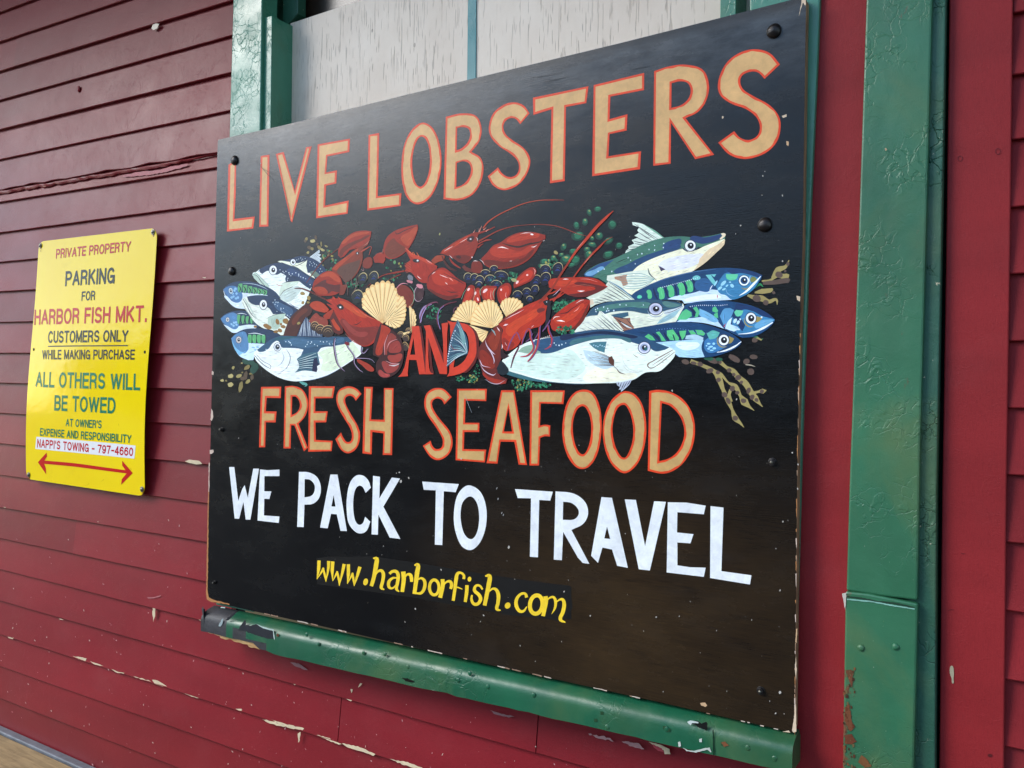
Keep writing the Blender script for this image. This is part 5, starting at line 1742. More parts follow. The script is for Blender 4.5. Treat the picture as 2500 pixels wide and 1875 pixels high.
a.poly(WH, [(400, 462), (408, 440, 1), (440, 430), (480, 400, 1), (570, 358, 1), (690, 340, 1), (830, 385, 1), (945, 452, 1), (1030, 520), (990, 610), (960, 690), (930, 760), (872, 815), (800, 775), (735, 740), (664, 690), (610, 655, 1), (545, 592, 1), (470, 545, 1), (425, 500, 1)])
a.poly((190, 204, 196), [(664, 692), (720, 630, 1), (790, 592, 1), (860, 572, 1), (900, 600), (860, 660, 1), (800, 720, 1), (735, 742)])
a.poly(NAVY, [(462, 425), (480, 400, 1), (570, 358, 1), (690, 340, 1), (830, 385, 1), (945, 452, 1), (1032, 520, 1), (985, 606), (930, 570, 1), (880, 530), (800, 530), (745, 560), (732, 500), (742, 470), (690, 440), (640, 460, 1), (560, 420, 1), (500, 452)])
a.poly((40, 66, 104), [(760, 400, 1), (860, 420, 1), (960, 480, 1), (1010, 540, 1), (960, 545, 1), (860, 480, 1), (770, 450, 1)])
a.poly((176, 196, 180), [(400, 455), (432, 432), (470, 470, 1), (520, 525, 1), (572, 580, 1), (540, 588, 1), (480, 548, 1), (420, 498, 1)])
a.brush(DNAVY, [(405, 456, 3), (445, 470, 5), (490, 530, 6), (545, 588, 3)])
a.brush((100, 120, 110), [(440, 440, 3), (500, 500, 5), (575, 575, 2)])
eye(a, 610, 412, 38, 46)
a.poly((200, 214, 196), [(690, 560), (730, 535, 1), (800, 528, 1), (878, 522), (850, 560, 1), (780, 590, 1), (715, 635, 1), (664, 692)])
a.brush(DNAVY, [(700, 545, 3), (780, 530, 5), (880, 522, 2)]); a.brush(DNAVY, [(668, 688, 3), (720, 625, 5), (790, 588, 6), (815, 580, 3)])
for k in range(7):
    a.brush((130, 150, 140), [(690 + 26 * k, 680 + 8 * k, 1), (760 + 20 * k, 625 + 18 * k, 3), (830 + 10 * k, 600 + 20 * k, 1)])
a.brush((190, 50, 50), [(640, 552, 2), (670, 568, 6), (708, 570, 2)]); a.brush((150, 40, 50), [(830, 600, 3), (890, 598, 9), (950, 620, 3)])
a.brush((60, 90, 130), [(770, 745, 2), (820, 780, 10), (875, 800, 3)])
for x, y, rx, ry in ((910, 650, 22, 20), (970, 695, 24, 20), (912, 742, 18, 16), (965, 740, 16, 12)):
    a.blob((146, 122, 66), x, y, rx, ry, 30, 9, .25)
a.up()
dots(a, N_, [(680, 410), (710, 425), (740, 425), (770, 440), (775, 455), (805, 450), (870, 470), (890, 480), (915, 490), (760, 495), (755, 515), (840, 440), (940, 500), (720, 440), (790, 470), (870, 455), (472, 425), (985, 560)], 4.4)
done(a, 'dark blue painted fish with open pale jaw, upper left')
a = begin('painted_mackerel')
a.frame(*N_)
a.poly(NAVY, [(105, 608), (140, 570, 1), (200, 538, 1), (290, 524, 1), (400, 532, 1), (520, 568, 1), (630, 630, 1), (690, 700), (360, 700), (335, 806), (230, 792, 1), (160, 735, 1), (120, 670, 1)])
a.poly((206, 220, 232), [(290, 640), (400, 650, 1), (500, 655, 1), (560, 670), (350, 700), (330, 806), (230, 792, 1), (160, 735, 1), (122, 670, 1), (200, 730, 1), (262, 740, 1), (300, 690, 1)])
a.poly((66, 112, 158), [(105, 608), (150, 580, 1), (215, 572, 1), (262, 600, 1), (300, 660, 1), (288, 720, 1), (240, 742, 1), (180, 710, 1), (135, 660, 1)])
for x in range(6):
    cx = 275 + x * 50
    a.poly((86, 160, 104), [(cx - 16, 560 + x * 10, 1), (cx + 8, 548 + x * 14, 1), (cx + 24, 552 + x * 14, 1), (cx + 18, 600 + x * 12, 1), (cx + 2, 640 + x * 5, 1), (cx - 20, 625 + x * 6, 1)])
    a.brush(DNAVY, [(cx - 14, 565 + x * 10, 5), (cx + 6, 600 + x * 8, 12), (cx - 10, 636 + x * 5, 5)])
for x, y in ((220, 620), (240, 650), (210, 680), (235, 700), (190, 690), (230, 600), (255, 690), (200, 650)):
    a.blob((130, 176, 206), x, y, 14, 12, 20, 8, .2)
a.up()
eye(a, 182, 622, 21, 31, (170, 190, 200), rot=-10)
a.brush((220, 232, 238), [(108, 622, 3), (130, 680, 7), (175, 745, 6), (240, 788, 3)])
a.brush((190, 210, 225), [(300, 545, 2), (420, 555, 5), (520, 590, 4), (560, 615, 1)])
done(a, 'upper left painted mackerel')
a = begin('painted_mackerel')
a.frame(*N_)
a.poly(NAVY, [(78, 905), (110, 868, 1), (180, 834, 1), (280, 822, 1), (380, 842, 1), (470, 900), (470, 990), (360, 1010), (240, 1030), (210, 1046), (150, 1005, 1), (100, 950, 1)])
a.poly((206, 222, 232), [(262, 980), (360, 965, 1), (440, 970), (440, 1000), (330, 1020, 1), (210, 1048, 1), (150, 1008, 1), (108, 962), (180, 990, 1), (230, 1005, 1)])
a.poly((72, 120, 164), [(78, 905), (120, 870, 1), (200, 842, 1), (240, 860, 1), (264, 920, 1), (262, 980, 1), (225, 1012, 1), (160, 985, 1), (105, 945, 1)])
for x in range(4):
    cx = 262 + x * 44
    a.poly((84, 158, 104), [(cx - 14, 872 + x * 8, 1), (cx + 14, 866 + x * 8, 1), (cx + 18, 920 + x * 6, 1), (cx + 12, 952, 1), (cx - 8, 952, 1)])
    a.brush(DNAVY, [(cx + 20, 862 + x * 8, 6), (cx + 18, 910, 12), (cx + 4, 960, 5)])
a.brush((214, 226, 232), [(240, 858, 2), (290, 850, 7), (345, 862, 2)])
for x, y in ((215, 945), (240, 965), (210, 975), (235, 940), (190, 960)):
    a.blob((136, 180, 208), x, y, 13, 11, 20, 8, .2)
a.up()
eye(a, 150, 914, 17, 22, (200, 200, 196))
done(a, 'middle left painted mackerel, the smallest')
a = begin('painted_mackerel')
a.frame(*N_)
a.poly(NAVY, [(185, 1105), (230, 1055, 1), (320, 1012, 1), (430, 1002, 1), (540, 1010, 1), (640, 1050, 1), (700, 1085), (540, 1180), (430, 1240), (410, 1325), (360, 1325), (270, 1282, 1), (220, 1205, 1)])
a.poly((200, 224, 240), [(352, 1150), (440, 1155), (528, 1160), (500, 1200), (430, 1245), (410, 1322), (360, 1325), (270, 1282, 1), (215, 1200), (290, 1250, 1), (340, 1240, 1), (362, 1200, 1)])
a.poly((78, 126, 168), [(185, 1105), (240, 1058, 1), (320, 1035, 1), (350, 1090, 1), (362, 1170, 1), (350, 1230, 1), (310, 1255, 1), (250, 1210, 1), (205, 1150, 1)])
a.poly((120, 180, 214), [(190, 1120), (230, 1190, 1), (290, 1240, 1), (340, 1235), (300, 1256, 1), (265, 1278), (215, 1200, 1)])
for x in range(4):
    cx = 375 + x * 46
    a.poly((84, 164, 104), [(cx - 16, 1070, 1), (cx + 16, 1072, 1), (cx + 18, 1110, 1), (cx + 14, 1150, 1), (cx - 14, 1142, 1)])
    a.brush(DNAVY, [(cx + 20, 1062, 6), (cx + 24, 1105, 12), (cx + 16, 1156, 5)])
a.brush((220, 230, 234), [(360, 1056, 3), (440, 1052, 8), (520, 1072, 3)])
eye(a, 262, 1118, 27, 34, (196, 190, 186))
for x, y in ((410, 1196), (455, 1192), (436, 1222)):
    a.blob((130, 180, 210), x, y, 18, 8, 10, 8, .2)
a.up()
done(a, 'lower left painted mackerel')
a = begin('painted_fish')
a.frame(*N_)
a.poly((222, 228, 214), [(296, 700), (345, 680), (450, 668, 1), (560, 675, 1), (680, 712, 1), (790, 772, 1), (870, 830), (800, 960), (730, 1070), (690, 1072), (600, 1020, 1), (510, 1000, 1), (430, 945, 1), (365, 860, 1), (300, 765, 1)])
a.poly(NAVY, [(345, 680), (450, 666, 1), (560, 674, 1), (680, 710, 1), (790, 770, 1), (880, 830), (800, 915, 1), (740, 880), (680, 860, 1), (610, 858), (598, 840), (570, 800, 1), (500, 770, 1), (430, 768), (370, 735, 1)])
a.poly((52, 84, 116), [(620, 730, 1), (720, 760, 1), (810, 820, 1), (780, 880, 1), (720, 850, 1), (640, 800, 1)])
a.brush((80, 96, 96), [(305, 702, 4), (345, 770, 8), (385, 850, 8), (440, 905, 3)]); a.brush((186, 200, 186), [(320, 695, 8), (370, 780, 16), (430, 880, 10), (470, 930, 2)])
a.brush((60, 80, 84), [(300, 740, 2), (340, 820, 4), (400, 900, 2)])
eye(a, 512, 762, 36, 48)
a.poly((176, 196, 178), [(560, 895), (640, 860, 1), (740, 850), (720, 900, 1), (700, 960, 1), (650, 1010, 1), (600, 1010, 1), (560, 960, 1)])
a.brush(DNAVY, [(560, 892, 2), (640, 862, 5), (738, 852, 2)])
for k in range(6):
    a.brush((116, 136, 124), [(590 + 16 * k, 900 - 5 * k, 1), (600 + 14 * k, 950, 4), (610 + 12 * k, 1000, 1)])
for x, y, rx, ry, r in ((655, 935, 18, 36, -20), (740, 930, 26, 36, -30), (712, 985, 26, 18, 0), (680, 1025, 26, 18, 20), (555, 985, 44, 24, 20), (640, 1035, 26, 16, 0), (690, 960, 12, 14, 0), (430, 985, 16, 14, 0)):
    a.blob((138, 100, 50), x, y, rx, ry, r, 10, .2)
a.up()
dots(a, N_, [(610, 740), (640, 738), (655, 775), (690, 800), (715, 800), (660, 740), (630, 760), (700, 835), (650, 830), (755, 870), (780, 890), (790, 860), (770, 880), (630, 715), (720, 840), (690, 815)], 4.2)
done(a, 'long jawed dark blue painted fish, middle of the left group')

a = begin('painted_fish')
a.frame(*N_)
# dark claw behind, drawn with its fin strokes
a.poly((70, 32, 28), [(712, 1078), (745, 980, 1), (790, 890, 1), (880, 800, 1), (955, 755, 1), (1005, 790, 1), (990, 860, 1), (930, 900), (895, 960), (848, 1080)])
a.poly((110, 44, 36), [(800, 930, 1), (860, 850, 1), (930, 800, 1), (960, 820, 1), (890, 880, 1), (820, 970, 1)])
a.blob((150, 132, 76), 870, 950, 20, 12, -20, 8, .2); a.up()
a.poly((70, 86, 110), [(850, 1082), (895, 970), (942, 886), (985, 940, 1), (1060, 1010, 1), (1110, 1060), (1110, 1090)])
for k in range(16):
    f = k / 15
    p = (855 + 245 * f, 1080)
    q = (896 + 50 * min(1, f * 2) + 150 * max(0, f - .4) * 1.4, 975 - 85 * min(1, f * 2.2) + 130 * max(0, f - .45) * 1.5)
    a.brush((206, 216, 222) if k % 3 else (24, 34, 60), [(*p, 2), ((p[0] + q[0]) / 2, (p[1] + q[1]) / 2 + 4, 5), (*q, 1.5)])
# the big one
a.poly((228, 234, 230), [(414, 1272), (420, 1245, 1), (450, 1215), (520, 1165, 1), (600, 1108, 1), (690, 1080, 1), (850, 1084, 1), (1050, 1094, 1), (1240, 1085, 1), (1420, 1100), (1520, 1200), (1500, 1262, 1), (1415, 1325, 1), (1260, 1425, 1), (1150, 1482, 1), (1000, 1524, 1), (850, 1540, 1), (710, 1516, 1), (590, 1458, 1), (500, 1392, 1), (440, 1330, 1)])
a.poly((214, 226, 196), [(1060, 1250), (1180, 1200, 1), (1300, 1170, 1), (1420, 1140), (1500, 1250), (1410, 1318, 1), (1260, 1412, 1), (1150, 1440, 1), (1090, 1420), (1110, 1320, 1)])
a.poly((42, 78, 106), [(448, 1220), (520, 1165, 1), (600, 1108, 1), (690, 1080, 1), (850, 1084, 1), (1050, 1094, 1), (1240, 1085, 1), (1430, 1096), (1400, 1140, 1), (1235, 1180, 1), (1100, 1200, 1), (1060, 1245, 1), (960, 1270, 1), (885, 1295), (918, 1218), (860, 1205, 1), (740, 1200), (700, 1195, 1), (660, 1130, 1), (610, 1150, 1), (570, 1205), (520, 1235, 1), (470, 1240, 1)])
a.poly((58, 96, 124), [(720, 1110, 1), (860, 1104, 1), (1050, 1120, 1), (1220, 1120, 1), (1330, 1110, 1), (1230, 1160, 1), (1080, 1176, 1), (930, 1200, 1), (800, 1170, 1)])
a.poly((40, 84, 96), [(620, 1110, 1), (700, 1086, 1), (860, 1086), (800, 1102, 1), (700, 1120, 1), (650, 1120, 1)])
eye(a, 655, 1190, 34, 40, iris=(90, 110, 130))
a.brush((70, 78, 92), [(422, 1275, 4), (460, 1320, 7), (520, 1375, 7), (585, 1412, 4)])
a.brush((90, 96, 104), [(440, 1262, 2), (500, 1330, 5), (586, 1380, 5), (580, 1412, 3)])
a.brush((56, 62, 76), [(745, 1215, 2), (782, 1280, 6), (776, 1350, 6), (740, 1410, 4), (660, 1470, 1)])
a.brush((168, 176, 186), [(700, 1240, 2), (720, 1300, 8), (690, 1360, 8), (650, 1390, 2)])
a.brush((170, 176, 190), [(630, 1440, 2), (690, 1440, 5), (760, 1400, 2)])
a.poly((56, 96, 112), [(850, 1312), (905, 1272, 1), (980, 1250, 1), (1060, 1240), (1072, 1300), (1085, 1360), (1058, 1375), (1052, 1442), (1000, 1436), (920, 1430, 1), (832, 1450), (872, 1400, 1), (870, 1360, 1)])
for k in range(12):
    f = k / 11
    a.brush((20, 34, 66) if k % 2 else (196, 214, 210), [(858, 1320 + 100 * f, 1.5), (950, 1290 + 120 * f, 6), (1050 + rs.uniform(-10, 20), 1252 + 170 * f, 2)])
a.poly((18, 30, 62), [(1022, 1310), (1056, 1300), (1064, 1350), (1086, 1366), (1056, 1385), (1060, 1420), (1050, 1446), (1005, 1436), (1012, 1370)])
dots(a, N_, [(740, 1137), (770, 1135), (787, 1150), (795, 1170), (780, 1145), (965, 1140), (990, 1155), (955, 1165), (1090, 1135), (1120, 1140), (1155, 1137), (1180, 1155), (1030, 1165), (940, 1185), (1060, 1180), (1185, 1168), (1215, 1160), (540, 1218), (1240, 1130), (1000, 1140)], 5)
a.frame(*N_)
a.brush((50, 84, 110), [(850, 1540, 3), (1000, 1525, 5), (1150, 1483, 5), (1260, 1428, 4)])
a.brush((50, 60, 70), [(478, 1380, 1), (495, 1430, 3), (498, 1470, 1)])
done(a, 'large blue backed white painted fish at lower left of the heap')

# ---------------- back left lobster
a = begin('painted_lobster')
a.frame(*M_)
a.brush((112, 40, 34), [(110, 620, 6), (180, 520, 9), (270, 410, 10), (420, 290, 8)])
a.poly(MRED, [(410, 362), (414, 300, 1), (465, 212, 1), (555, 145, 1), (650, 128, 1), (722, 134), (718, 168, 1), (700, 225, 1), (660, 265, 1), (600, 290, 1), (520, 310), (465, 372), (432, 384)])
a.poly((110, 36, 30), [(420, 350, 1), (440, 300, 1), (520, 245, 1), (620, 205, 1), (705, 168, 1), (660, 210, 1), (560, 262, 1), (470, 330, 1), (436, 376, 1)])
a.poly((186, 66, 42), [(440, 250, 1), (480, 200, 1), (560, 155, 1), (650, 140, 1), (700, 146, 1), (620, 170, 1), (530, 200, 1), (470, 250, 1)])
a.poly((134, 48, 36), [(345, 490), (400, 432, 1), (480, 375, 1), (560, 312, 1), (640, 265, 1), (702, 218), (690, 262), (640, 300), (700, 288), (640, 330), (640, 400, 1), (612, 490, 1), (555, 570, 1), (480, 622), (430, 560), (360, 520)])
a.poly((176, 60, 38), [(350, 490), (400, 436, 1), (480, 378, 1), (560, 320, 1), (600, 300, 1), (560, 350, 1), (500, 400, 1), (420, 470, 1), (390, 500, 1)])
a.poly((88, 56, 46), [(400, 510, 1), (470, 450, 1), (560, 420, 1), (620, 400), (600, 480, 1), (550, 565, 1), (480, 615, 1), (440, 560, 1)])
a.brush((190, 70, 60), [(620, 330, 6), (680, 295, 9), (720, 280, 4), (712, 320, 7), (700, 360, 3)])
a.brush((190, 110, 110), [(650, 270, 2), (680, 250, 8), (706, 218, 2)])
a.blob((20, 18, 20), 590, 340, 16, 14, 0, 10); a.up(); a.blob((226, 226, 226), 590, 342, 5, 8, 0, 8); a.up()
a.poly(MRED, [(165, 682), (180, 610, 1), (225, 555, 1), (280, 518, 1), (340, 508, 1), (410, 545, 1), (448, 625, 1), (430, 700, 1), (370, 735, 1), (300, 742, 1), (220, 735, 1)])
a.poly((84, 30, 30), [(200, 640, 1), (290, 590, 1), (300, 620, 1), (380, 640, 1), (440, 640, 1), (425, 705, 1), (350, 700, 1), (310, 720, 1), (260, 660, 1), (180, 668, 1)])
a.poly((178, 58, 38), [(165, 680), (200, 658, 1), (270, 662, 1), (310, 700, 1), (300, 725, 1), (240, 722, 1)])
a.poly((188, 66, 42), [(240, 560, 1), (290, 525, 1), (345, 515, 1), (400, 550, 1), (430, 610, 1), (380, 600, 1), (320, 560, 1)])
a.poly((130, 48, 40), [(430, 640), (495, 635), (480, 690, 1), (460, 730, 1), (420, 735)])
a.poly(MRED, [(835, 332), (838, 270, 1), (870, 190, 1), (940, 132, 1), (1040, 96, 1), (1156, 70), (1162, 105, 1), (1130, 200, 1), (1070, 300, 1), (990, 370, 1), (900, 396, 1), (850, 372, 1)])
a.poly((122, 48, 38), [(850, 340, 1), (870, 260, 1), (930, 200, 1), (960, 230, 1), (1000, 260, 1), (1050, 300, 1), (985, 362, 1), (900, 386, 1)])
a.brush((64, 26, 26), [(945, 138, 4), (962, 160, 10), (1040, 125, 10), (1145, 84, 3)])
a.poly((184, 66, 44), [(1000, 190, 1), (1080, 140, 1), (1150, 95, 1), (1120, 190, 1), (1070, 270, 1), (1020, 240, 1)])
a.poly(MRED, [(738, 382), (775, 345, 1), (808, 332), (848, 350), (855, 400), (835, 438), (790, 430, 1), (755, 432)])
a.poly((134, 44, 36), [(640, 428), (660, 392, 1), (710, 376, 1), (732, 396), (735, 440), (710, 478, 1), (668, 484, 1), (640, 470)])
a.brush((170, 90, 90), [(832, 300, 4), (828, 330, 8), (800, 345, 3)])
a.brush((150, 110, 110), [(625, 490, 3), (648, 505, 6), (650, 480, 2)])
for pts in ([(530, 560, 6), (560, 640, 10), (590, 560, 4)], [(590, 520, 3), (600, 600, 7), (570, 680, 10), (530, 740, 5)], [(480, 620, 8), (500, 680, 8), (500, 740, 4)]):
    a.brush((96, 70, 66), pts)
done(a, 'red painted lobster rising behind at the left')

# ---------------- centre lobsters
a = begin('painted_lobster')
a.frame(*O_)
a.brush((150, 40, 28), [(0, 990, 22), (70, 975, 20), (140, 965, 14)])
# upper centre
a.brush((186, 62, 40), [(1105, 440, 17), (1160, 370, 15), (1260, 295, 12), (1400, 222, 12), (1580, 145, 10), (1760, 102, 10), (1950, 92, 9), (2100, 94, 3)])
a.brush((150, 48, 36), [(1050, 600, 20), (1150, 545, 16), (1290, 470, 14), (1460, 420, 8), (1620, 400, 6), (1800, 392, 8), (1980, 408, 9), (2110, 445, 10), (2260, 505, 8), (2400, 540, 3)])
a.brush(MRED, [(980, 520, 26), (1080, 490, 22), (1170, 460, 14), (1252, 422, 8)])
for p, q in (((1060, 480), (1090, 408)), ((985, 500), (1010, 455)), ((1050, 500), (1060, 440)), ((1110, 460), (1145, 430)), ((1140, 480), (1172, 450))):
    a.brush((236, 150, 130), [(*p, 9), (*q, 2)])
a.brush(MRED, [(1030, 640, 18), (1110, 600, 14), (1150, 585, 20), (1212, 580, 5)]); a.brush(MRED, [(1040, 680, 20), (1080, 645, 14), (1110, 628, 4)])
a.poly((148, 38, 28), [(572, 750), (640, 690, 1), (750, 610, 1), (850, 555, 1), (950, 508, 1), (1015, 488, 1), (1065, 490), (1045, 520), (1035, 560, 1), (1042, 640, 1), (1015, 720, 1), (965, 810, 1), (890, 868, 1), (810, 855, 1), (735, 805, 1), (650, 768, 1)])
a.poly((184, 52, 32), [(600, 740, 1), (700, 658, 1), (830, 580, 1), (950, 525, 1), (930, 580, 1), (830, 620, 1), (720, 690, 1)])
a.poly((112, 28, 24), [(740, 790, 1), (820, 770, 1), (900, 770, 1), (950, 800, 1), (890, 860, 1), (810, 850, 1)])
a.poly((60, 24, 24), [(905, 590), (915, 555, 1), (960, 535, 1), (998, 545, 1), (990, 580, 1), (950, 610, 1)])
a.blob((200, 210, 220), 952, 572, 12, 10, 0, 8); a.up()
hl(a, [(625, 722), (680, 690), (735, 660)], 7); hl(a, [(820, 615), (870, 588), (915, 562)], 5); hl(a, [(690, 770), (715, 795), (732, 812)], 7); hl(a, [(1018, 548), (1036, 570), (1036, 600)], 6); a.blob((240, 220, 216), 970, 796, 8, 9); a.up()
a.blob((62, 18, 20), 805, 792, 36, 20, 20, 10, .2); a.up()
a.poly((160, 58, 38), [(470, 832), (530, 778, 1), (600, 768), (640, 780), (620, 830, 1), (560, 852, 1), (500, 880)])
a.brush((70, 26, 24), [(600, 780, 12), (640, 860, 26), (700, 930, 30), (780, 960, 12)])
a.brush(MRED, [(690, 800, 10), (730, 860, 24), (780, 900, 22), (830, 930, 10)])
a.brush((96, 34, 30), [(860, 900, 40), (900, 940, 50), (960, 960, 40), (1000, 980, 20)])
# big claw
a.poly((154, 36, 26), [(1082, 812), (1150, 742, 1), (1230, 652, 1), (1320, 612, 1), (1420, 542, 1), (1560, 490, 1), (1700, 484, 1), (1870, 522), (1868, 570, 1), (1830, 602, 1), (1745, 740, 1), (1640, 845, 1), (1500, 912, 1), (1330, 938, 1), (1190, 925, 1), (1105, 870, 1)])
a.poly((112, 28, 24), [(1120, 840, 1), (1220, 830, 1), (1400, 850, 1), (1600, 800, 1), (1720, 700, 1), (1690, 780, 1), (1600, 850, 1), (1470, 905, 1), (1300, 925, 1), (1170, 900, 1)])
a.poly((184, 50, 34), [(1190, 720, 1), (1280, 650, 1), (1400, 680, 1), (1560, 720, 1), (1720, 650, 1), (1640, 750, 1), (1450, 800, 1), (1260, 790, 1)])
a.poly((190, 54, 36), [(1420, 560, 1), (1560, 505, 1), (1700, 498, 1), (1800, 525, 1), (1680, 570, 1), (1520, 600, 1), (1400, 610, 1)])
a.brush((48, 24, 24), [(1330, 618, 4), (1430, 650, 18), (1540, 668, 24), (1680, 630, 22), (1790, 610, 16), (1860, 570, 4)])
hl(a, [(1280, 682), (1340, 672), (1420, 695)], 15); hl(a, [(1560, 512), (1630, 495), (1700, 496)], 7); a.blob((240, 230, 226), 1705, 514, 20, 10, 10); a.up()
hl(a, [(1695, 668), (1730, 668), (1768, 645)], 11); hl(a, [(1840, 598), (1856, 590), (1864, 592)], 5); hl(a, [(1430, 846), (1450, 840), (1470, 846)], 7); hl(a, [(1060, 820), (1100, 850), (1122, 890)], 6)
a.poly((128, 34, 28), [(960, 910, 1), (980, 850, 1), (1030, 838, 1), (1080, 860, 1), (1100, 920, 1), (1080, 980, 1), (1020, 990, 1), (970, 960, 1)])
hl(a, [(985, 845), (1010, 838), (1040, 846)], 9)
done(a, 'upper centre painted lobster with long curved feelers')
a = begin('painted_lobster')
a.frame(*M_)
a.brush(MRED, [(1030, 508, 14), (930, 525, 10), (820, 555, 7), (730, 620, 6), (680, 655, 2)])
a.brush((140, 40, 32), [(1000, 540, 10), (930, 570, 9), (870, 605, 3)])
a.frame(*O_)
a.poly((170, 38, 26), [(142, 684), (172, 682), (235, 745, 1), (290, 770, 1), (350, 790, 1), (440, 836, 1), (545, 905), (530, 960), (440, 1030), (415, 1112), (350, 1105, 1), (285, 1055, 1), (225, 985, 1), (140, 965), (165, 930), (140, 900), (180, 860), (215, 830)])
a.poly((200, 60, 40), [(160, 690), (235, 750, 1), (300, 776, 1), (400, 820, 1), (500, 880, 1), (440, 880, 1), (340, 830, 1), (240, 800, 1), (200, 760, 1)])
for k in range(7):
    a.brush((196, 80, 66), [(215 + 2 * k, 840 + 20 * k, 6), (140 + 3 * k, 880 + 18 * k, 3)])
for p, q in (((215, 740), (150, 680)), ((265, 765), (250, 730)), ((320, 785), (290, 738)), ((235, 760), (240, 730))):
    a.brush((226, 110, 86), [(*p, 12), (*q, 3)])
a.blob((34, 22, 26), 285, 838, 46, 24, 8, 12); a.up(); a.blob((226, 226, 226), 302, 836, 12, 11); a.up()
hl(a, [(295, 1020), (320, 1045), (350, 1066)], 8); hl(a, [(400, 816), (440, 850), (480, 872)], 4)
a.poly((164, 34, 26), [(414, 1130), (430, 1040, 1), (490, 978, 1), (580, 926, 1), (640, 930, 1), (720, 990, 1), (800, 1060, 1), (892, 1108), (896, 1150, 1), (830, 1290), (760, 1300, 1), (680, 1320, 1), (580, 1290, 1), (480, 1230, 1), (425, 1180, 1)])
a.poly((192, 48, 32), [(480, 1010, 1), (560, 950, 1), (640, 960, 1), (720, 1030, 1), (800, 1100, 1), (700, 1130, 1), (580, 1140, 1), (500, 1100, 1)])
a.poly((110, 28, 26), [(440, 1180, 1), (540, 1230, 1), (680, 1270, 1), (800, 1260, 1), (760, 1296, 1), (680, 1316, 1), (580, 1288, 1), (480, 1230, 1)])
a.brush((66, 22, 24), [(620, 990, 3), (720, 1040, 12), (800, 1080, 16), (880, 1130, 4)]); a.brush((66, 22, 24), [(650, 1205, 3), (720, 1225, 14), (800, 1220, 4)])
a.brush((80, 26, 26), [(430, 1100, 6), (440, 1030, 12), (540, 940, 10), (600, 920, 3)])
hl(a, [(570, 1008), (620, 1028), (680, 1050)], 8); hl(a, [(680, 1045), (710, 1062), (742, 1090)], 16, (236, 150, 130)); hl(a, [(640, 1105), (655, 1115), (670, 1130)], 10); hl(a, [(480, 1005), (500, 985), (525, 975)], 7)
done(a, 'painted lobster left of the middle with one heavy claw')

# tiny painted signature along the claw
a = begin('lettering')
a.frame(*O_)
def stroke_text(a, txt, x0, y0, dx, dy, h, w, th, col):
    ln = math.hypot(dx, dy); ux, uy = dx / ln, dy / ln
    vx, vy = -uy, ux
    x = 0
    for c in txt:
        g = GLY.get(c)
        if g is None:
            x += w * .5; continue
        gw, strokes = g
        for s in strokes:
            a.brush(col, [(x0 + ux * (x + p[0] * w) - vx * (p[1] * h), y0 + uy * (x + p[0] * w) - vy * (p[1] * h), th) for p in s] if len(s) > 1 else [(x0, y0, 1), (x0 + 1, y0, 1)])
        x += (gw + .28) * w
stroke_text(a, 'J.K CHENEY OM', 1325, 952, 400, -205, 38, 27, 7, (112, 44, 32))
done(a, 'small dark signature J.K CHENEY along the claw')

# ---------------- shellfish
a = None
for cx, cy, r in ((640, 580, (42, 58)), (742, 570, (46, 62)), (590, 750, (54, 66))):
    mussel(a, M_, cx, cy, r[0], r[1], 20, body=(30, 36, 34))
for cx, cy, rx, ry, r in ((925, 1050, 56, 66, -20), (1000, 1060, 56, 66, 0), (1065, 1080, 56, 62, 10), (1055, 1130, 42, 38, 0), (1135, 990, 60, 44, 0), (1240, 945, 54, 50, -10), (1190, 1070, 68, 60, -10), (1330, 1020, 88, 58, 10), (1270, 1130, 68, 54, 10),
                          (1870, 950, 70, 66, 10), (2020, 940, 64, 84, 20), (1750, 1090, 62, 84, 30), (1870, 1060, 66, 84, 20), (1530, 1260, 60, 56, 0), (1640, 1230, 56, 60, 20), (1740, 1200, 50, 66, 20), (1680, 1310, 44, 40, 0)):
    mussel(a, O_, cx, cy, rx, ry, r)
a = begin('painted_shellfish')
sprinkle(a, O_, 1200, 1060, 130, 60, 16, [(30, 100, 90), (20, 60, 90), (60, 140, 120)], 9)
a.frame(*M_)
# pale ringed shells beside the front lobster
a.poly((150, 58, 54), [(130, 985), (200, 905, 1), (240, 935, 1), (300, 960, 1), (316, 1000, 1), (290, 1040, 1), (200, 1020, 1)])
for cx, cy, rx, ry in ((190, 1030, 40, 44), (240, 1060, 44, 46), (314, 1078, 60, 56)):
    a.blob((52, 38, 36), cx, cy, rx, ry, 0, 16); a.up()
    a.ring((196, 160, 110), cx, cy, rx, ry, 6, 0, 180, 360)
    a.ring((176, 140, 96), cx, cy + 8, rx * .66, ry * .66, 5, 0, 180, 360); a.ring((160, 124, 84), cx, cy + 12, rx * .36, ry * .36, 4, 0, 180, 360)
# right of the scallops
for cx, cy, rx, ry in ((1000, 1110, 30, 30), (1046, 1140, 30, 34), (1046, 1220, 26, 44), (1075, 1075, 28, 30)):
    a.blob((58, 44, 40), cx, cy, rx, ry, 0, 12); a.up()
    a.ring((186, 150, 96), cx, cy, rx, ry, 6, -20, 200, 420); a.ring((160, 130, 90), cx, cy, rx * .55, ry * .55, 4, -20, 200, 400)
a.poly((126, 40, 34), [(960, 660, 1), (1030, 640, 1), (1100, 690, 1), (1125, 770, 1), (1090, 855, 1), (1040, 830, 1), (1010, 770, 1), (960, 730, 1)])
a.ring((206, 130, 140), 1040, 740, 90, 116, 8, -10, 210, 300)
a.blob((56, 26, 34), 1172, 720, 46, 76, 10, 14, .1); a.up(); a.ring((170, 140, 150), 1172, 720, 46, 76, 7, 10, 20, 330); a.blob((70, 40, 44), 1180, 740, 22, 36, 0, 10, .2); a.up()
a.ring((120, 160, 130), 1040, 745, 88, 112, 6, 0, 300, 420)
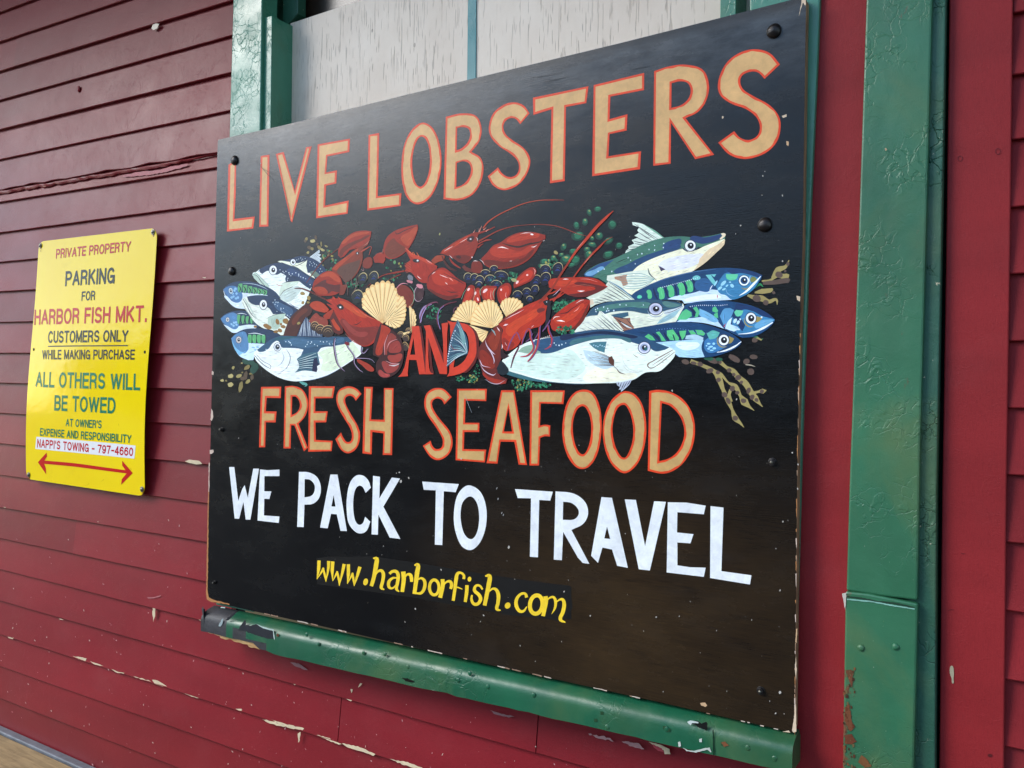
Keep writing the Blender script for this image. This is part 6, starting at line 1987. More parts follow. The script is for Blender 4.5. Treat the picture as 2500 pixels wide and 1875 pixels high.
a.blob((196, 120, 128), 1085, 608, 30, 16, 20, 9, .3); a.blob((110, 110, 118), 1090, 570, 26, 30, 0, 9, .3); a.blob((206, 130, 140), 1180, 650, 30, 22, 30, 9, .3); a.up()
# squid coloured strands
for pts, c in (([(1190, 985, 16), (1184, 920, 16), (1220, 850, 16), (1290, 820, 10)], (150, 126, 168)), ([(1190, 985, 6), (1196, 920, 6), (1230, 858, 5)], (70, 40, 60))):
    a.brush(c, pts)
a.frame(*L_)
for pts, c in (([(140, 770, 20), (150, 690, 22), (190, 610, 22), (240, 540, 18), (340, 505, 14), (365, 520, 4)], (124, 60, 96)), ([(140, 765, 8), (170, 660, 8), (215, 570, 7)], (170, 160, 210)),
               ([(390, 850, 14), (360, 770, 18), (350, 690, 20), (390, 590, 18), (480, 530, 16), (600, 500, 10)], (104, 32, 58)), ([(392, 850, 5), (364, 740, 6), (375, 620, 6), (440, 550, 4)], (150, 140, 200)), ([(560, 640, 12), (570, 590, 14), (620, 560, 6)], (110, 60, 90))):
    a.brush(c, pts)
# red peppers of clam meat
for pts in ([(655, 560), (680, 470, 1), (712, 380, 1), (750, 305, 1), (800, 290, 1), (832, 330, 1), (810, 430, 1), (760, 520, 1), (720, 560)],
            [(796, 520), (806, 420, 1), (850, 330, 1), (890, 335, 1), (898, 420, 1), (905, 520)],
            [(905, 400), (912, 330, 1), (960, 300, 1), (1040, 302, 1), (1105, 312, 1), (1085, 380, 1), (1078, 500), (1000, 505, 1), (930, 470)],
            [(1112, 420, 1), (1128, 332, 1), (1190, 280, 1), (1250, 265, 1), (1290, 310, 1), (1282, 400, 1), (1230, 480, 1), (1160, 530, 1)],
            [(1318, 290), (1340, 230, 1), (1385, 175, 1), (1450, 115, 1), (1540, 66, 1), (1595, 80, 1), (1604, 140, 1), (1545, 230, 1), (1430, 290, 1), (1326, 332)]):
    a.poly((158, 34, 24), pts)
    c = sum((Vector(p[:2]) for p in pts), Vector((0, 0))) / len(pts)
    a.poly((200, 50, 32), [(c + (Vector(p[:2]) - c) * .72)[:] + (1,) for p in pts])
for x, y, rx, ry, r in ((750, 345, 22, 14, -50), (835, 395, 14, 22, 20), (960, 362, 38, 18, -35), (1162, 350, 12, 16, 10), (1492, 164, 14, 12, 0), (1365, 255, 14, 26, 40), (722, 497, 10, 12, 0), (868, 470, 12, 24, -20)):
    a.blob((240, 200, 196), x, y, rx, ry, r, 9, .15)
a.up()
for pts in ([(660, 470, 5), (690, 390, 6), (730, 330, 3)], [(900, 420, 5), (896, 360, 8), (930, 310, 3)], [(1075, 470, 4), (1060, 390, 8), (1090, 330, 3)], [(800, 500, 3), (830, 400, 6), (826, 330, 3)]):
    a.brush((130, 160, 130), pts)
for pts in ([(1035, 360, 2), (1030, 430, 6), (1040, 480, 2)], [(1225, 380, 2), (1220, 430, 6), (1235, 460, 2)], [(1570, 80, 2), (1592, 110, 8), (1580, 160, 2)]):
    a.brush((236, 180, 170), pts)
a.blob((150, 150, 100), 1325, 228, 42, 22, 15, 10, .15); a.up()
done(a, 'painted mussels, clams and red shellfish in the middle of the heap')

scallop(a, M_, (1095, 1075), [(960, 1110), (1000, 1060), (1060, 1020), (1110, 960)][:0] or [(1075, 830), (1125, 880), (1142, 950), (1135, 1010), (1085, 1080), (1000, 1110)], 9)
scallop(a, M_, (880, 960), [(960, 740), (1020, 750), (1048, 810), (1050, 900), (1030, 990), (965, 1045), (900, 1030), (850, 1005)], 12)
scallop(a, M_, (825, 1005), [(640, 860), (634, 780), (660, 700), (715, 650), (790, 612), (870, 603), (930, 630), (968, 710), (976, 800), (955, 880), (890, 960)], 15)
scallop(a, L_, (770, 770), [(520, 735), (560, 660), (610, 580), (660, 525), (740, 485), (830, 495), (880, 550)], 10)
scallop(a, L_, (1000, 880), [(740, 790), (800, 860), (850, 920), (890, 980), (920, 1012), (950, 990)], 6)
scallop(a, L_, (1230, 700), [(1150, 560), (1170, 500), (1220, 462), (1290, 450), (1360, 462), (1420, 505), (1440, 570), (1380, 630)], 10)
scallop(a, L_, (1045, 835), [(770, 790), (775, 700), (810, 620), (860, 550), (930, 495), (1010, 475), (1090, 505), (1140, 580), (1175, 650), (1180, 720), (1110, 790)], 15)

# ---------------- the word AND with the small tail fin on it
a = begin('lettering')
a.frame(*L_)
AD, AO = (96, 22, 22), (214, 62, 38)
a.poly(AD, [(110, 808), (152, 812), (180, 980), (236, 1418), (190, 1418), (110, 900)])
a.poly(AO, [(30, 812), (122, 808), (140, 900), (206, 1418), (126, 1420), (92, 1240), (-2, 1236), (-20, 1400), (-16, 1444), (-141, 1452), (-100, 1410, 1), (-60, 1330), (36, 900)], [[(54, 960), (76, 1172), (12, 1172)]])
a.poly(AD, [(245, 800), (282, 800), (480, 1290), (475, 1418), (440, 1300)])
a.poly(AD, [(232, 900), (262, 960), (290, 1300), (316, 1418), (268, 1416), (240, 1100)])
a.poly(AO, [(212, 850), (240, 880), (240, 1200), (262, 1380, 1), (305, 1418), (205, 1420)])
a.poly(AO, [(184, 806), (262, 796), (430, 1260), (476, 1418), (384, 1414), (215, 880)])
a.poly(AO, [(410, 776), (494, 764), (480, 900), (478, 1418), (440, 1390), (428, 1000)])
a.poly(AD, [(640, 762), (760, 800, 1), (860, 900, 1), (882, 1050, 1), (872, 1180, 1), (800, 1330, 1), (690, 1400, 1), (700, 1300), (800, 1000)])
a.poly(AO, [(482, 740), (540, 758, 1), (640, 766, 1), (745, 800, 1), (820, 890, 1), (848, 1030, 1), (842, 1180, 1), (780, 1300, 1), (700, 1385, 1), (580, 1430, 1), (478, 1448), (505, 1400), (516, 1200), (520, 900), (516, 800)],
       [[(596, 850), (660, 850, 1), (725, 900, 1), (755, 1010, 1), (752, 1130, 1), (700, 1240, 1), (620, 1310, 1), (560, 1336), (580, 1200), (592, 1000)]])
a.brush((70, 22, 22), [(500, 900, 6), (494, 1100, 8), (486, 1420, 3)])
done(a, 'orange red painted word AND')
a = begin('painted_tail_fin')
a.frame(*L_)
a.poly((52, 84, 104), [(612, 728), (640, 770), (690, 870, 1), (730, 960, 1), (745, 1060, 1), (740, 1160), (660, 1190, 1), (580, 1230), (520, 1290), (474, 1330), (486, 1200), (500, 1060), (530, 940), (570, 830)])
for k in range(14):
    f = k / 13
    q = (612 - 140 * f, 740 + 570 * f)
    a.brush([(150, 186, 184), (206, 220, 220), (34, 44, 70), (110, 150, 150)][k % 4], [(735 - 10 * f, 1140 + 10 * f, 2), ((735 + q[0]) / 2 + 18 * (1 - f), (1100 + q[1]) / 2, 9), (*q, 3)])
a.poly((110, 150, 150), [(620, 780), (680, 900, 1), (715, 1000, 1), (690, 1040, 1), (640, 900, 1)])
a.brush((150, 40, 60), [(520, 1040, 3), (560, 1100, 8), (620, 1110, 3)])
dots(a, L_, [(580, 870), (565, 900), (550, 930), (542, 960), (536, 990), (526, 1020), (520, 1050), (514, 1075), (512, 1100), (505, 1130), (498, 1160), (492, 1190), (488, 1220), (486, 1250)], 7, (220, 230, 240))
done(a)

# ---------------- right hand fish
a = begin('painted_fish')
a.frame(*R6)
a.poly((206, 220, 206), [(578, 90), (620, 94, 1), (690, 112, 1), (790, 170, 1), (910, 255), (760, 310), (510, 395), (520, 370), (545, 350), (540, 330), (600, 300), (575, 268), (640, 240), (600, 225), (645, 195), (630, 170), (650, 140), (585, 120)])
for p, q in (((840, 262), (600, 108)), ((820, 268), (650, 150)), ((790, 280), (640, 190)), ((750, 292), (610, 235)), ((720, 300), (585, 275)), ((690, 312), (605, 300)), ((650, 330), (550, 335)), ((620, 345), (525, 368))):
    a.brush((26, 34, 50), [(*p, 2), ((p[0] + q[0]) / 2, (p[1] + q[1]) / 2 + 3, 8), (*q, 3)])
a.brush((110, 160, 136), [(700, 118, 3), (800, 180, 16), (900, 255, 8)])
a.poly((64, 112, 96), [(105, 602), (140, 565, 1), (230, 510, 1), (340, 470, 1), (430, 436, 1), (560, 372, 1), (720, 292, 1), (900, 242, 1), (1060, 230, 1), (1200, 240, 1), (1350, 224, 1), (1468, 198), (1496, 214), (1490, 260), (1300, 330), (1000, 380), (700, 500), (560, 640), (330, 690), (250, 640), (190, 632), (120, 622)])
a.poly((38, 76, 122), [(105, 602), (160, 560, 1), (260, 500, 1), (400, 460), (300, 540, 1), (240, 590, 1), (190, 632), (120, 624)])
a.poly((110, 160, 196), [(120, 600, 1), (200, 560, 1), (300, 530, 1), (240, 585, 1), (170, 618, 1)])
a.poly((34, 68, 104), [(400, 570, 1), (540, 500, 1), (680, 430, 1), (850, 370, 1), (1000, 330, 1), (1060, 330, 1), (980, 380, 1), (800, 440, 1), (650, 520, 1), (560, 600), (440, 610)])
a.poly((36, 66, 110), [(900, 300, 1), (1000, 260, 1), (1060, 262, 1), (1040, 330, 1), (980, 350, 1), (880, 350, 1)])
a.poly((34, 58, 100), [(1150, 240, 1), (1300, 240, 1), (1460, 205), (1440, 250, 1), (1350, 290, 1), (1240, 300, 1)])
a.poly((232, 230, 200), [(560, 600), (640, 520, 1), (800, 440, 1), (1000, 372, 1), (1090, 352, 1), (1180, 372, 1), (1300, 322, 1), (1482, 255), (1492, 270), (1480, 310, 1), (1400, 395, 1), (1280, 502, 1), (1150, 585, 1), (1000, 650, 1), (850, 705, 1), (700, 765, 1), (575, 806), (430, 720), (340, 640)])
a.poly((216, 218, 226), [(900, 460, 1), (1050, 420, 1), (1250, 400, 1), (1300, 420, 1), (1200, 510, 1), (1050, 560, 1), (900, 560, 1), (840, 520, 1)])
a.poly((216, 194, 158), [(1240, 450), (1330, 360, 1), (1420, 310, 1), (1490, 256), (1482, 312, 1), (1400, 395, 1), (1290, 495, 1), (1180, 570), (1230, 500)])
a.brush((40, 40, 60), [(1290, 300, 2), (1380, 280, 5), (1470, 235, 4), (1494, 216, 2)])
a.poly((224, 206, 176), [(1450, 205), (1478, 198, 1), (1498, 214, 1), (1480, 240, 1), (1440, 260, 1), (1466, 226)])
a.poly((40, 60, 84), [(1075, 345, 1), (1150, 385, 1), (1235, 330, 1), (1180, 376, 1), (1120, 382, 1)])
eye(a, 1150, 322, 52, 52, k=.6)
a.poly((66, 60, 84), [(835, 520), (862, 530), (906, 555), (880, 565), (862, 575), (850, 545)])
a.poly((214, 222, 204), [(335, 615), (440, 598, 1), (600, 570, 1), (735, 560), (800, 655), (740, 700, 1), (640, 748, 1), (520, 750, 1), (430, 720), (330, 660)])
a.poly((168, 128, 104), [(405, 628), (530, 606), (520, 640), (540, 700), (490, 720), (470, 670), (410, 650)])
for k in range(7):
    a.brush((96, 146, 150), [(800, 652, 2), (680, 600 + 22 * k, 5), (540, 600 + 24 * k, 4), (430 + 10 * k, 610 + 20 * k, 2)])
a.brush((24, 60, 70), [(735, 545, 6), (752, 600, 12), (820, 662, 3)])
dots(a, R6, [(800, 320), (745, 360), (800, 365), (885, 340), (890, 300), (632, 410), (540, 440), (565, 465), (610, 500), (305, 552), (380, 575), (245, 575), (940, 575), (675, 400)], 6)
a.frame(*R6)
a.brush((20, 34, 40), [(420, 490, 2), (470, 470, 8), (545, 440, 2)])
done(a, 'large green backed painted fish at the upper right of the heap')
a = begin('painted_fin')
a.frame(*R6)
a.poly((206, 214, 196), [(128, 832), (220, 790, 1), (300, 740), (345, 670), (430, 700, 1), (520, 770, 1), (610, 850), (500, 865, 1), (330, 870, 1), (220, 900), (170, 930), (160, 850)])
a.brush((214, 196, 170), [(170, 850, 40), (190, 900, 40)])
for p, q in (((590, 848), (330, 665)), ((560, 850), (345, 705)), ((510, 850), (330, 740)), ((470, 856), (300, 770)), ((420, 860), (290, 800)), ((380, 864), (260, 830)), ((320, 870), (220, 850)), ((270, 880), (205, 876))):
    a.brush((24, 44, 60), [(*p, 3), ((p[0] + q[0]) / 2, (p[1] + q[1]) / 2 - 2, 8), (*q, 2)])
a.brush((70, 120, 150), [(600, 845, 6), (470, 740, 14), (350, 670, 4)])
done(a)

a = begin('painted_mackerel')
def mack(a, fr, body, back, belly, stripes, head, jaw):
    a.frame(*fr)
    a.poly((22, 66, 108), body)
    a.poly((196, 220, 240), belly)
    for p in stripes:
        a.poly((84, 176, 116), p)
a.frame(*R6)
a.poly((22, 64, 104), [(568, 812), (620, 770, 1), (740, 710, 1), (880, 650, 1), (1060, 600, 1), (1250, 562, 1), (1450, 540, 1), (1640, 548, 1), (1780, 580, 1), (1858, 612), (1838, 660, 1), (1770, 750, 1), (1680, 815, 1), (1560, 855, 1), (1400, 862, 1), (1200, 880), (1090, 890), (1070, 856), (850, 850), (600, 850)])
a.poly((196, 218, 240), [(925, 846), (1010, 815, 1), (1160, 790, 1), (1300, 752, 1), (1420, 760, 1), (1520, 800, 1), (1560, 852), (1400, 862, 1), (1200, 878), (1092, 890), (1070, 858)])
a.poly((230, 238, 246), [(1090, 850, 1), (1250, 810, 1), (1400, 800, 1), (1450, 830, 1), (1300, 850, 1), (1120, 872, 1)])
for x, y, s in ((745, 800, .75), (860, 790, 1.0), (955, 770, 1.0), (1060, 750, 1.05), (1140, 720, 1.0)):
    a.poly((84, 184, 124), [(x - 34 * s, y - 40 * s, 1), (x, y - 62 * s, 1), (x + 26 * s, y - 40 * s, 1), (x + 38 * s, y + 10 * s, 1), (x + 30 * s, y + 50 * s, 1), (x - 10 * s, y + 54 * s, 1), (x - 18 * s, y, 1)], jitter=.4)
for pts in ([(790, 740, 10), (800, 790, 20), (830, 850, 12)], [(900, 720, 10), (915, 780, 20), (935, 836, 12)], [(1000, 700, 10), (1010, 760, 20), (1020, 816, 10)], [(1080, 680, 10), (1105, 730, 20), (1115, 790, 10)], [(1175, 655, 12), (1195, 700, 26), (1190, 760, 12)]):
    a.brush((20, 36, 76), pts)
a.poly((86, 196, 160), [(628, 830, 1), (650, 806, 1), (676, 822, 1), (660, 840, 1)])
a.poly((44, 90, 136), [(1200, 680, 1), (1290, 640, 1), (1380, 700, 1), (1330, 770, 1), (1260, 770, 1), (1200, 740, 1)])
for p in ([(1300, 610), (1350, 605), (1400, 680), (1390, 720), (1340, 660)], [(1170, 640, 1), (1215, 614, 1), (1250, 640, 1), (1200, 660, 1)], [(1350, 604), (1405, 602), (1385, 630)]):
    a.poly((110, 190, 190), p)
a.poly((56, 122, 164), [(1400, 720), (1450, 640, 1), (1500, 590, 1), (1600, 590, 1), (1720, 600, 1), (1838, 632), (1780, 740, 1), (1680, 812, 1), (1560, 850, 1), (1500, 810, 1), (1440, 790, 1)])
a.poly((30, 58, 100), [(1500, 560), (1640, 556, 1), (1780, 586, 1), (1856, 614), (1830, 640), (1740, 610, 1), (1640, 590, 1), (1560, 600, 1)])
a.poly((96, 196, 150), [(1500, 600), (1620, 602), (1600, 650, 1), (1540, 662, 1), (1505, 640, 1)])
for x, y, rx, ry, r in ((1475, 690, 36, 16, -40), (1440, 740, 26, 14, -40), (1510, 715, 16, 8, -40), (1480, 750, 20, 9, -30), (1400, 690, 30, 10, -60), (1560, 715, 22, 16, 50), (1540, 680, 12, 8, 0)):
    a.blob((150, 206, 226), x, y, rx, ry, r, 10, .1)
a.up()
a.ring((130, 176, 210), 1570, 760, 70, 56, 6, 20, 60, 170); a.ring((140, 128, 76), 1690, 680, 60, 68, 14, 0, 20, 130)
a.blob((120, 126, 70), 1768, 655, 30, 34, 30, 10, .2); a.up()
eye(a, 1678, 664, 50, 50, ring=(226, 236, 240), iris=(22, 66, 108), k=.4)
a.brush((232, 240, 246), [(1632, 812, 5), (1700, 770, 18), (1770, 700, 22), (1842, 622, 7)])
a.brush((190, 210, 230), [(1738, 618, 3), (1730, 660, 8), (1740, 690, 3)])
a.brush((200, 40, 50), [(1412, 800, 3), (1416, 815, 9), (1414, 840, 2)])
a.brush((226, 236, 244), [(1340, 765, 3), (1352, 735, 10), (1368, 710, 3)])
dots(a, R6, [(860 + 20 * k, 735 - 5.4 * k) for k in range(19)], 4.4)
a.frame(*R6)
a.brush((70, 110, 150), [(700, 722, 2), (900, 650, 7), (1150, 585, 8), (1400, 552, 3)])
done(a, 'upper right painted mackerel')
a = begin('painted_mackerel')
a.frame(*R7)
a.poly((22, 66, 108), [(1000, 345), (1060, 210), (1120, 172, 1), (1220, 148, 1), (1400, 138, 1), (1580, 150, 1), (1760, 190, 1), (1900, 256, 1), (1980, 322), (1968, 356, 1), (1890, 430, 1), (1770, 490, 1), (1660, 502), (1590, 472, 1), (1480, 415, 1), (1300, 360, 1), (1150, 345)])
a.poly((186, 214, 236), [(1010, 350), (1060, 320, 1), (1200, 305, 1), (1300, 290), (1420, 340), (1480, 412), (1400, 385, 1), (1280, 356, 1), (1150, 344)])
a.poly((112, 170, 206), [(1240, 215), (1320, 250, 1), (1400, 300, 1), (1430, 340), (1380, 350, 1), (1300, 310, 1), (1240, 280, 1)])
for p in ([(1070, 245), (1110, 220), (1160, 250), (1165, 290), (1110, 325), (1020, 325)], [(1178, 210), (1210, 195), (1244, 250), (1222, 300), (1190, 300), (1210, 250)], [(1370, 205), (1400, 196), (1426, 240), (1400, 256), (1366, 240)], [(1380, 270), (1420, 250), (1425, 310), (1390, 300)]):
    a.poly((84, 184, 128), p, jitter=.5)
a.brush((18, 34, 74), [(1130, 200, 12), (1180, 240, 30), (1190, 290, 20)])
a.poly((86, 146, 188), [(1440, 290), (1480, 220, 1), (1540, 210), (1580, 230), (1540, 320, 1), (1490, 400), (1470, 360)])
a.poly((56, 124, 168), [(1560, 300), (1600, 210, 1), (1700, 220, 1), (1850, 250, 1), (1978, 325), (1900, 400, 1), (1780, 450, 1), (1620, 470), (1570, 400, 1)])
a.poly((24, 52, 94), [(1600, 160), (1760, 195, 1), (1900, 258, 1), (1975, 318), (1860, 290, 1), (1760, 240, 1), (1660, 230, 1), (1640, 300), (1690, 380), (1660, 440), (1600, 360), (1560, 290)])
a.poly((100, 160, 196), [(1780, 380, 1), (1850, 330, 1), (1940, 320), (1978, 326), (1900, 372, 1), (1800, 410, 1)])
a.poly((104, 200, 160), [(1580, 250), (1600, 228), (1672, 236), (1650, 280, 1), (1605, 290, 1)])
a.poly((196, 222, 238), [(1490, 410), (1520, 340, 1), (1560, 300), (1545, 370), (1600, 390), (1622, 420), (1580, 440), (1540, 430)])
for x, y, rx, ry in ((1590, 335, 16, 26), (1620, 350, 14, 22), (1640, 320, 10, 10), (1590, 395, 30, 10), (1612, 415, 30, 10)):
    a.blob((186, 216, 232), x, y, rx, ry, 20, 9, .15)
a.up()
a.ring((150, 136, 78), 1745, 320, 66, 74, 14, 0, 70, 190)
a.poly((150, 134, 76), [(1800, 290), (1860, 305), (1820, 345, 1), (1785, 350)])
eye(a, 1745, 310, 50, 54, k=.62)
a.brush((230, 238, 244), [(1620, 466, 4), (1750, 452, 14), (1870, 404, 22), (1960, 350, 10)])
a.brush((200, 40, 50), [(1500, 362, 2), (1485, 380, 10), (1480, 400, 3)])
a.blob((230, 238, 244), 1850, 300, 9, 9); a.up()
dots(a, R7, [(1150 + 20 * k, 195 - 1.1 * k - 6 * math.sin(k / 3)) for k in range(19)], 4.6, (190, 200, 220))
done(a, 'middle right painted mackerel reaching farthest right')
a = begin('painted_mackerel')
a.frame(*R7)
a.poly((20, 60, 100), [(490, 440), (560, 418, 1), (680, 396, 1), (850, 362, 1), (1050, 345, 1), (1250, 362, 1), (1420, 408, 1), (1560, 465, 1), (1652, 535), (1640, 570, 1), (1560, 625, 1), (1400, 680, 1), (1250, 697, 1), (1090, 694, 1), (1020, 685), (1000, 660), (960, 600), (830, 560), (700, 520)])
a.poly((170, 210, 232), [(800, 548), (900, 540), (1100, 525, 1), (1280, 520), (1260, 600, 1), (1290, 690), (1180, 698, 1), (1040, 690), (990, 650), (960, 600)])
a.poly((222, 236, 240), [(1010, 560, 1), (1150, 545, 1), (1240, 560, 1), (1200, 610, 1), (1080, 620, 1)])
for p in ([(700, 490), (740, 465), (780, 490), (810, 530), (760, 525)], [(810, 450), (845, 440), (890, 500), (910, 535), (870, 535), (850, 490)], [(920, 430), (980, 420), (1040, 500), (1035, 530), (950, 525), (925, 480)], [(1040, 435), (1110, 430), (1100, 490), (1070, 525), (1050, 480)], [(1130, 430), (1180, 430), (1210, 465), (1160, 470)], [(1200, 425), (1260, 425), (1300, 460), (1280, 480), (1220, 470)]):
    a.poly((84, 184, 120), p, jitter=.5)
for pts in ([(780, 460, 12), (830, 500, 26), (850, 535, 14)], [(890, 450, 12), (920, 500, 24), (940, 535, 12)], [(980, 470, 8), (990, 500, 14), (1000, 530, 8)], [(1030, 450, 12), (1050, 500, 22), (1060, 530, 10)]):
    a.brush((18, 34, 74), pts)
a.poly((170, 200, 214), [(1110, 480), (1200, 470, 1), (1280, 500), (1270, 526), (1180, 520), (1100, 515)])
a.poly((56, 116, 168), [(1290, 530), (1340, 500, 1), (1440, 520, 1), (1500, 590), (1430, 630, 1), (1340, 650, 1), (1290, 610, 1)])
for x, y, rx, ry, r in ((1330, 560, 18, 10, 0), (1350, 590, 24, 10, -10), (1380, 560, 14, 12, 0), (1330, 610, 14, 9, 0), (1385, 605, 18, 12, 0), (1310, 580, 8, 8, 0), (1360, 625, 20, 7, 0)):
    a.blob((150, 204, 230), x, y, rx, ry, r, 9, .1)
a.up()
a.poly((90, 170, 160), [(1310, 460), (1370, 430, 1), (1440, 450), (1410, 500, 1), (1340, 520)])
a.poly((150, 134, 76), [(1530, 485), (1580, 510), (1555, 550, 1), (1525, 560)])
a.ring((150, 136, 78), 1478, 528, 64, 66, 12, 0, 60, 210)
eye(a, 1478, 524, 50, 52, k=.62)
a.brush((232, 240, 246), [(1412, 645, 5), (1500, 625, 16), (1580, 590, 18), (1650, 540, 7)])
a.brush((20, 34, 60), [(1430, 640, 2), (1520, 605, 4), (1620, 560, 2)])
dots(a, R7, [(820 + 26 * k, 425 - 3 * math.sin(k / 4) * 5 - (0 if k < 9 else -(k - 9) * 1.5)) for k in range(22)], 4.4, (96, 130, 180))
done(a, 'lower right painted mackerel')

a = begin('painted_fish')
a.frame(*R7)
# middle fish
a.poly((220, 226, 206), [(-20, 470), (60, 390), (130, 290), (200, 205, 1), (350, 150, 1), (600, 128, 1), (850, 128, 1), (1000, 138, 1), (1080, 166), (1090, 200), (1060, 250, 1), (1010, 345), (900, 360, 1), (750, 385, 1), (590, 412), (400, 440), (0, 470)])
a.poly((46, 82, 104), [(125, 300), (200, 205, 1), (350, 150, 1), (600, 128, 1), (850, 128, 1), (1000, 138, 1), (1075, 166), (1062, 196, 1), (940, 230, 1), (740, 268, 1), (560, 240, 1), (380, 250, 1), (260, 290, 1), (180, 320)])
a.poly((72, 120, 112), [(220, 220, 1), (400, 170, 1), (640, 150, 1), (760, 165, 1), (740, 210, 1), (560, 200, 1), (380, 220, 1), (260, 245, 1)])
a.poly((80, 120, 116), [(880, 150, 1), (980, 160, 1), (1060, 180), (1000, 200, 1), (920, 200, 1)])
a.brush((20, 24, 34), [(870, 134, 6), (980, 142, 12), (1075, 165, 6)])
a.poly((196, 206, 210), [(900, 240, 1), (1000, 215, 1), (1085, 185), (1070, 220, 1), (980, 270, 1), (900, 270, 1)])
a.brush((40, 60, 80), [(890, 262, 2), (970, 245, 6), (1080, 190, 3)])
a.poly((146, 182, 190), [(820, 370), (860, 320, 1), (960, 260, 1), (1050, 220), (1000, 290, 1), (900, 345, 1)])
a.ring((160, 170, 186), 812, 222, 82, 74, 9, 0, 20, 170); a.ring((190, 196, 190), 812, 230, 130, 100, 5, 0, 40, 140)
eye(a, 810, 218, 64, 56, ring=(190, 194, 214), iris=(160, 166, 190), k=.5)
a.poly((50, 90, 112), [(370, 278), (450, 262, 1), (540, 250), (545, 285), (480, 306, 1), (410, 300, 1)])
a.poly((150, 104, 84), [(390, 295), (480, 310, 1), (560, 305), (565, 345, 1), (600, 412), (500, 432), (440, 350)])
for p, q in (((590, 410), (400, 300)), ((580, 415), (440, 330)), ((560, 320), (400, 290)), ((550, 425), (430, 340)), ((600, 400), (520, 310))):
    a.brush((20, 34, 54), [(*p, 3), ((p[0] + q[0]) / 2, (p[1] + q[1]) / 2 + 4, 8), (*q, 2)])
a.brush((206, 216, 214), [(470, 350, 4), (530, 390, 16), (580, 410, 4)])
dots(a, R7, [(220, 225), (225, 245), (340, 215), (330, 240), (300, 200), (350, 235), (460, 178), (520, 180), (690, 180), (400, 235), (240, 215)], 6)
a.frame(*R7)
a.poly((214, 220, 204), [(-10, 470), (60, 380, 1), (130, 300, 1), (240, 280), (262, 236), (320, 280, 1), (420, 370, 1), (515, 450), (300, 455, 1), (100, 460)])
for p, q in (((510, 448), (265, 240)), ((480, 452), (280, 280)), ((440, 452), (260, 300)), ((400, 452), (240, 310)), ((350, 455), (180, 320)), ((300, 456), (140, 350)), ((250, 456), (110, 380)), ((180, 460), (60, 400))):
    a.brush((30, 54, 74) if q[0] > 200 else (150, 164, 160), [(*p, 3), ((p[0] + q[0]) / 2, (p[1] + q[1]) / 2, 8), (*q, 2)])
a.brush((232, 236, 226), [(272, 240, 5), (360, 320, 16), (430, 400, 4)])
done(a, 'grey green painted fish in the middle of the right group')
a = begin('painted_fish')
a.frame(*R8)
a.poly((224, 234, 222), [(165, 572), (210, 500, 1), (300, 420, 1), (400, 350, 1), (560, 290, 1), (800, 258, 1), (1000, 214, 1), (1250, 188, 1), (1450, 212, 1), (1650, 268, 1), (1800, 328, 1), (1950, 380, 1), (2000, 412), (1988, 470, 1), (1920, 550, 1), (1830, 622, 1), (1690, 636, 1), (1560, 712, 1), (1400, 742, 1), (1200, 748, 1), (1000, 752, 1), (800, 742, 1), (600, 716, 1), (400, 670, 1), (240, 620, 1)])
a.poly((206, 226, 212), [(230, 560, 1), (340, 470, 1), (560, 440, 1), (900, 400, 1), (1000, 480, 1), (1060, 600, 1), (900, 700, 1), (600, 690, 1), (380, 630, 1)])
a.poly((236, 234, 208), [(1150, 600, 1), (1300, 560, 1), (1440, 640, 1), (1600, 660, 1), (1500, 710, 1), (1300, 735, 1), (1100, 740, 1), (1040, 690, 1)])
a.poly((38, 76, 108), [(540, 300), (660, 278, 1), (800, 258, 1), (1000, 212, 1), (1250, 186, 1), (1450, 210, 1), (1650, 266, 1), (1800, 326, 1), (1935, 376), (1890, 400), (1800, 416, 1), (1745, 390, 1), (1700, 320), (1620, 345), (1540, 320, 1), (1400, 285, 1), (1200, 290, 1), (1080, 312, 1), (880, 372, 1), (720, 430, 1), (600, 436, 1), (500, 400, 1)])
a.poly((58, 104, 112), [(900, 330, 1), (1080, 270, 1), (1280, 250, 1), (1400, 260, 1), (1540, 310, 1), (1400, 280, 1), (1200, 286, 1), (1060, 312, 1)])
a.poly((16, 34, 66), [(800, 275, 1), (1000, 236, 1), (1250, 206, 1), (1450, 230, 1), (1600, 275, 1), (1400, 250, 1), (1200, 236, 1), (1000, 262, 1)])
a.poly((140, 172, 150), [(360, 420), (420, 370, 1), (540, 350, 1), (560, 400, 1), (600, 430, 1), (480, 440, 1)])
a.poly((66, 118, 130), [(1100, 335), (1160, 320, 1), (1285, 315), (1270, 380, 1), (1262, 430), (1200, 410), (1150, 380)])
a.poly((186, 208, 214), [(1040, 400), (1140, 420, 1), (1280, 460), (1360, 500), (1360, 575), (1260, 600, 1), (1160, 560, 1), (1080, 500, 1)])
for k in range(11):
    f = k / 10
    a.brush([(92, 66, 58), (40, 50, 64), (120, 150, 170)][k % 3], [(1362, 505 + 60 * f, 6), (1270 - 10 * f, 455 + 110 * f, 6), (1130 + 40 * math.sin(k), 410 + 160 * f, 1.5)])
a.poly((84, 48, 36), [(1300, 480), (1340, 465), (1362, 520), (1362, 570), (1310, 540)])
a.brush((70, 40, 34), [(1355, 565, 3), (1390, 600, 6), (1420, 635, 12), (1480, 655, 2)])
for k in range(6):
    a.blob((170, 210, 226), 1150 + 22 * k, 352 + 8 * (k % 3), 8, 5, -20, 7)
a.up()
a.ring((196, 206, 196), 1600, 470, 150, 150, 6, 0, 80, 190); a.ring((160, 160, 150), 1560, 520, 110, 110, 2.5, 0, 60, 160)
eye(a, 1675, 378, 60, 58, ring=(206, 210, 232), iris=(150, 160, 190), k=.48)
a.blob((40, 92, 96), 1690, 390, 16, 20, 0, 9); a.up()
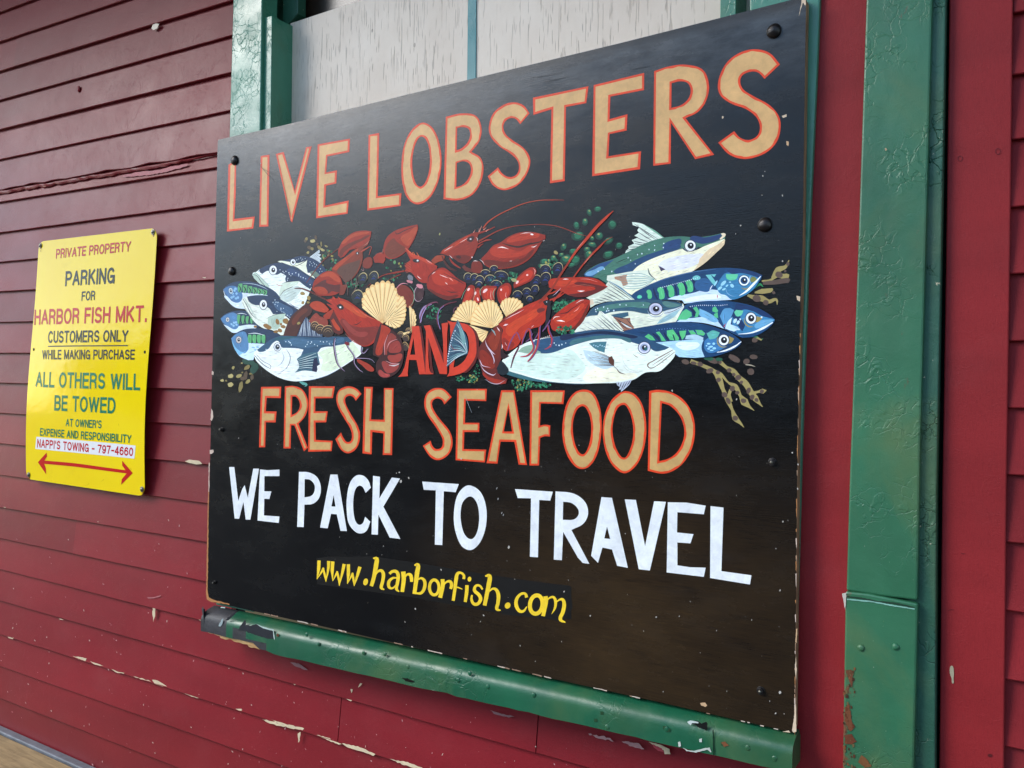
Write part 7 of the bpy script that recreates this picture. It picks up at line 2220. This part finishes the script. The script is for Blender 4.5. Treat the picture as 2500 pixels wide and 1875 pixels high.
a.brush((120, 90, 74), [(1562, 448, 3), (1590, 470, 7), (1612, 480, 2)]); a.brush((150, 150, 170), [(1600, 420, 2), (1640, 450, 6), (1690, 458, 2)])
a.brush((96, 52, 30), [(1975, 400, 5), (1880, 452, 9), (1760, 520, 9), (1710, 555, 11), (1730, 588, 9), (1780, 580, 6), (1880, 510, 7), (1995, 420, 3)])
a.brush((96, 52, 30), [(1940, 440, 3), (1850, 500, 6), (1760, 560, 3)])
a.poly((176, 186, 200), [(1382, 738), (1440, 735, 1), (1545, 712), (1520, 760, 1), (1480, 800, 1), (1435, 836), (1430, 810), (1410, 815), (1420, 785), (1395, 770)])
for p, q in (((1410, 738), (1400, 770)), ((1440, 738), (1415, 805)), ((1470, 732), (1430, 830)), ((1500, 728), (1450, 815)), ((1530, 720), (1490, 780))):
    a.brush((20, 30, 54), [(*p, 3), ((p[0] + q[0]) / 2, (p[1] + q[1]) / 2, 8), (*q, 2)])
a.brush((52, 102, 110), [(150, 560, 10), (230, 625, 40), (400, 680, 40), (560, 716, 24), (740, 742, 6)])
a.brush((30, 56, 76), [(560, 724, 2), (800, 748, 6), (1000, 760, 6), (1060, 762, 2)])
dots(a, R8, [(740, 330), (760, 350), (820, 345), (790, 355), (700, 350), (860, 330)], 6)
done(a, 'long white bellied painted fish along the bottom right of the heap')

# ---------------- front left lobster over the fish
a = begin('painted_lobster')
a.frame(*M_)
a.brush((104, 34, 34), [(0, 672, 6), (60, 672, 12), (140, 700, 16), (220, 740, 14), (310, 785, 12), (380, 830, 6)])
a.poly((186, 58, 36), [(140, 832), (165, 802, 1), (215, 792, 1), (275, 815, 1), (328, 872), (300, 898, 1), (240, 892, 1), (180, 870, 1)])
a.poly((170, 48, 32), [(268, 935), (310, 895, 1), (358, 866), (366, 895, 1), (345, 955), (300, 962, 1)])
a.poly((84, 26, 24), [(330, 960), (370, 880), (400, 930), (440, 1010, 1), (460, 1085, 1), (420, 1110), (370, 1080, 1)])
a.poly((194, 62, 38), [(345, 975), (368, 955), (395, 1000, 1), (430, 1050, 1), (425, 1072, 1), (385, 1050, 1)])
a.poly((176, 40, 28), [(295, 782), (350, 768), (370, 748), (390, 768), (430, 765, 1), (500, 788, 1), (550, 820, 1), (620, 872, 1), (700, 930, 1), (790, 975, 1), (832, 1005), (800, 1090, 1), (745, 1185, 1), (665, 1220, 1), (590, 1190, 1), (510, 1120, 1), (450, 1030, 1), (405, 950, 1), (370, 880), (300, 815), (360, 830)])
a.poly((132, 40, 40), [(440, 960, 1), (540, 1020, 1), (640, 1040, 1), (760, 1030, 1), (800, 1040, 1), (770, 1120, 1), (700, 1200, 1), (640, 1210, 1), (560, 1165, 1), (480, 1070, 1)])
a.poly((158, 56, 60), [(460, 970, 1), (540, 1040, 1), (600, 1080, 1), (690, 1090, 1), (650, 1130, 1), (560, 1110, 1), (490, 1040, 1)])
a.poly((200, 70, 42), [(430, 790, 1), (520, 820, 1), (600, 880, 1), (680, 940, 1), (620, 940, 1), (520, 880, 1), (450, 830, 1)])
a.brush((50, 22, 24), [(545, 1018, 2), (590, 1010, 9), (632, 980, 3)])
a.brush((216, 110, 90), [(600, 870, 2), (680, 930, 8), (760, 965, 3)]); a.brush((200, 110, 110), [(480, 1100, 2), (540, 1160, 7), (620, 1210, 3)])
a.poly((30, 20, 24), [(395, 835), (430, 818, 1), (464, 845, 1), (455, 872, 1), (420, 866, 1)])
a.blob((226, 230, 230), 432, 850, 10, 9); a.up()
for p, q in (((380, 775), (360, 750)), ((430, 772), (410, 752)), ((350, 790), (330, 780))):
    a.brush((206, 70, 50), [(*p, 12), (*q, 3)])
# tail
a.poly((56, 20, 22), [(812, 1000), (900, 1050, 1), (1000, 1140, 1), (1030, 1280, 1), (1010, 1400, 1), (950, 1480, 1), (850, 1518, 1), (780, 1470, 1), (770, 1380, 1), (800, 1325), (740, 1300), (745, 1200, 1), (775, 1100, 1)])
a.poly((176, 50, 34), [(818, 1012), (870, 1030, 1), (905, 1065, 1), (870, 1130, 1), (835, 1220, 1), (820, 1290, 1), (775, 1300, 1), (765, 1250, 1), (790, 1160, 1), (810, 1080, 1)])
a.poly((150, 56, 56), [(900, 1096, 1), (940, 1110, 1), (960, 1140, 1), (910, 1190, 1), (875, 1260, 1), (866, 1300, 1), (850, 1270, 1), (860, 1190, 1)])
a.poly((158, 54, 56), [(925, 1180, 1), (975, 1165, 1), (1002, 1215, 1), (1000, 1265, 1), (940, 1280, 1), (890, 1270, 1), (895, 1220, 1)])
a.poly((168, 60, 60), [(880, 1310, 1), (940, 1300, 1), (1010, 1290, 1), (1000, 1350, 1), (950, 1372, 1), (900, 1360, 1)])
a.poly((160, 58, 62), [(830, 1360, 1), (900, 1385, 1), (980, 1390, 1), (950, 1450, 1), (880, 1470, 1), (840, 1430, 1)])
a.poly((176, 66, 72), [(800, 1440, 1), (850, 1470, 1), (900, 1490, 1), (850, 1510, 1), (800, 1490, 1)])
for pts in ([(880, 1110, 3), (850, 1200, 9), (850, 1300, 3)], [(870, 1240, 2), (900, 1180, 9), (970, 1150, 3)], [(860, 1355, 3), (920, 1380, 9), (990, 1380, 3)], [(890, 1395, 3), (940, 1400, 12), (985, 1385, 4)]):
    a.brush((196, 190, 190) if pts[0][0] == 890 else (200, 130, 130), pts)
for pts in ([(380, 1140, 14), (372, 1200, 16), (385, 1300, 20), (410, 1390, 14), (470, 1452, 6)], [(485, 1170, 12), (500, 1220, 14), (560, 1310, 12), (560, 1370, 12), (600, 1430, 14), (640, 1460, 5)], [(560, 1330, 10), (650, 1330, 10), (720, 1340, 8), (750, 1370, 4)], [(630, 1220, 8), (640, 1280, 14), (690, 1240, 6)]):
    a.brush((66, 34, 54), pts)
    a.brush((170, 156, 186), [(p[0] + 5, p[1] + 2, p[2] * .38) for p in pts])
a.poly((170, 52, 40), [(590, 1345, 1), (650, 1360, 1), (720, 1400, 1), (750, 1445, 1), (700, 1450, 1), (640, 1400, 1)])
a.blob((130, 26, 50), 495, 1192, 22, 18, 10, 9, .2); a.up()
done(a, 'red painted lobster at the front left curling its tail by the word AND')

# ---------------- front right lobster
a = begin('painted_lobster')
a.frame(*Z_)
# upper claw
a.poly((184, 44, 28), [(648, 680), (670, 655, 1), (740, 645, 1), (860, 640, 1), (1000, 640, 1), (1090, 662, 1), (1172, 722), (1130, 750, 1), (1040, 790, 1), (940, 812, 1), (840, 800, 1), (760, 760), (700, 742, 1), (655, 730)])
a.poly((96, 26, 24), [(880, 690, 1), (1000, 690, 1), (1120, 715), (1168, 724), (1080, 775, 1), (980, 810, 1), (880, 812, 1), (820, 790), (900, 780, 1), (1000, 760, 1), (1060, 735, 1), (960, 715, 1)])
a.poly((206, 60, 36), [(690, 690, 1), (780, 668, 1), (900, 664, 1), (860, 700, 1), (760, 720, 1)])
hl(a, [(775, 657), (800, 655), (828, 657)], 9); hl(a, [(905, 758), (935, 762), (968, 758)], 12); hl(a, [(930, 655), (1000, 656), (1080, 680)], 4, (226, 150, 140)); hl(a, [(860, 720), (960, 706), (1060, 720)], 3, (196, 110, 100))
# lower claw
a.poly((182, 42, 28), [(664, 1052), (680, 1000, 1), (740, 940, 1), (820, 880, 1), (920, 834, 1), (1016, 840), (1010, 900, 1), (965, 1000, 1), (900, 1080, 1), (830, 1110, 1), (760, 1112, 1), (690, 1105, 1)])
a.poly((112, 30, 24), [(880, 1070, 1), (940, 990, 1), (985, 900, 1), (1008, 870, 1), (970, 1000, 1), (905, 1080, 1), (830, 1108, 1)])
a.poly((206, 60, 36), [(700, 1010, 1), (780, 980, 1), (880, 920, 1), (960, 870, 1), (920, 950, 1), (840, 1020, 1), (740, 1050, 1)])
a.brush((70, 22, 22), [(735, 962, 2), (810, 950, 10), (850, 920, 7), (960, 852, 3)])
hl(a, [(690, 1010), (705, 990), (750, 985)], 7); hl(a, [(720, 1022), (760, 1022), (795, 1030)], 14); hl(a, [(870, 945), (900, 925), (925, 895)], 7, (230, 150, 140)); hl(a, [(890, 870), (930, 845), (960, 838)], 5)
sprinkle(a, Z_, 800, 1105, 80, 38, 44, PARS[:4], 12)
a.frame(*L_)
# tail behind
a.poly((96, 28, 24), [(960, 970), (880, 1090, 1), (866, 1190, 1), (895, 1290, 1), (930, 1400, 1), (985, 1485, 1), (1100, 1542, 1), (1225, 1540), (1245, 1480), (1150, 1440), (1105, 1350), (1200, 1150), (1150, 900), (1060, 850)])
a.poly((120, 34, 26), [(1090, 812), (1140, 796, 1), (1180, 850, 1), (1172, 980, 1), (1150, 1130, 1), (1110, 1220, 1), (1040, 1140, 1), (975, 1050, 1), (965, 975, 1), (1030, 890, 1)])
a.poly((150, 48, 32), [(1060, 900, 1), (1120, 860, 1), (1150, 920, 1), (1130, 1040, 1), (1080, 1120, 1), (1020, 1060, 1), (1000, 980, 1)])
a.poly((146, 40, 30), [(890, 1140, 1), (930, 1110, 1), (1010, 1170, 1), (1070, 1260, 1), (1080, 1330, 1), (1000, 1350, 1), (920, 1290, 1)])
a.poly((166, 44, 34), [(930, 1400, 1), (1000, 1450, 1), (1100, 1480, 1), (1220, 1500), (1215, 1535, 1), (1100, 1538, 1), (990, 1484, 1)])
a.poly((16, 30, 38), [(1110, 1340), (1160, 1240), (1220, 1300, 1), (1260, 1380, 1), (1200, 1430, 1), (1120, 1410)])
for pts, w in (([(960, 985), (985, 1060), (1060, 1150), (1090, 1170)], 12), ([(985, 1080), (1040, 1150), (1075, 1240), (1070, 1290)], 12), ([(890, 1230), (905, 1270), (930, 1310), (1030, 1335)], 10), ([(900, 1300), (960, 1380), (1060, 1430), (1100, 1410)], 12), ([(960, 1480), (1040, 1530), (1130, 1540), (1220, 1490)], 7)):
    hl(a, pts, w, (206, 186, 200))
a.brush((120, 150, 150), [(1040, 850, 5), (1070, 880, 20), (1095, 930, 4)])
a.poly((38, 18, 24), [(1180, 800), (1195, 900, 1), (1180, 1040, 1), (1200, 1140, 1), (1270, 1190), (1200, 1230), (1160, 1200, 1), (1168, 1000, 1)])
# shell
a.poly((190, 46, 28), [(1130, 790), (1180, 730, 1), (1280, 660, 1), (1400, 590, 1), (1520, 530, 1), (1640, 480, 1), (1740, 430), (1760, 460), (1750, 540, 1), (1728, 640, 1), (1722, 740, 1), (1660, 810, 1), (1540, 850, 1), (1440, 950, 1), (1370, 1060, 1), (1290, 1110, 1), (1220, 1120, 1), (1180, 1060, 1), (1172, 940, 1), (1185, 850, 1)])
a.poly((132, 34, 28), [(1120, 790), (1200, 710, 1), (1330, 630, 1), (1450, 570), (1400, 610, 1), (1280, 690, 1), (1190, 760, 1)])
a.poly((212, 66, 38), [(1220, 850, 1), (1330, 740, 1), (1480, 660, 1), (1620, 590, 1), (1640, 650, 1), (1540, 740, 1), (1400, 830, 1), (1290, 940, 1)])
a.poly((150, 36, 30), [(1190, 960, 1), (1260, 1000, 1), (1330, 1030, 1), (1290, 1100, 1), (1225, 1112, 1), (1190, 1050, 1)])
a.poly((120, 40, 44), [(1620, 600, 1), (1690, 580, 1), (1720, 600, 1), (1680, 630, 1), (1630, 640, 1)])
for pts, w in (([(1215, 725), (1300, 680), (1380, 640), (1455, 600)], 7), ([(1190, 805), (1220, 795), (1255, 785)], 24), ([(1545, 830), (1560, 815), (1580, 800)], 7), ([(1175, 1040), (1180, 1070), (1172, 1100)], 14), ([(1210, 1010), (1225, 1040), (1240, 1060)], 5), ([(1110, 820), (1130, 850), (1150, 880)], 16)):
    hl(a, pts, w, (236, 200, 200))
a.poly((22, 20, 26), [(1690, 500), (1740, 480, 1), (1800, 500, 1), (1780, 545, 1), (1720, 545, 1)])
a.blob((190, 200, 206), 1740, 505, 8, 7); a.up()
a.poly((30, 24, 34), [(1760, 520), (1800, 560), (1780, 700, 1), (1720, 860), (1730, 700, 1), (1740, 600)])
# feelers
a.brush((150, 44, 30), [(1640, 520, 26), (1700, 460, 36), (1800, 350, 26)])
a.frame(*Z_)
a.brush((150, 44, 30), [(600, 830, 24), (680, 740, 18), (760, 610, 18), (840, 490, 18)])
a.brush((196, 56, 34), [(830, 500, 16), (900, 400, 20), (990, 295, 24), (1070, 200, 26), (1160, 110, 22), (1220, 55, 5)])
a.brush((180, 50, 32), [(690, 850, 16), (790, 740, 16), (870, 640, 12), (940, 545, 12), (1020, 450, 16), (1100, 370, 18), (1150, 320, 8), (1212, 284, 3)])
a.brush((196, 60, 40), [(640, 790, 8), (700, 770, 14), (760, 730, 6)]); a.brush((190, 50, 40), [(660, 840, 14), (740, 810, 16), (800, 770, 6)])
hl(a, [(690, 800), (720, 775), (758, 735)], 5, (226, 190, 210)); hl(a, [(890, 400), (925, 360), (960, 320)], 4, (226, 150, 130)); hl(a, [(965, 520), (1000, 475), (1040, 430)], 3, (226, 160, 140))
# legs
a.frame(*L_)
LEGS = [([(1240, 1120), (1270, 1020), (1330, 910), (1360, 900), (1400, 990)], 22), ([(1280, 1340), (1320, 1200), (1370, 1100), (1390, 1040)], 22), ([(1420, 1050), (1450, 940), (1510, 850), (1540, 960), (1575, 1090), (1500, 1180), (1410, 1200)], 22),
        ([(1500, 1260), (1560, 1190), (1620, 1080), (1640, 960), (1650, 820)], 26), ([(1580, 980), (1640, 880), (1660, 800)], 18), ([(1680, 880), (1740, 800), (1780, 730)], 20), ([(1790, 1080), (1810, 980), (1770, 880), (1760, 800)], 22), ([(1720, 1105), (1770, 1080), (1800, 1040)], 16), ([(1470, 1010), (1530, 960), (1560, 900)], 16)]
for i, (pts, w) in enumerate(LEGS):
    a.brush(PURP if i not in (1,) else (84, 34, 56), [(p[0] + 6, p[1], w * (.55 if k in (0, len(pts) - 1) else 1)) for k, p in enumerate(pts)])
for i, (pts, w) in enumerate(LEGS):
    if i in (0, 2, 3, 6, 7):
        a.brush((206, 54, 34), [(p[0] - 6, p[1], w * (.25 if k in (0, len(pts) - 1) else .62)) for k, p in enumerate(pts)])
for x in range(5):
    hl(a, [(1660 + 26 * x, 985 - 8 * x), (1668 + 26 * x, 970 - 8 * x), (1674 + 26 * x, 955 - 8 * x)], 8)
done(a, 'bright red painted lobster at the front right with long feelers and purple legs')
